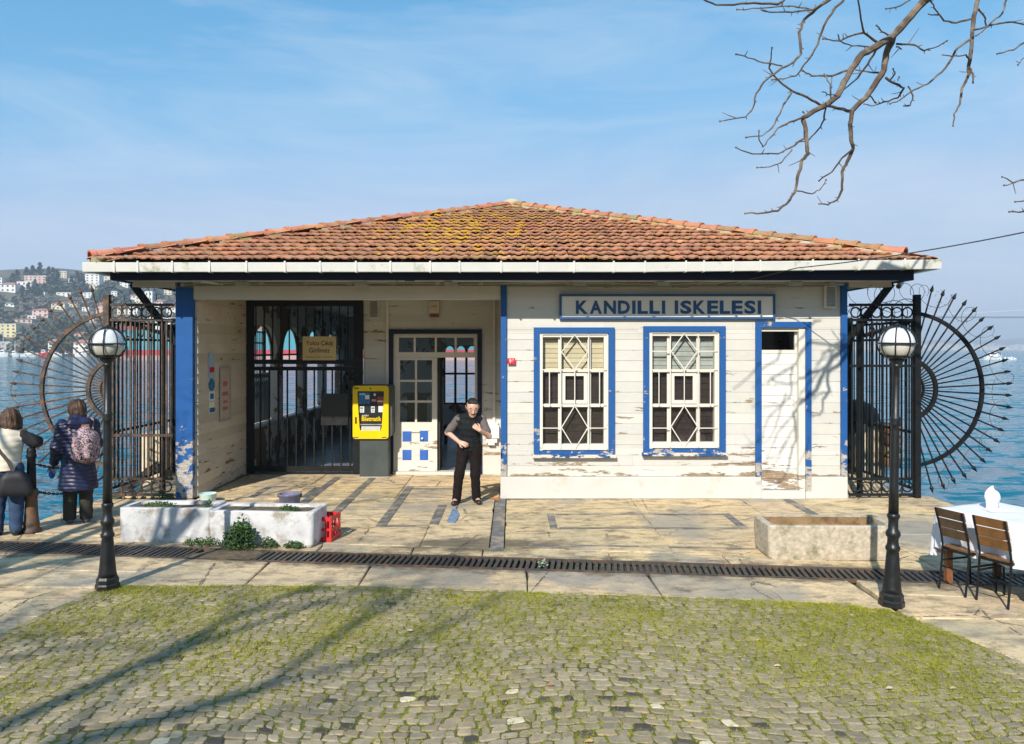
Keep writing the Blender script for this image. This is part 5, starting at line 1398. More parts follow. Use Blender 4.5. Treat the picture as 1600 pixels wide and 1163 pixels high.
def chair_proto():
    o = empty('chair', (0,0,0), 'chair', 'chair'); m_ = MIRON
    wd = .36; hw = wd/2                            # local: faces +x, width along y
    for s in (-1,1):
        m = MB(); m.tube([(-.035,s*hw,0),(.0,s*hw,.25),(.02,s*hw,.46),(-.01,s*hw,.62),(-.09,s*hw,.86)], .0135, 6); m.build('back_leg', m_, o)
        m = MB(); m.tube([(.42,s*(hw-.01),0),(.40,s*(hw-.01),.43),(.36,s*(hw-.01),.452)], .0125, 6); m.build('front_leg', m_, o)
        m = MB(); m.bar((.02,s*hw*.97,.43),(.40,s*hw*.95,.43),.02,.024); m.bar((.005,s*hw*.98,.30),(.40,s*hw*.96,.30),.014,.018); m.build('side_rail', m_, o)
    m = MB(); m.bar((.02,-hw,.425),(.02,hw,.425),.02,.022); m.build('cross_rail', m_, o)
    m = MB(); m.bar((.40,-hw,.425),(.40,hw,.425),.02,.022); m.build('cross_rail', m_, o)
    m = MB(); m.bar((.0,-hw,.24),(.0,hw,.24),.012,.016); m.build('cross_rail', m_, o)
    for k in range(4):
        x = .06+k*.098; m = MB(); m.box(x-.045,x+.045,-hw+.004,hw-.004,.445,.463); m.build('seat_slat', MWOOD, o, bevel=.004)
    for k in range(3):
        z = .56+k*.103; xb = .012-(z-.5)*.26
        m = MB(); m.prism([(xb+.005,z),(xb+.024,z),(xb-.002,z+.094),(xb-.021,z+.094)], 'y', -hw-.012, hw+.012); m.build('back_slat', MWOODD, o, bevel=.004)
    return o
ch = chair_proto(); ang = math.atan2(inw.y, inw.x)
ch['label'] = 'black metal chair with brown slats, nearer the stone trough, at the restaurant table'; ch['group'] = 'slatted chairs at the restaurant table'
ch2 = copy_tree(ch); ch2['label'] = 'black metal chair with orange brown slats, nearer the table corner post'
for c_ in ch2.children:
    if c_.name.startswith('back_slat'):
        c_.data = c_.data.copy(); c_.data.materials.clear(); c_.data.materials.append(MWOOD)
ch.scale = ch2.scale = (.88,.82,.93); ch.location = (4.28,7.43,0); ch.rotation_euler.z = ang-.05; ch2.location = (4.45,7.09,0); ch2.rotation_euler.z = ang+.06
# ================================================================ PEOPLE (implicit surfaces meshed with surface nets)
class Sdf:
    def __init__(s, k=.03): s.p = []; s.k = k; s.cuts = []; s.waves = None
    def cap(s, a, b, r1, r2=None, sc=None, k=None):
        s.p.append((np.array(a,float), np.array(b,float), r1, r1 if r2 is None else r2, sc, s.k if k is None else k)); return s
    def chain(s, pts, rads, sc=None, k=None):
        for a,b,r1,r2 in zip(pts, pts[1:], rads, rads[1:]): s.cap(a,b,r1,r2,sc,k)
        return s
    def cut(s, n, d): s.cuts.append((np.array(n,float), d)); return s   # keep where n.p <= d
    def mesh(s, name, h, smooth=True, wave=None):
        lo = np.min([np.minimum(a,b)-max(r1,r2) for a,b,r1,r2,_,_ in s.p],0)-3*h-.02
        hi = np.max([np.maximum(a,b)+max(r1,r2) for a,b,r1,r2,_,_ in s.p],0)+3*h+.02
        n = np.ceil((hi-lo)/h).astype(int)+1
        ax = [lo[i]+h*np.arange(n[i]) for i in range(3)]
        V = np.full(n, 1.0, np.float32)
        for a,b,r1,r2,sc_,k in s.p:
            sx = np.ones(3) if sc_ is None else np.array(sc_,float)
            mr = max(r1,r2)*max(1,sx.max())+k+2.5*h
            i0 = np.maximum(((np.minimum(a,b)-mr-lo)/h).astype(int),0); i1 = np.minimum(((np.maximum(a,b)+mr-lo)/h).astype(int)+2, n)
            if (i1 <= i0).any(): continue
            X,Y,Z = np.meshgrid(*[ax[i][i0[i]:i1[i]] for i in range(3)], indexing='ij')
            pa = [(q-a[i])/sx[i] for i,q in enumerate((X,Y,Z))]; ba = (b-a)/sx; bb = ba.dot(ba)
            t = np.clip((pa[0]*ba[0]+pa[1]*ba[1]+pa[2]*ba[2])/bb,0,1) if bb > 1e-10 else 0.0
            d = np.sqrt(sum((pa[i]-ba[i]*t)**2 for i in range(3)))-(r1+(r2-r1)*t)
            d = d*sx.min() if sc_ is not None else d
            sl = tuple(slice(i0[i],i1[i]) for i in range(3)); c = V[sl]
            if k > 0:
                hh = np.maximum(k-np.abs(c-d),0)/k; V[sl] = np.minimum(c,d)-hh*hh*k*.25
            else: V[sl] = np.minimum(c,d)
        if wave or s.cuts:
            X,Y,Z = np.meshgrid(*ax, indexing='ij')
            if wave: V = V+wave(X,Y,Z)
            for nn,dd in s.cuts:
                V = np.maximum(V, (X*nn[0]+Y*nn[1]+Z*nn[2]-dd)/np.linalg.norm(nn))
        V[0]=1;V[-1]=1;V[:,0]=1;V[:,-1]=1;V[:,:,0]=1;V[:,:,-1]=1
        S = V < 0
        c8 = [(i,j,k) for i in (0,1) for j in (0,1) for k in (0,1)]
        def corner(A,c): return A[c[0]:A.shape[0]-1+c[0], c[1]:A.shape[1]-1+c[1], c[2]:A.shape[2]-1+c[2]]
        cnt = sum(corner(S,c).astype(np.int8) for c in c8)
        act = (cnt > 0) & (cnt < 8); idx = np.argwhere(act); m = len(idx)
        if m == 0: return bpy.data.meshes.new(name)
        acc = np.zeros((m,3)); num = np.zeros(m)
        vals = {c: V[idx[:,0]+c[0], idx[:,1]+c[1], idx[:,2]+c[2]].astype(float) for c in c8}
        for c in c8:
            for axn in range(3):
                if c[axn] == 0:
                    e = list(c); e[axn] = 1; e = tuple(e); v0, v1 = vals[c], vals[e]; sg = (v0 < 0) != (v1 < 0)
                    t = np.where(sg, v0/np.where(sg, v0-v1, 1), 0); p = np.tile(np.array(c,float),(m,1)); p[:,axn] += t
                    acc += p*sg[:,None]; num += sg
        vert = lo+h*(idx+acc/num[:,None])
        ids = -np.ones(act.shape, int); ids[act] = np.arange(m)
        faces = []
        for axn in range(3):
            u, w_ = (axn+1)%3, (axn+2)%3
            A = np.take(S, range(0,S.shape[axn]-1), axn); B = np.take(S, range(1,S.shape[axn]), axn)
            e = np.argwhere(A != B); fl = A[tuple(e.T)]
            ok = (e[:,u] > 0) & (e[:,w_] > 0); e = e[ok]; fl = fl[ok]
            q = []
            for du_,dw in ((0,0),(-1,0),(-1,-1),(0,-1)):
                f = e.copy(); f[:,u] += du_; f[:,w_] += dw; q.append(ids[tuple(f.T)])
            q = np.stack(q,1); q[~fl] = q[~fl][:,::-1]; faces.append(q)
        F_ = np.concatenate(faces); F_ = F_[(F_ >= 0).all(1)]
        me = bpy.data.meshes.new(name); me.from_pydata(vert.tolist(), [], F_.tolist())
        if smooth: me.polygons.foreach_set('use_smooth', [True]*len(me.polygons))
        return me
def part(root, nm, me, mat):
    me.materials.append(mat); o = bpy.data.objects.new(nm, me); COL.objects.link(o); o.parent = root; WL[o.name] = WL[root.name]; return o
def vv(*a): return np.array(a, float)
def head_sdf(S, c, f, r=.1, up=(0,0,1), male=True):
    """c = centre of head, f = facing unit vector; cranium, jaw, nose, ears, neck joins elsewhere"""
    c = np.array(c,float); f = np.array(f,float); f /= np.linalg.norm(f); up = np.array(up,float); up -= f*up.dot(f); up /= np.linalg.norm(up); s = np.cross(f,up); q = r/.1
    g = lambda a,b,d: c+(f*a+up*b+s*d)*q
    S.cap(g(-.022,.03,0), g(.012,.032,0), .083*q, .078*q, k=.03)
    S.cap(g(.012,-.02,0), g(.045,-.075,0), .066*q, .042*q, k=.04)
    for sd in (-1,1):
        S.cap(g(.05,-.012,sd*.032), g(.052,-.02,sd*.034), .026*q, k=.02)         # cheekbone
        S.cap(g(.07,.028,sd*.014), g(.06,.028,sd*.045), .016*q, .012*q, k=.015)  # brow
        S.cap(g(-.012,-.005,sd*.078), g(-.02,.022,sd*.084), .013*q, .015*q, k=.008)  # ear
    S.cap(g(.083,.012,0), g(.103,-.024,0), .010*q, .014*q, k=.012)                # nose
    S.cap(g(.082,-.058,-.012), g(.082,-.058,.012), .011*q, k=.012); S.cap(g(.078,-.085,0), g(.076,-.085,0), .020*q, k=.02)
    return g
def hand_sdf(S, w_, d, n, size=.175, curl=.5, spread=.5, thumb=1):
    """wrist w_, direction d, palm normal n (fingers curl towards n)"""
    w_ = np.array(w_,float); d = np.array(d,float); d /= np.linalg.norm(d); n = np.array(n,float); n -= d*n.dot(d); n /= np.linalg.norm(n); s = np.cross(d,n); q = size/.18
    P_ = lambda a,b,c: w_+(d*a+s*b+n*c)*q
    for b in (-.026,-.009,.009,.026): S.cap(P_(.0,b*.6,0), P_(.085,b*1.15,0), .017*q, .0135*q, k=.012)
    for b,L in ((-.032,.062),(-.011,.078),(.011,.084),(.032,.072)):
        p = P_(.085,b,0); a = 0.0; r_ = .0098*q
        for seg,(fr,cu) in enumerate(((.45,.55),(.32,1.0),(.23,.7))):
            a += curl*cu; q2 = p+(d*math.cos(a)+n*math.sin(a)+s*b*spread*4)*L*fr*q; S.cap(p, q2, r_, r_*.93, k=.004); p = q2; r_ *= .93
    t0 = P_(.02,thumb*.025,.004); t1 = P_(.055,thumb*.058,.018); t2 = P_(.088,thumb*.060,.034); S.chain([t0,t1,t2],[.015*q,.0115*q,.0095*q],k=.008)
HS = .0075
MHAIRB = M('black hair', (.012,.010,.009), .5, .3, 40, .5, 90, bdist=.006); MHAIRR = M('brown hair', (.075,.036,.017), .6, .55, 60, .6, 90, bdist=.006)
MSHOE = M('dark shoe leather', (.02,.018,.017), .4, .2, 9, .1)

# ---- the doorman: facing the camera, weight on one leg, right hand at the hip, left hand raised
def man():
    b = Vector((PX(733,11.72),11.72,0)); o = empty('person', b, 'man in black padded vest and dark trousers standing before the open door', 'person')
    fl, fr_ = vv(-.20,-.02,.08), vv(.115,.05,.08)              # ankles (image left, image right)
    kl, kr = vv(-.155,-.05,.47), vv(.10,-.01,.48); hl, hr = vv(-.085,.03,.90), vv(.10,.03,.90)
    pel = vv(.005,.03,.93); ch_ = vv(.02,.0,1.24); nk = vv(.03,-.03,1.42)
    sl, sr = vv(-.170,.0,1.345), vv(.200,.0,1.345); el, er = vv(-.345,.06,1.13), vv(.315,-.06,1.085); wl_, wr = vv(-.15,-.12,1.0), vv(.185,-.27,1.20)
    hc = vv(.06,-.10,1.535)
    S = Sdf(.035)
    S.cap(pel, ch_, .13, .145, (1.15,.8,1)).cap(ch_, nk-vv(0,0,.07), .13, .09, (1.25,.8,1)).cap(nk-vv(0,0,.06), hc-vv(0,-.02,.05), .062, .058)
    S.cap(sl, ch_+vv(-.08,0,.08), .062, .08).cap(sr, ch_+vv(.08,0,.08), .062, .08)
    S.chain([sl,el,wl_],[.056,.044,.030]); S.chain([sr,er,wr],[.056,.044,.030])
    S.chain([hl,kl,fl],[.095,.06,.042]); S.chain([hr,kr,fr_],[.095,.06,.042])
    S.cap(fl, fl+vv(-.04,-.13,-.045), .04, .034); S.cap(fr_, fr_+vv(.05,-.12,-.045), .04, .034)
    fdir = vv(.16,-.90,-.42); g = head_sdf(S, hc, fdir, .117)
    hand_sdf(S, wl_, vv(.75,-.35,-.25), vv(.2,.7,-.5), curl=.35, thumb=-1)
    hand_sdf(S, wr, vv(-.70,-.10,.55), vv(-.2,.9,.2), curl=.75, thumb=-1)
    body = part(o, 'body', S.mesh('body', HS), MSKIN)
    H = Sdf(.03)
    H.cap(g(-.034,.052,0), g(-.004,.064,0), .089, .080); H.cap(g(-.055,.0,0), g(-.05,-.045,0), .070, .05)
    H.cap(g(.035,.104,-.034), g(.030,.108,.03), .024, .022); H.cap(g(-.012,.03,-.070), g(-.02,-.005,-.070), .027,.022); H.cap(g(-.012,.03,.070), g(-.02,-.005,.070), .027,.022)
    gf = fdir/np.linalg.norm(fdir); gu = vv(0,0,1)-gf*gf[2]; gu /= np.linalg.norm(gu); nn_ = gf-.75*gu; H.cut(nn_, nn_.dot(hc)+.004)
    part(o, 'hair', H.mesh('hair', .006, wave=lambda X,Y,Z: .006*np.sin(X*230+Z*40)*np.sin(Z*160+Y*190)), MHAIRB)
    m = MB()
    for sd in (-1,1): m.sphere(g(.0775,.006,sd*.033), .0085, 8, 6, (1.2,1,.55))
    e = m.build('eyes', MBLACK); e.parent = o; e.location = e.location-Vector(b)+Vector(b) ; WL[e.name] = WL[o.name]
    Mo = Sdf(.006); Mo.cap(g(.098,-.045,0), g(.088,-.052,.030), .011, .006); Mo.cap(g(.098,-.045,0), g(.088,-.052,-.030), .011, .006); Mo.cap(g(.062,-.11,-.01), g(.064,-.11,.01), .011)
    part(o, 'moustache', Mo.mesh('moustache', .004), MHAIRB)
    mb = MB()
    for sd in (-1,1): mb.tube([g(.083,.034,sd*.016), g(.083,.040,sd*.034), g(.068,.034,sd*.052)], [.006,.007,.004], 6)
    e = mb.build('eyebrows', MHAIRB); e.parent = o; WL[e.name] = WL[o.name]
    # clothes
    T = Sdf(.04); T.cap(pel-vv(0,0,.03), pel+vv(0,0,.06), .15, .15, (1.12,.85,1)); T.chain([hl,kl,fl+vv(0,0,.0)],[.108,.076,.072]); T.chain([hr,kr,fr_+vv(0,0,.0)],[.108,.076,.072])
    T.cut((0,0,-1),-.028).cut((0,0,1),1.0)
    wav = lambda X,Y,Z: .005*np.sin(Z*30+X*70)*np.sin(X*45+Z*23)+.004*np.exp(-((Z-.16)/.10)**2)*np.sin(Z*130)
    part(o, 'trousers', T.mesh('trousers', .010, wave=wav), M('black brown trousers cloth', (.014,.010,.010), .95, .25, 14, .3, 120, Specular_IOR_Level=.15))
    MSH = M('grey brown shirt cloth', (.13,.11,.105), .85, .15, 20, .2, 150)
    for sh_, el_, k_ in ((sl,el,.92),(sr,er,.80)):
        Ts = Sdf(.03); Ts.chain([sh_,sh_*.35+el_*.65,el_*k_+sh_*(1-k_)],[.076,.064,.060])
        part(o, 'shirt_sleeve', Ts.mesh('shirt_sleeve', .008, wave=lambda X,Y,Z: .0022*np.sin(Z*70+X*90+Y*30)*np.sin(X*40)), MSH)
    V_ = Sdf(.04); V_.cap(pel-vv(0,0,.05), pel+vv(0,0,.1), .155, .148, (1.1,.88,1)); V_.cap(pel+vv(0,0,.06), ch_, .146, .155, (1.12,.90,1)); V_.cap(ch_, ch_+vv(.005,-.01,.10), .163, .13, (1.2,.86,1))
    V_.cap(sl+vv(.012,0,.0), ch_+vv(-.05,0,.12), .078, .09); V_.cap(sr+vv(-.012,0,.0), ch_+vv(.05,0,.12), .078, .09); V_.cap(nk-vv(0,0,.06), nk+vv(.01,-.02,.015), .085, .078)
    V_.cut((0,0,-1),-.845)
    part(o, 'vest', V_.mesh('vest', .009, wave=lambda X,Y,Z: .010*np.abs(np.sin(Z*34+X*3))**.7-.006+.005*np.sin(X*38+Z*26)*np.sin(Z*19-X*22)), M('black quilted vest fabric', (.010,.012,.014), .8, .25, 18, .25, 120, Specular_IOR_Level=.2))
    for fx, dx in ((fl,-.035),(fr_,.05)):
        K = Sdf(.03); K.cap(fx+vv(0,.03,-.035), fx+vv(dx,-.15,-.045), .046, .042, (1,1,.9)); K.cap(fx+vv(0,.02,-.03), fx+vv(0,.01,.03), .048); K.cut((0,0,-1), 0)
        part(o, 'shoe', K.mesh('shoe', .008), MSHOE)
    o.scale = (.955,.955,.955)
    return o
man()

# ---- woman in the long quilted coat, seen from behind, looking over the water
def coat_woman():
    b = Vector((PX(122,10.45),10.45,0)); o = empty('person', b, 'woman in long navy quilted coat with a patterned backpack standing at the left quay', 'person')
    f = vv(-.62,.76,0); s = vv(.76,.62,0)                      # facing away to the left; s = her right hand side
    W = lambda a,c,z: f*a+s*c+vv(0,0,z)
    al, ar = W(.02,-.10,.08), W(-.06,.09,.08); kl, kr = W(.03,-.09,.47), W(-.04,.09,.47); hl, hr = W(0,-.085,.86), W(0,.085,.86)
    pel, ch_, nk = W(0,0,.92), W(.0,0,1.20), W(.05,0,1.40); hc = W(.11,0,1.525)
    sl, sr = W(.02,-.18,1.31), W(.02,.18,1.31); el, er = W(.02,-.25,1.04), W(.10,.25,1.05); wl_, wr = W(.13,-.27,.80), W(.30,.14,.98)
    S = Sdf(.035); S.cap(pel,ch_,.13,.13,(1,1,1)).cap(ch_,nk-vv(0,0,.06),.12,.08).cap(nk-vv(0,0,.05),hc-vv(0,0,.05),.055,.055)
    S.chain([sl,el,wl_],[.055,.043,.028]); S.chain([sr,er,wr],[.055,.043,.028]); S.chain([hl,kl,al],[.095,.058,.04]); S.chain([hr,kr,ar],[.095,.058,.04])
    S.cap(al, al+f*.15-vv(0,0,.045), .038,.032); S.cap(ar, ar+f*.15-vv(0,0,.045), .038,.032)
    g = head_sdf(S, hc, vv(-.82,.52,-.25), .104); hand_sdf(S, wl_, vv(-.25,.0,-.95), s, size=.165, curl=.7, thumb=1); hand_sdf(S, wr, -s+f*.4, -f, size=.165, curl=.8)
    part(o, 'body', S.mesh('body', .008), MSKIN)
    H = Sdf(.03); H.cap(g(-.035,.045,0), g(.02,.055,0), .100, .092); H.cap(g(-.055,.0,0), g(-.05,-.075,0), .098, .075); H.cap(g(-.015,.0,-.078), g(-.025,-.085,-.080), .046,.034); H.cap(g(-.015,.0,.078), g(-.025,-.085,.080), .046,.034); H.cap(g(-.09,-.06,-.04), g(-.09,-.085,.04), .034, .034); H.cap(g(.062,.085,-.03), g(.066,.08,.03), .028)
    part(o, 'hair', H.mesh('hair', .0065, wave=lambda X,Y,Z: .005*np.sin(X*210+Z*15+2*np.sin(Z*25+X*40))*np.sin(Y*190-Z*25)+.0035*np.sin(X*83+Y*71+Z*13)), MHAIRR)
    m = MB(); [m.sphere(g(.078,.006,sd*.032), .010, 8, 6) for sd in (-1,1)]; e = m.build('eyes', MBLACK); e.parent = o; WL[e.name] = WL[o.name]
    T = Sdf(.03); T.chain([hl,kl,al+vv(0,0,-.01)],[.11,.088,.08]); T.chain([hr,kr,ar+vv(0,0,-.01)],[.11,.088,.08]); T.cut((0,0,-1),-.045)
    part(o, 'trousers', T.mesh('trousers', .010, wave=lambda X,Y,Z: .004*np.sin(Z*48+X*20)*np.sin(Y*35)), M('dark olive trousers cloth', (.028,.028,.018), .85, .25, 12, .3, 100))
    C_ = Sdf(.05)
    C_.cap(W(-.02,0,.50), W(-.01,0,.92), .235, .19, (1,1,1)); C_.cap(W(-.01,0,.92), W(0,0,1.20), .19, .165); C_.cap(W(0,0,1.2), W(.02,0,1.33), .165, .12); C_.cap(sl, ch_+vv(0,0,.05), .085,.12); C_.cap(sr, ch_+vv(0,0,.05), .085,.12)
    C_.cap(nk-vv(0,0,.05), nk+vv(0,0,.035), .10, .088)
    C_.chain([sl,el,wl_+vv(0,0,.03)],[.082,.074,.056]); C_.chain([sr,er,wr+f*-.03],[.082,.074,.056])
    C_.cap(W(-.10,-.10,1.36), W(-.10,.10,1.36), .062,.062)     # hood lying on the shoulders
    C_.cut((0,0,-1),-.46)
    quilt = lambda X,Y,Z: -.010*np.abs(np.sin(Z*62+1.2*np.sin(X*9+Y*7)))**.6+.004+.006*np.sin(X*34+Z*21)*np.sin(Y*31-Z*14)
    MC = M('navy quilted coat fabric', (.012,.016,.055), .45, .25, 10, .25, 70)
    part(o, 'coat', C_.mesh('coat', .0095, wave=quilt), MC)
    for q in (al,ar):
        K = Sdf(.03); K.cap(q-f*.03-vv(0,0,.035), q+f*.15-vv(0,0,.042), .045, .040); K.cap(q, q+vv(0,0,.03), .05); K.cut((0,0,-1), 0)
        part(o, 'shoe', K.mesh('shoe', .009), M('grey blue trainers', (.10,.11,.15), .6, .2, 12, .1))
    # backpack: a thing of its own, worn on the back
    bk = empty('backpack', b+Vector(W(-.20,.06,.95)), 'patterned pink and black backpack worn over the navy coat', 'backpack')
    t = NT('flower print cloth'); v = t.n('TexVoronoi', {'Vector': t.pos(), 'Scale': 30.0}, feature='F1'); v2 = t.n('TexVoronoi', {'Vector': t.pos(), 'Scale': 52.0})
    cc = t.mix(t.ramp(t.noise(38,3,.6,dist=1.2), .46,.54), (.02,.016,.02), (.50,.33,.36)); cc = t.mix(t.ramp(v2.outputs['Distance'],.22,.30,1,0), cc, (.66,.55,.55)); cc = t.mix(t.ramp(v.outputs['Distance'],.1,.16,.9,0), cc, (.02,.02,.03))
    MP = t.done(cc, .7)
    B_ = Sdf(.05); B_.chain([W(-.27,.055,.93),W(-.27,.055,1.12),W(-.23,.05,1.24)],[.105,.11,.085]); B_.cap(W(-.24,-.03,.94),W(-.24,-.03,1.18),.09,.08); B_.cap(W(-.24,.14,.94),W(-.24,.14,1.18),.09,.08); B_.cap(W(-.355,.055,.95),W(-.345,.055,1.06),.06,.055)
    me = B_.mesh('bag', .010, wave=lambda X,Y,Z: .004*np.sin(Z*50+X*30)); me.transform(Matrix.Translation(Vector(b)-WL[bk.name])); part(bk, 'bag', me, MP)
    mm = MB()
    for c_ in (-.12,.15): mm.tube([b+Vector(W(-.15,c_,1.22)), b+Vector(W(-.08,c_*1.1,1.40)), b+Vector(W(.06,c_*1.15,1.41)), b+Vector(W(.16,c_*1.1,1.28))], [.016,.018,.018,.016], 6)
    mm.build('strap', MP, bk); mm = MB(); mm.tube([b+Vector(W(-.19,.0,1.27)), b+Vector(W(-.20,.02,1.33)), b+Vector(W(-.20,.09,1.33)), b+Vector(W(-.19,.11,1.27))], .014, 6); mm.build('handle', M('tan leather',(.35,.17,.07),.5,.15,9,.1), bk)
    # what she holds
    hp = b+Vector(wl_)+Vector((-.03,.0,-.13)); mm = MB(); mm.sphere((hp.x,hp.y,hp.z), .05, 12, 8, (.85,.6,1.35)); mm.tube([hp+Vector((0,0,.05)),hp+Vector((.01,0,.09))], [.02,.012], 8)
    tag(mm.build('pouch', M('bright blue cloth',(.02,.12,.42),.55,.2,12,.2), smooth=True), 'small bright blue pouch held by the woman in the navy coat', 'pouch')
coat_woman()

# ---- woman in the cream padded vest at the frame edge, leaning on the bollard
def vest_woman():
    b = Vector((PX(9,9.72),9.72,0)); o = empty('person', b, 'woman in cream vest and jeans leaning on the bollard at the left edge', 'person')
    f = vv(-.30,.95,0); s = vv(.95,.30,0); W = lambda a,c,z: f*a+s*c+vv(0,0,z)
    al, ar = W(0,-.10,.08), W(-.03,.12,.08); kl, kr = W(.06,-.10,.46), W(.04,.11,.46); hl, hr = W(0,-.085,.84), W(0,.09,.84)
    pel, ch_, nk = W(0,0,.88), W(.05,0,1.14), W(.13,-.01,1.32); hc = W(.17,.01,1.44)
    sl, sr = W(.07,-.18,1.24), W(.07,.18,1.24); el, er = W(.2,-.25,1.0), W(.12,.36,1.13); wl_, wr = W(.34,-.1,.95), W(.22,.335,1.055)
    bt = vv(*(G(49,832)-b)); wr = bt+vv(-.02,-.02,1.16); er = vv(*(W(.06,.33,1.17)))
    S = Sdf(.035); S.cap(pel,ch_,.13,.13).cap(ch_,nk-vv(0,0,.06),.12,.08).cap(nk-vv(0,0,.05),hc-vv(0,0,.05),.055,.055)
    S.chain([sl,el,wl_],[.055,.043,.028]); S.chain([sr,er,wr],[.055,.043,.028]); S.chain([hl,kl,al],[.095,.058,.04]); S.chain([hr,kr,ar],[.095,.058,.04]); S.cap(al, al+f*.14-vv(0,0,.045), .038,.032); S.cap(ar, ar+f*.14-vv(0,0,.045), .038,.032)
    g = head_sdf(S, hc, vv(-.35,.86,-.35), .106); hand_sdf(S, wr, vv(.5,.5,-.55), vv(.1,-.1,-1), size=.165, curl=.6); hand_sdf(S, wl_, s+f*.5, -f, size=.165, curl=.8)
    part(o, 'body', S.mesh('body', .008), MSKIN)
    H = Sdf(.03); H.cap(g(-.04,.045,0), g(.02,.055,0), .106, .096); H.cap(g(-.065,.0,0), g(-.06,-.09,0), .108, .088); H.cap(g(-.01,0,-.08), g(-.02,-.09,-.09), .052,.042); H.cap(g(-.01,0,.08), g(-.02,-.09,.09), .052,.042); H.cap(g(-.10,-.07,-.05), g(-.10,-.095,.05), .040, .040); H.cap(g(.062,.085,-.03), g(.066,.08,.03), .028)
    part(o, 'hair', H.mesh('hair', .0065, wave=lambda X,Y,Z: .005*np.sin(X*200+Z*15+2*np.sin(Z*22+X*40))*np.sin(Y*180-Z*25)+.004*np.sin(X*77+Y*65+Z*13)), MHAIRR)
    m = MB(); [m.sphere(g(.078,.006,sd*.032), .010, 8, 6) for sd in (-1,1)]; e = m.build('eyes', MBLACK); e.parent = o; WL[e.name] = WL[o.name]
    T = Sdf(.03); T.cap(pel-vv(0,0,.02),pel+vv(0,0,.03),.15,.145); T.chain([hl,kl,al],[.115,.088,.072]); T.chain([hr,kr,ar],[.115,.088,.072]); T.cut((0,0,-1),-.05)
    part(o, 'jeans', T.mesh('jeans', .010, wave=lambda X,Y,Z: .004*np.sin(Z*52+X*20)*np.sin(Y*35)), M('blue denim', (.025,.055,.12), .85, .25, 9, .3, 140))
    V_ = Sdf(.045); V_.cap(pel+vv(0,0,-.03), ch_, .168, .165); V_.cap(ch_, ch_+vv(*(f*.02))+vv(0,0,.10), .165,.12); V_.cap(sl*.85+ch_*.15, ch_+vv(0,0,.10), .07,.10); V_.cap(sr*.85+ch_*.15, ch_+vv(0,0,.10), .07,.10); V_.cap(nk-vv(0,0,.06), nk+vv(0,0,.03), .088,.08); V_.cut((0,0,-1),-.83)
    part(o, 'vest', V_.mesh('vest', .009, wave=lambda X,Y,Z: -.006*np.abs(np.sin(Z*40))+.002), M('cream padded vest fabric', (.68,.61,.48), .75, .08, 8, .2, 80))
    L_ = Sdf(.03); L_.chain([sl,el,wl_],[.075,.066,.05]); L_.chain([sr,er,wr+(er-wr)*.12],[.078,.068,.052])
    part(o, 'sweater', L_.mesh('sweater', .009, wave=lambda X,Y,Z: .003*np.sin(X*90+Z*60)), M('black knit sweater', (.011,.011,.013), .9, .25, 18, .3, 150))
    for q in (al,ar):
        K = Sdf(.03); K.cap(q-f*.03-vv(0,0,.035), q+f*.14-vv(0,0,.042), .045, .040); K.cap(q, q+vv(0,0,.03), .052); K.cut((0,0,-1), 0)
        part(o, 'shoe', K.mesh('shoe', .009), MSHOE)
    bk = empty('shoulder_bag', b+Vector(W(-.1,.2,.5)), 'black shoulder bag with strap across the cream vest', 'bag')
    B_ = Sdf(.04); B_.k = .09; B_.chain([W(-.17,.05,.74),W(-.15,.24,.74)],[.055,.055]); B_.chain([W(-.17,.04,.66),W(-.14,.26,.65)],[.06,.06]); B_.chain([W(-.17,.03,.58),W(-.14,.28,.56)],[.06,.06]); B_.chain([W(-.16,.09,.79),W(-.15,.2,.79)],[.03,.03])
    me = B_.mesh('bag', .010); me.transform(Matrix.Translation(Vector(b)-WL[bk.name])); part(bk, 'bag', me, M('black bag cloth',(.014,.014,.018),.6,.2,12,.2))
    mm = MB(); pts = [W(.16,-.17,1.30),W(.02,-.165,1.335),W(-.08,-.13,1.26),W(-.135,-.04,1.10),W(-.15,.07,.95),W(-.165,.13,.82)]
    q = [Vector(b)+Vector(p) for p in pts]
    for a_,b_ in zip(q,q[1:]): mm.bar(a_, b_, .038, .012, up=tuple(-f))
    mm.build('strap', M('dark brown strap',(.04,.03,.028),.6,.2,12,.1), bk)
vest_woman()
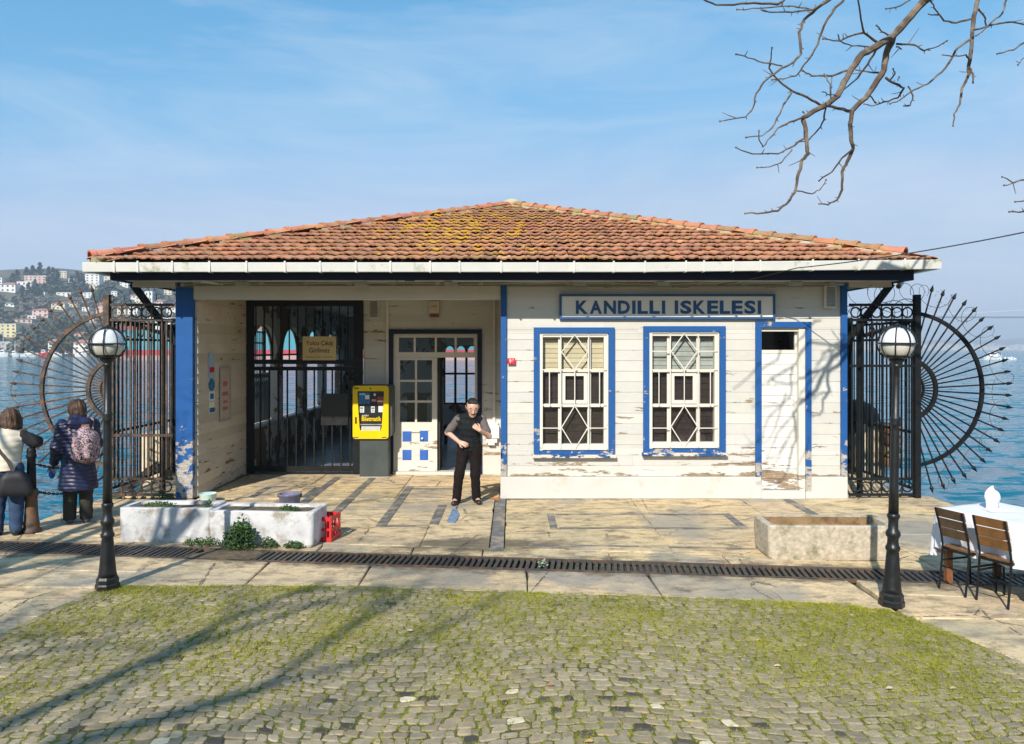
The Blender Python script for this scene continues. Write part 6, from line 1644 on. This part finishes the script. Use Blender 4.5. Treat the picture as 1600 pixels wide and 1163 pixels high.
# ================================================================ TREES NEAR THE CAMERA
def rtree(mb, p, d, r, ln, depth, rng, droop=0.0, minr=.006):
    pts = [Vector(p)]; rad = [r]; d = Vector(d).normalized(); n = 4
    for k in range(n):
        d = (d+Vector((rng.uniform(-1,1),rng.uniform(-1,1),rng.uniform(-.6,.8)-droop))*.17).normalized(); pts.append(pts[-1]+d*ln/n); rad.append(r*(1-.38*(k+1)/n))
    mb.tube(pts, rad, 6 if r > .03 else 4)
    if depth == 0 or r < minr: return
    for k in range(rng.choice((2,3,3))):
        i = rng.choice((2,3,4,4)); ax = Vector((rng.uniform(-1,1),rng.uniform(-1,1),rng.uniform(-.4,.6))).normalized()
        rtree(mb, pts[i], (d+ax*rng.uniform(.55,1.0)), rad[i]*rng.uniform(.5,.8), ln*rng.uniform(.6,.85), depth-1, rng, droop, minr)
def shade_tree(base, lean, label, seed, h=3.6, r=.2, depth=5):
    rng = random.Random(seed); o = empty('bare_tree', base, label, 'tree'); b = Vector(base)
    top = b+Vector(lean)*h; pts = [b, b+(top-b)*.35+Vector((.08,0,0)), b+(top-b)*.7-Vector((.05,.03,0)), top]
    m = MB(); m.tube(pts, [r*1.35,r,r*.9,r*.8], 12); m.build('trunk', MBARK, o, smooth=True)
    for k in range(4):
        m = MB(); a = 6.283*k/4+rng.uniform(-.4,.4)
        rtree(m, top-Vector(lean)*.12*k, Vector((math.cos(a)*.8,math.sin(a)*.8,.9))+Vector(lean)*.4, r*rng.uniform(.45,.62), 1.9, depth, rng); m.build('branch', MBARK, o, recalc=False)
    return o
shade_tree((-7.5,-7.4,-.05), (.03,.05,1), 'tall bare plane tree behind the camera on the left', 21, 8.2, .21, 6)
shade_tree((-7.6,3.4,-.05), (.16,.06,1), 'bare plane tree on the left shore beside the flagged apron', 33, 3.4, .17)
shade_tree((-11.0,-6.4,-.05), (.06,.08,1), 'bare plane tree behind the camera farthest to the left', 57, 7.2, .18, 6)
# the tree on the right whose twigs hang into the view
BT = empty('bare_tree', (7.2,4.2,-.05), 'bare plane tree on the right with twigs hanging over the roof', 'tree')
hub = Vector((6.6,5.0,6.6))
m = MB(); m.tube([(7.2,4.2,-.05),(7.15,4.25,1.5),(7.0,4.4,3.6),(6.75,4.8,5.6),hub], [.30,.22,.20,.17,.13], 12); m.build('trunk', MBARK, BT, smooth=True)
def Z5(x, y): return 1100+x/3.2, y/3.2
BR = [
 ([(1105,0),(1050,60),(1000,120),(940,185),(860,235),(790,270),(740,340),(700,410),(670,480),(610,525),(550,555),(495,590),(510,650),(515,730),(520,770),(490,800),(475,860),(460,940),(430,1000),(370,1055),(300,1065),(205,1068)],44,8,7.0,6.5),
 ([(945,185),(910,270),(900,350),(850,430),(810,490),(740,555),(730,620),(735,700),(745,745),(715,810),(690,860),(690,950),(665,1000),(620,1025),(575,1020)],36,7,7.0,7.6),
 ([(735,557),(680,545),(620,530),(580,525),(520,490),(440,455),(370,400),(325,340),(335,300),(340,240)],18,6,7.3,6.6),
 ([(745,745),(690,790),(640,860),(575,905)],12,6,7.3,7.6),
 ([(440,460),(400,520),(380,570),(340,640),(290,680),(210,688)],11,6,6.8,6.4),
 ([(640,-10),(560,45),(500,100),(475,160),(485,270),(450,310),(390,340),(300,410),(260,470),(245,540),(210,585),(80,607)],18,6,6.6,6.2),
 ([(390,330),(300,315),(220,290),(160,272)],9,6,6.4,6.2),
 ([(700,0),(655,40),(600,130),(570,220),(530,290),(490,340),(460,380),(400,395),(340,400)],14,6,6.9,7.4),
 ([(600,10),(540,50),(440,62),(330,62),(290,50)],12,6,6.6,6.2),
 ([(540,50),(440,30),(280,42),(165,48)],9,5,6.5,6.1),
 ([(-10,-8),(60,25),(150,25),(250,15),(370,22),(400,0)],9,15,6.0,6.6),
 ([(860,250),(820,320),(770,390),(690,455)],13,7,7.0,7.3),
 ([(725,350),(640,380),(590,380),(540,380),(495,355)],13,6,6.9,6.4),
 ([(890,365),(830,362),(760,350)],11,7,7.1,7.4),
 ([(600,370),(630,420),(635,490)],8,5,6.6,6.4),
 ([(590,460),(630,475),(660,480)],6,6,6.5,6.7),
 ([(500,585),(430,610),(370,640),(330,690),(295,735),(275,700),(275,655)],12,5,6.7,6.2),
 ([(497,695),(430,740),(370,770),(240,770),(160,738)],11,6,6.7,6.2),
 ([(440,750),(390,810),(330,835),(265,838)],8,5,6.6,6.3),
 ([(610,540),(600,600),(570,650),(525,700),(460,715)],10,6,6.8,7.2),
 ([(460,955),(540,970),(580,950),(610,900)],8,5,6.5,6.9),
 ([(910,390),(960,420),(1000,440),(970,490),(900,510),(840,530),(800,520)],14,6,7.2,7.7),
 ([(930,400),(955,370),(945,345)],9,6,7.2,7.0),
 ([(1373,-10),(1350,80),(1340,200),(1330,300),(1325,370),(1290,440),(1280,520),(1250,570),(1245,630)],26,6,7.6,7.2),
 ([(1325,340),(1345,370),(1345,415)],14,8,7.3,7.2),
 ([(1335,195),(1270,240),(1240,290),(1190,360),(1120,420),(1050,450),(980,500),(930,520)],14,6,7.5,7.0),
 ([(1190,275),(1260,280),(1310,275),(1330,310)],6,8,7.2,7.4),
 ([(1335,95),(1260,115),(1200,105),(1150,40),(1130,0)],12,7,7.5,7.0),
 ([(1120,70),(1170,75)],6,8,7.0,7.1),
 ([(1515,-10),(1490,70),(1440,110),(1400,150),(1360,180)],11,6,7.7,7.3),
 ([(1350,150),(1440,125),(1540,110),(1640,130)],11,8,7.4,7.8),
 ([(1370,45),(1400,80),(1410,125)],12,8,7.5,7.6),
 ([(960,220),(1050,225),(1100,255),(1150,240),(1215,205)],11,6,7.1,6.8),
 ([(870,215),(800,165),(720,185),(680,205),(595,195)],14,6,7.0,6.5),
 ([(800,165),(785,100),(770,0)],12,8,6.8,6.5),
 ([(935,180),(890,160),(862,128)],10,7,7.0,6.9),
 ([(680,205),(740,230),(830,235)],7,8,6.7,6.9),
 ([(668,172),(680,205)],6,8,6.6,6.7),
 ([(1700,870),(1600,900),(1545,915),(1490,885)],12,5,7.6,7.3),
 ([(1560,912),(1500,928)],6,5,7.5,7.4),
 ([(1700,190),(1600,215),(1550,250),(1465,270)],12,6,7.8,7.5),
 ([(1700,1050),(1600,1058),(1525,1060)],12,7,7.6,7.3),
 ([(1700,1000),(1600,1005),(1555,1010)],8,6,7.6,7.4),
 ([(1650,280),(1600,290),(1570,325)],6,4,7.6,7.4),
 ([(1030,0),(980,30),(910,45)],10,6,7.2,6.9),
 ([(1020,432),(1045,480),(1030,530),(1000,530)],9,6,7.5,7.6),
 ([(970,405),(975,385)],6,6,7.3,7.3),([(960,235),(985,245)],8,6,7.1,7.1),([(830,480),(860,515)],8,6,7.2,7.3),([(500,570),(495,560)],7,6,6.7,6.7)]
rng = random.Random(4)
for pts, w0, w1, y0, y1 in BR:
    q = []; n = len(pts)
    for i, (x, y) in enumerate(pts):
        t = i/max(1,n-1); px, py = Z5(x, y); q.append(P(px, py, 1.1+y0+(y1-y0)*t))
    # densify with a little kink
    Q = []; W_ = []
    for i in range(n-1):
        for k in range(3):
            t = k/3; p = q[i]+(q[i+1]-q[i])*t
            if k: p = p+Vector((rng.uniform(-1,1),rng.uniform(-1,1),rng.uniform(-1,1)))*.007
            Q.append(p); W_.append(i+t)
    Q.append(q[-1]); W_.append(n-1)
    rad = [(w0+(w1-w0)*(a/(n-1)))/3.2/2/F*p.y*rng.uniform(.85,1.0) for a, p in zip(W_, Q)]
    if pts[0][1] <= 0 and w0 > 15 or pts[0][0] >= 1640 and w0 > 11:
        m_ = (Q[0]+hub)/2+Vector((0,0,.4)); Q = [hub, m_]+Q; rad = [max(.06,rad[0]*1.5), max(.03,rad[0]*1.2)]+rad
    m = MB(); m.tube(Q, rad, 7)
    for i in range(2, len(Q)-1):                      # buds and short spurs
        if rng.random() < .45 and rad[i] < .03:
            d = (Q[i]-Q[i-1]).normalized(); s = (d.orthogonal()*rng.uniform(-1,1)+d.cross(d.orthogonal())*rng.uniform(-1,1)+d*.6).normalized(); L = rng.uniform(.015,.06) if rng.random() < .75 else rng.uniform(.08,.2)
            m.tube([Q[i], Q[i]+s*L*.6, Q[i]+s*L+Vector((0,0,.006))], [.005,.004,.0025], 4)
    m.sphere(Q[-1], .011, 6, 4)
    m.build('branch', MBARK, BT, recalc=False)

# ================================================================ FAR SHORE, SHIP, BOATS
def hill_mat():
    t = NT('far hillside'); return t.done(t.mix(t.ramp(t.noise(.03,6,.6),.4,.6),(.06,.07,.045),(.13,.115,.085)), .95)
MHILL = hill_mat()
def hz_(x, y):
    t = max(0,min(1,(y-440)/300)); s_ = t*t*(3-2*t)
    ridge = 66+9*math.sin(x*.011+1.0)+7*math.sin(x*.027+.6)+4*nz(x,y,.02,3)
    return WATER_Z+2.2+s_*ridge+3.5*nz(x,y,.015,5)*t
m = MB(); nx_, ny_ = 70, 26; xs = np.linspace(-950,150,nx_+1); ys = [431,432,440,450]+list(np.linspace(465,1000,ny_-3))
for y in ys:
    for x in xs: m.v.append((x,y,-4.0 if y < 431.5 else (hz_(x,y) if x < 140 else -4)*min(1,max(.0,(150-x)/200)) if y > 440 else WATER_Z+1.2))
for j in range(len(ys)-1):
    for i in range(nx_): a = j*(nx_+1)+i; m.f.append((a,a+1,a+nx_+2,a+nx_+1))
tag(m.build('hills', MHILL, recalc=True, smooth=True), kind='structure')
def onhill(px, py):                                  # photo pixel -> point on the hillside
    for y in np.arange(432,800,2.0):
        x = PX(px,y)
        if PZ(py,y) <= (hz_(x,y) if y > 440 else WATER_Z+1.2): return Vector((x,y,PZ(py,y)))
    return Vector((PX(px,760),760,hz_(PX(px,760),760)))
def flat(nm, c, rough=.85): return M(nm, c, rough, .08, .2, 0)
HW = {'white':flat('white house wall',(.72,.70,.66)),'cream':flat('cream house wall',(.66,.58,.42)),'pink':flat('pink house wall',(.56,.40,.36)),'yellow':flat('yellow house wall',(.66,.58,.32)),'beige':flat('beige house wall',(.50,.40,.33)),'grey':flat('grey house wall',(.48,.48,.48))}
HR = {'red':flat('red far roof',(.36,.17,.12)),'grey':flat('grey far roof',(.35,.34,.33)),'white':flat('white far roof',(.66,.65,.62)),'green':flat('pale green roof',(.42,.55,.42))}
MWD = M('far window glass', (.06,.07,.085), .3, .2, 3, 0)
RECTS = []
def house(px0, px1, py0, py1, wall, roof, label, floors=2, group=None, detail=True, hip=True, depth=None):
    c = onhill((px0+px1)/2, py1); Y = c.y; w_ = (px1-px0)/F*Y; h = (py1-py0)/F*Y; d = depth or max(6, w_*.6)
    RECTS.append((px0-1,px1+1,py0-1,py1-1,Y+d)); o = empty('house', (c.x, Y+d/2, c.z-2), label, 'house', group)
    rh = h*.22 if roof != 'white' else .5
    m = MB(); m.box(c.x-w_/2,c.x+w_/2,Y,Y+d,c.z-5,c.z+h-rh); m.build('wall', HW[wall], o)
    m = MB(); ov = .5; z0 = c.z+h-rh
    if roof in ('red','green') and hip:
        m.add([(c.x-w_/2-ov,Y-ov,z0),(c.x+w_/2+ov,Y-ov,z0),(c.x+w_/2+ov,Y+d+ov,z0),(c.x-w_/2-ov,Y+d+ov,z0),(c.x-w_*.22,Y+d/2,z0+rh),(c.x+w_*.22,Y+d/2,z0+rh)], [(0,1,5,4),(1,2,5),(2,3,4,5),(3,0,4),(3,2,1,0)])
    else: m.box(c.x-w_/2-.2,c.x+w_/2+.2,Y-.2,Y+d,z0+.01,z0+rh)
    m.build('roof', HR[roof], o)
    nwin = max(2, int(w_/3.2)); fh = (h-rh)/floors
    wm_ = MB()
    for fl in range(floors):
        for k in range(nwin):
            x = c.x-w_/2+w_*(k+.5)/nwin; z = c.z+fh*(fl+.35)
            if detail: q = MB(); q.box(x-.7,x+.7,Y-.06,Y+.05,z,z+fh*.45); q.build('window', MWD, o)
            else: wm_.box(x-.6,x+.6,Y-.06,Y+.05,z,z+fh*.45)
    if not detail: wm_.build('windows', MWD, o)
    return o
house(38,72,431,443,'pink','white','large pink building with rows of windows on the far ridge',3)
house(0,24,441,457,'white','red','white block with a red roof edge at the left end of the far ridge',2)
house(26,49,440,453,'white','white','white flat roofed house just below the large pink ridge building',2)
house(-22,3,434,444,'white','white','white house on the ridge at the very left edge of the view',2)
house(133,155,428,445,'white','white','tall white apartment block on the far ridge left of the gutter end',4)
house(155,176,432,441,'cream','white','low cream block on the ridge right of the tall white apartments',2)
house(82,93,422,431,'cream','red','cream house topping the middle of the far ridge',2)
house(95,104,424,435,'cream','white','narrow cream house beside the topmost cream house',3)
house(107,115,435,442,'white','white','small white house below the right of the ridge top',2)
house(80,101,472,484,'cream','red','left half of the long cream house under a red roof',2); house(101,121,471,480,'cream','red','right half of the long cream house under a red roof',2)
house(50,75,482,495,'pink','red','pinkish house with red roof below the long cream house',2)
house(17,50,497,506,'beige','red','wide beige house lower on the left of the far slope',1)
house(43,56,493,499,'white','white','low white annex beside the wide beige house',1)
house(0,25,506,528,'yellow','white','large yellow apartment block near the far shore',4)
house(75,89,530,552,'white','red','narrow white house on the far shore below the bare trees',3)
house(114,138,531,553,'white','red','broad white waterfront house seen beside the lamp globe',3)
house(116,134,519,529,'pink','red','pink house uphill of the broad white waterfront house',1)
house(0,19,534,548,'grey','white','grey waterfront building behind the sailing mast',2)
house(0,22,473,479,'white','green','long low roof of pale green at the left of the far slope',1)
house(123,143,457,465,'white','white','white terrace house in the middle of the far slope',2); house(88,111,457,464,'white','white','long white terrace left of the middle of the far slope',2)
house(150,172,472,491,'pink','red','stepped pinkish house behind the left fence post',3)
SMALL = ['small white flat roofed house just right of the eave brace top', 'small white red roofed house left of the eave brace', 'small cream house left of the eave brace, right of a red roofed one', 'white house with red roof above the fence rings near the blue column', 'small cream house high on the slope under the gutter, near the column', 'small cream red roofed house above the left fence post', 'small white house on the slope directly above the left fence post', 'white flat house behind the top ring band of the left fence', 'cream red roofed house low behind the left fence rings', 'low white house on the slope left of the fence post top', 'small white house between the long cream house and the fence post', 'tiny white house below the large pink ridge building', 'small cream house under the white ridge apartments', 'small white house near the ridge under the gutter end', 'white red roofed house low beside the blue column', 'white red roofed house just behind the left fence bars', 'cream red roofed waterfront house beside the lamp globe', 'white house lowest behind the left fence bars']
for (a,b,c,d,wl_,rf) in ((226,238,455,473,'white','white'),(201,212,460,472,'white','red'),(212,223,463,475,'cream','white'),(240,254,468,484,'white','red'),(256,268,452,461,'cream','white'),(183,196,478,492,'cream','red'),(173,183,455,463,'white','white'),(199,215,480,492,'white','white'),(230,246,490,502,'cream','red'),(140,150,496,505,'white','white'),(128,139,480,487,'white','white'),(60,70,456,461,'white','white'),(140,152,446,452,'cream','white'),(186,200,440,449,'white','white'),(260,274,478,492,'white','red'),(176,188,500,512,'white','red'),(152,164,520,532,'cream','red'),(216,228,505,516,'white','white')):
    house(a,b,c,d,wl_,rf,SMALL.pop(0),2,'small pale houses scattered over the far hillside',detail=False)
HR_ = list(RECTS)
# woods on the hill: thousands of leaf clumps, plus single dark conifers that stand out
def clump(mb, cl, c, r, h, n, col, rng, pointy=False):
    for k in range(n):
        a = rng.uniform(0,6.283); t = rng.random(); rr_ = r*math.sqrt(rng.random())*((1-t)*.95+.05 if pointy else math.sqrt(max(.05,1-(2*t-1)**2)))
        p = Vector((c[0]+rr_*math.cos(a), c[1]+rr_*math.sin(a), c[2]+h*t)); s_ = r*rng.uniform(.20,.42)
        u = Vector((rng.uniform(-1,1),rng.uniform(-1,1),rng.uniform(-.5,.5))).normalized(); v = u.orthogonal().normalized()
        mb.add([p-u*s_-v*s_*.7,p+u*s_-v*s_*.7,p+u*s_*.8+v*s_*.7,p-u*s_*.8+v*s_*.7], [(0,1,2,3)]); g_ = rng.uniform(.7,1.3); cl.append((col[0]*g_,col[1]*g_,col[2]*g_))
t = NT('far foliage'); MFOL = t.done(t.attr(), .95)
rng = random.Random(77); wd_ = MB(); wc = []
for k in range(5400):
    y = 440+rng.random()**1.25*340; x = rng.uniform(-.74,-.30)*y if rng.random() < .68 else rng.uniform(-1.05,-.74)*y if rng.random() < .6 else rng.uniform(-.30,.1)*y
    z = hz_(x,y)
    if any(a-4 < 800+x/y*F < b+4 and c_-2 < HOR-(z+4-EYE)/y*F < d_+5 and y < Y_+3 for a,b,c_,d_,Y_ in HR_): continue
    lim = np.interp(800+x/y*F, [-50,0,60,100,200,275,330], [447,440,434,426,425,432,440])
    if HOR-(z+6-EYE)/y*F < lim: continue
    t_ = nz(x,y,.012,4)+rng.uniform(-.25,.25)
    px_, py_ = 800+x/y*F, HOR-(z-EYE)/y*F
    if t_ > .10: col, n_, r_, h_ = (.034,.056,.036), 26, rng.uniform(2.5,4.5), rng.uniform(5,9)
    elif t_ > -.15: col, n_, r_, h_ = (.065,.08,.042), 20, rng.uniform(2.5,4), rng.uniform(4,7)
    else: col, n_, r_, h_ = (.15,.125,.105), 17, rng.uniform(2.5,4), rng.uniform(4,7)
    clump(wd_, wc, (x,y-1,z-.5), r_, h_, n_, col, rng)
joined(wd_, 'hillside_woods', MFOL, None, wc)
PINEL = ['dark conifer left of the pink ridge building, taller of two', 'shorter dark conifer left of the pink ridge building', 'dark conifer on the ridge right above the pink building', 'tall dark conifer on the skyline right of the pink building', 'dark conifer between the pink building and the topmost cream house', 'dark conifer left below the topmost cream house', 'small dark conifer behind the roof of the pink building', 'dark conifer just under the topmost cream house', 'dark conifer left of the tall white apartments, nearer the ridge', 'dark conifer at the foot of the tall white apartments', 'dark conifer farthest left below the tall white apartments', 'dark conifer right of three standing below the pink building', 'dark conifer middle of three standing below the pink building', 'dark conifer left of three standing below the pink building']
for px_, py_, h_ in ((27,441,9),(20,443,7),(51,432,8),(62,430,10),(76,437,10),(83,441,11),(42,432,6),(89,440,9),(120,440,8),(128,447,9),(112,449,7),(55,462,12),(45,465,11),(35,468,10)):
    c = onhill(px_, py_); o = empty('pine_tree', (c.x,c.y,c.z), PINEL.pop(0), 'tree', 'dark conifers that stand out on the far hillside')
    mb = MB(); cl = []; clump(mb, cl, (c.x,c.y,c.z+1.2), 3.6, h_, 60, (.018,.034,.026), rng, True); joined(mb, 'crown', MFOL, o, cl, kind=None)
    mb = MB(); mb.tube([(c.x,c.y,c.z-2),(c.x,c.y,c.z+h_*.6)], [.35,.2], 6); mb.build('trunk', MBARK, o)
# quay wall of the far shore is part of the hills; boats lie along it
MHULLW = flat('white boat hull',(.74,.74,.73),.4); MHULLB = flat('dark boat hull',(.05,.06,.08),.4); MHULLR = flat('red boat hull',(.5,.05,.05),.4); MBG = flat('boat window',(.03,.04,.05),.2)
def boat(px0, px1, Y, h, mat, label, cabin=True, mast=0, group=None):
    x0, x1 = PX(px0,Y), PX(px1,Y); L = x1-x0; cx = (x0+x1)/2; o = empty('boat', (cx,Y,WATER_Z), label, 'boat', group); bw_ = max(1.2, L*.16)
    m = MB(); n = 8; vs = []
    for i in range(n+1):
        t = i/n; wd_ = bw_*(1-max(0,(t-.55)/.45)**2*.97)*(.85+.15*min(1,t*6)); x = x0+L*t; sh = h*(1+.35*t*t)
        vs += [(x,Y-wd_,WATER_Z+sh),(x-(.0 if t < 1 else L*.04),Y-wd_*.6,WATER_Z-.3),(x-(.0 if t < 1 else L*.04),Y+wd_*.6,WATER_Z-.3),(x,Y+wd_,WATER_Z+sh)]
    fs = [(i*4+k,i*4+(k+1)%4,i*4+4+(k+1)%4,i*4+4+k) for i in range(n) for k in range(4)]+[(0,1,2,3),(n*4+3,n*4+2,n*4+1,n*4)]
    m.add(vs, fs); m.build('hull', mat, o)
    if cabin:
        m = MB(); m.prism([(x0+L*.22,WATER_Z+h*1.02),(x0+L*.72,WATER_Z+h*1.1),(x0+L*.60,WATER_Z+h*1.9),(x0+L*.26,WATER_Z+h*1.9)], 'y', Y-bw_*.6, Y+bw_*.6); m.build('cabin', MHULLW, o)
        m = MB(); m.box(x0+L*.28,x0+L*.60,Y-bw_*.6-.05,Y-bw_*.6+.02,WATER_Z+h*1.35,WATER_Z+h*1.7); m.build('window', MBG, o)
    if mast: m = MB(); m.tube([(cx,Y,WATER_Z+h),(cx,Y,WATER_Z+h+mast)], [.16,.09], 6); m.bar((cx,Y,WATER_Z+h+1.6),(cx-L*.4,Y,WATER_Z+h+1.5),.25); m.build('mast', MHULLW, o)
    return o
boat(-3,13,421,1.8,MHULLW,'white sailing boat with a tall mast at the left of the far shore',True,17)
boat(17,30,424,1.5,MHULLW,'small white boat right of the tall sailing mast',True,7)
boat(33,60,422,1.6,MHULLW,'long white motor yacht lying along the far shore')
boat(62,76,426,2.0,MHULLR,'red hulled boat lying on the far shore')
boat(80,97,422,1.3,MHULLW,'white launch moored left of the broad white waterfront house')
boat(99,113,424,1.4,MHULLB,'dark hulled launch moored before the broad white waterfront house')
boat(118,136,422,1.5,MHULLW,'white boat moored right below the lamp globe on the far shore')
# container ship in the strait
SY = 290.0; S0, S1 = PX(181,SY), 62.0
SH = empty('container_ship', ((S0+S1)/2,SY,WATER_Z), 'turquoise container ship with a red waterline passing behind the station', 'ship')
zt_, zr1, zr0 = PZ(517,SY), PZ(547,SY), PZ(555,SY)
def hullband(z0, z1, mat, nm, dx0=0, dx1=0):
    m = MB(); B_ = 14
    def sec(z, d0, d1): return [(S0+3+d0,SY-B_*.55,z),(S0+14,SY-B_,z),(S1-40,SY-B_,z),(S1-8+d1,SY-B_*.3,z),(S1+d1,SY,z),(S1-8+d1,SY+B_*.3,z),(S1-40,SY+B_,z),(S0+14,SY+B_,z),(S0+3+d0,SY+B_*.55,z)]
    a, b = sec(z0,dx0,dx0*-.4), sec(z1,dx1,dx1*-.4); n = len(a)
    m.add(a+b, [(i,(i+1)%n,(i+1)%n+n,i+n) for i in range(n)]+[tuple(range(n))[::-1], tuple(range(n,2*n))]); return m.build(nm, mat, SH)
MTURQ = M('turquoise ship paint', (.065,.30,.36), .45, .12, .08, .0, dirt=(.10,.25,.28), dscale=.06, damount=.3)
hullband(zr1, zt_, MTURQ, 'hull', 1.0, -3.0)
hullband(zr0, zr1-.02, flat('red ship band',(.52,.03,.05),.5), 'red_band', 2.0, 1.0); hullband(WATER_Z-2, zr0-.02, flat('faded pink waterline',(.46,.29,.26),.6), 'waterline_band', 4.0, 2.0)
m = MB(); x0 = PX(262,SY); m.box(x0,x0+14,SY-10,SY+10,zt_,zt_+4.5); m.build('superstructure', flat('white ship house',(.78,.77,.74),.5), SH)
m = MB()
for k in range(5): m.box(x0+1.2+k*2.6,x0+2.8+k*2.6,SY-10.08,SY-9.95,zt_+2.6,zt_+3.6)
m.build('bridge_window', MBG, SH)
CC_ = [flat('red container',(.50,.10,.07)),flat('rust container',(.36,.13,.07)),flat('maroon container',(.28,.07,.08)),flat('cream container',(.6,.52,.35)),flat('blue container',(.06,.15,.30))]
rng = random.Random(12); x = S0+6
while x < S1-32:
    if not (x0-7 < x < x0+14.5):
        hgt = rng.choice((1,1,2)) if x < x0 else rng.choice((1,1,1,2))
        for q in range(hgt): m = MB(); m.box(x,x+6.0,SY-12.5,SY+12.5,zt_+q*1.35,zt_+q*1.35+1.33); m.build('container', rng.choice(CC_[:4]+CC_[:2]), SH)
    x += 6.3
# a door and draught marks on the hull
m = MB(); m.box(PX(213,SY),PX(222,SY),SY-14.1,SY-13.6,PZ(549,SY),PZ(536,SY)); m.build('pilot_door', flat('brown ship door',(.25,.15,.08)), SH)
# motor boat and its wake on the right
boat(1539,1566,296,1.5,MHULLW,'white motor boat speeding across the water on the right')
m = MB(); n = 40; Yk = 296
vs = []
for i in range(n+1):
    t = i/n; x = PX(1566-t*105,Yk)+0; wdt = (.4+2.2*math.sin(min(1,t*1.2)*math.pi)*(1+.6*nz(i,1,.7,2)))
    if t > .75: wdt *= (1-t)*4*.8
    y_ = Yk+ .8+t*3; vs += [(x,y_-max(.12,wdt),WATER_Z+.012),(x,y_+.1,WATER_Z+.012+.5*max(0,.35-t)),(x,y_+max(.12,wdt),WATER_Z+.012)]
m.add(vs, [(i*3+k,i*3+k+1,i*3+k+4,i*3+k+3) for i in range(n) for k in (0,1)])
tag(m.build('wake_foam', MFOAM, recalc=False), kind='stuff')
m = MB(); c = Vector((PX(1562,Yk),Yk-1.5,WATER_Z))
for k in range(60): p = c+Vector((random.uniform(-2,5),random.uniform(-1.5,.5),random.uniform(0,1.2)*random.random())); m.sphere(p, random.uniform(.1,.35), 6, 4)
tag(m.build('bow_spray', MFOAM), kind='stuff')
# far coast on the right: low city strip and pale hills
m = MB(); xs = np.linspace(-1500,4200,90)
for j,(y,f_) in enumerate(((3290,0),(3300,.0),(3500,.25),(4000,.7),(4600,1.0),(5200,.8))):
    for x in xs: m.v.append((x,y,-4 if j == 0 else WATER_Z+1.5+f_*(62+30*math.sin(x*.0021+.4)+16*math.sin(x*.0057)+9*nz(x,y,.004,2))))
for j in range(5):
    for i in range(89): a = j*90+i; m.f.append((a,a+1,a+91,a+90))
tag(m.build('far_hills', MHILL, smooth=True), kind='structure')
m = MB(); cc = []; rng = random.Random(9)
for k in range(1500):
    y = 3300+rng.random()**2*700; x = rng.uniform(.30,.80)*y; f_ = min(.6,(y-3300)/1000); z = WATER_Z+f_*40
    wdt, h_ = rng.uniform(4,12), rng.uniform(5,15)
    m.box(x-wdt,x+wdt,y,y+12,z-4,z+h_); v = rng.uniform(.45,.8); cc += [(v,v*rng.uniform(.84,.97),v*rng.uniform(.7,.9))]*6
joined(m, 'distant_city', MFOL, None, cc)
# suspension bridge, deck and cables as far as the frame shows them
BY = 1480.0; BRG = empty('suspension_bridge', (PX(1500,BY),BY,0), 'distant suspension bridge crossing low behind the right fence', 'bridge')
MBR = flat('bridge steel',(.16,.18,.20),.6); dz = PZ(495,BY)
m = MB(); m.box(PX(950,BY),PX(2300,BY),BY-14,BY+14,dz-2.2,dz); m.build('deck', MBR, BRG)
tw_x = PX(2080,BY)
m = MB(); [m.bar((tw_x,BY+s_*14,-3),(tw_x,BY+s_*12,162),5,6) for s_ in (-1,1)]; m.box(tw_x-2,tw_x+2,BY-13,BY+13,150,155); m.box(tw_x-2,tw_x+2,BY-13,BY+13,100,104); m.build('tower', MBR, BRG)
MCAB = flat('pale bridge cable',(.62,.63,.64),.6)
def cz(x): t = (x-PX(1370,BY))/(tw_x-PX(1370,BY)); return dz+3+(160-dz-3)*t*t
for s_ in (-1,1):
    m = MB(); m.tube([(x,BY+s_*12,cz(x)) for x in np.linspace(PX(1100,BY),tw_x,30)], .55, 6); m.build('main_cable', MCAB, BRG)
m = MB()
for x in np.linspace(PX(1110,BY),tw_x-10,40): m.bar((x,BY-12,dz),(x,BY-12,cz(x)),.12)
m.build('hanger', MCAB, BRG)
# unseen village hill behind the square, added to cut the low sky light
m = MB(); xs = np.linspace(-140,140,24)
for y,h_ in ((-28,-.3),(-34,2),(-50,7),(-75,14),(-110,24),(-150,30)):
    for x in xs: m.v.append((x,y+3*nz(x,y,.05,3),h_*(1+.25*nz(x,y,.03,6))))
for j in range(5):
    for i in range(23): a = j*24+i; m.f.append((a,a+1,a+25,a+24))
tag(m.build('hills', MHILL, smooth=True), kind='structure')
# ================================================================ AIR
t = NT('haze air'); t.t.nodes.remove(t.b)
vol = t.n('VolumePrincipled', {'Color': (.72,.85,1.0), 'Density': .00042, 'Anisotropy': .0}); t.t.links.new(vol.outputs[0], t.out.inputs['Volume'])
m = MB(); m.box(-2500,4600,-170,6000,-6,175)
hzo = m.build('haze', t.m); hzo['kind'] = 'stuff'
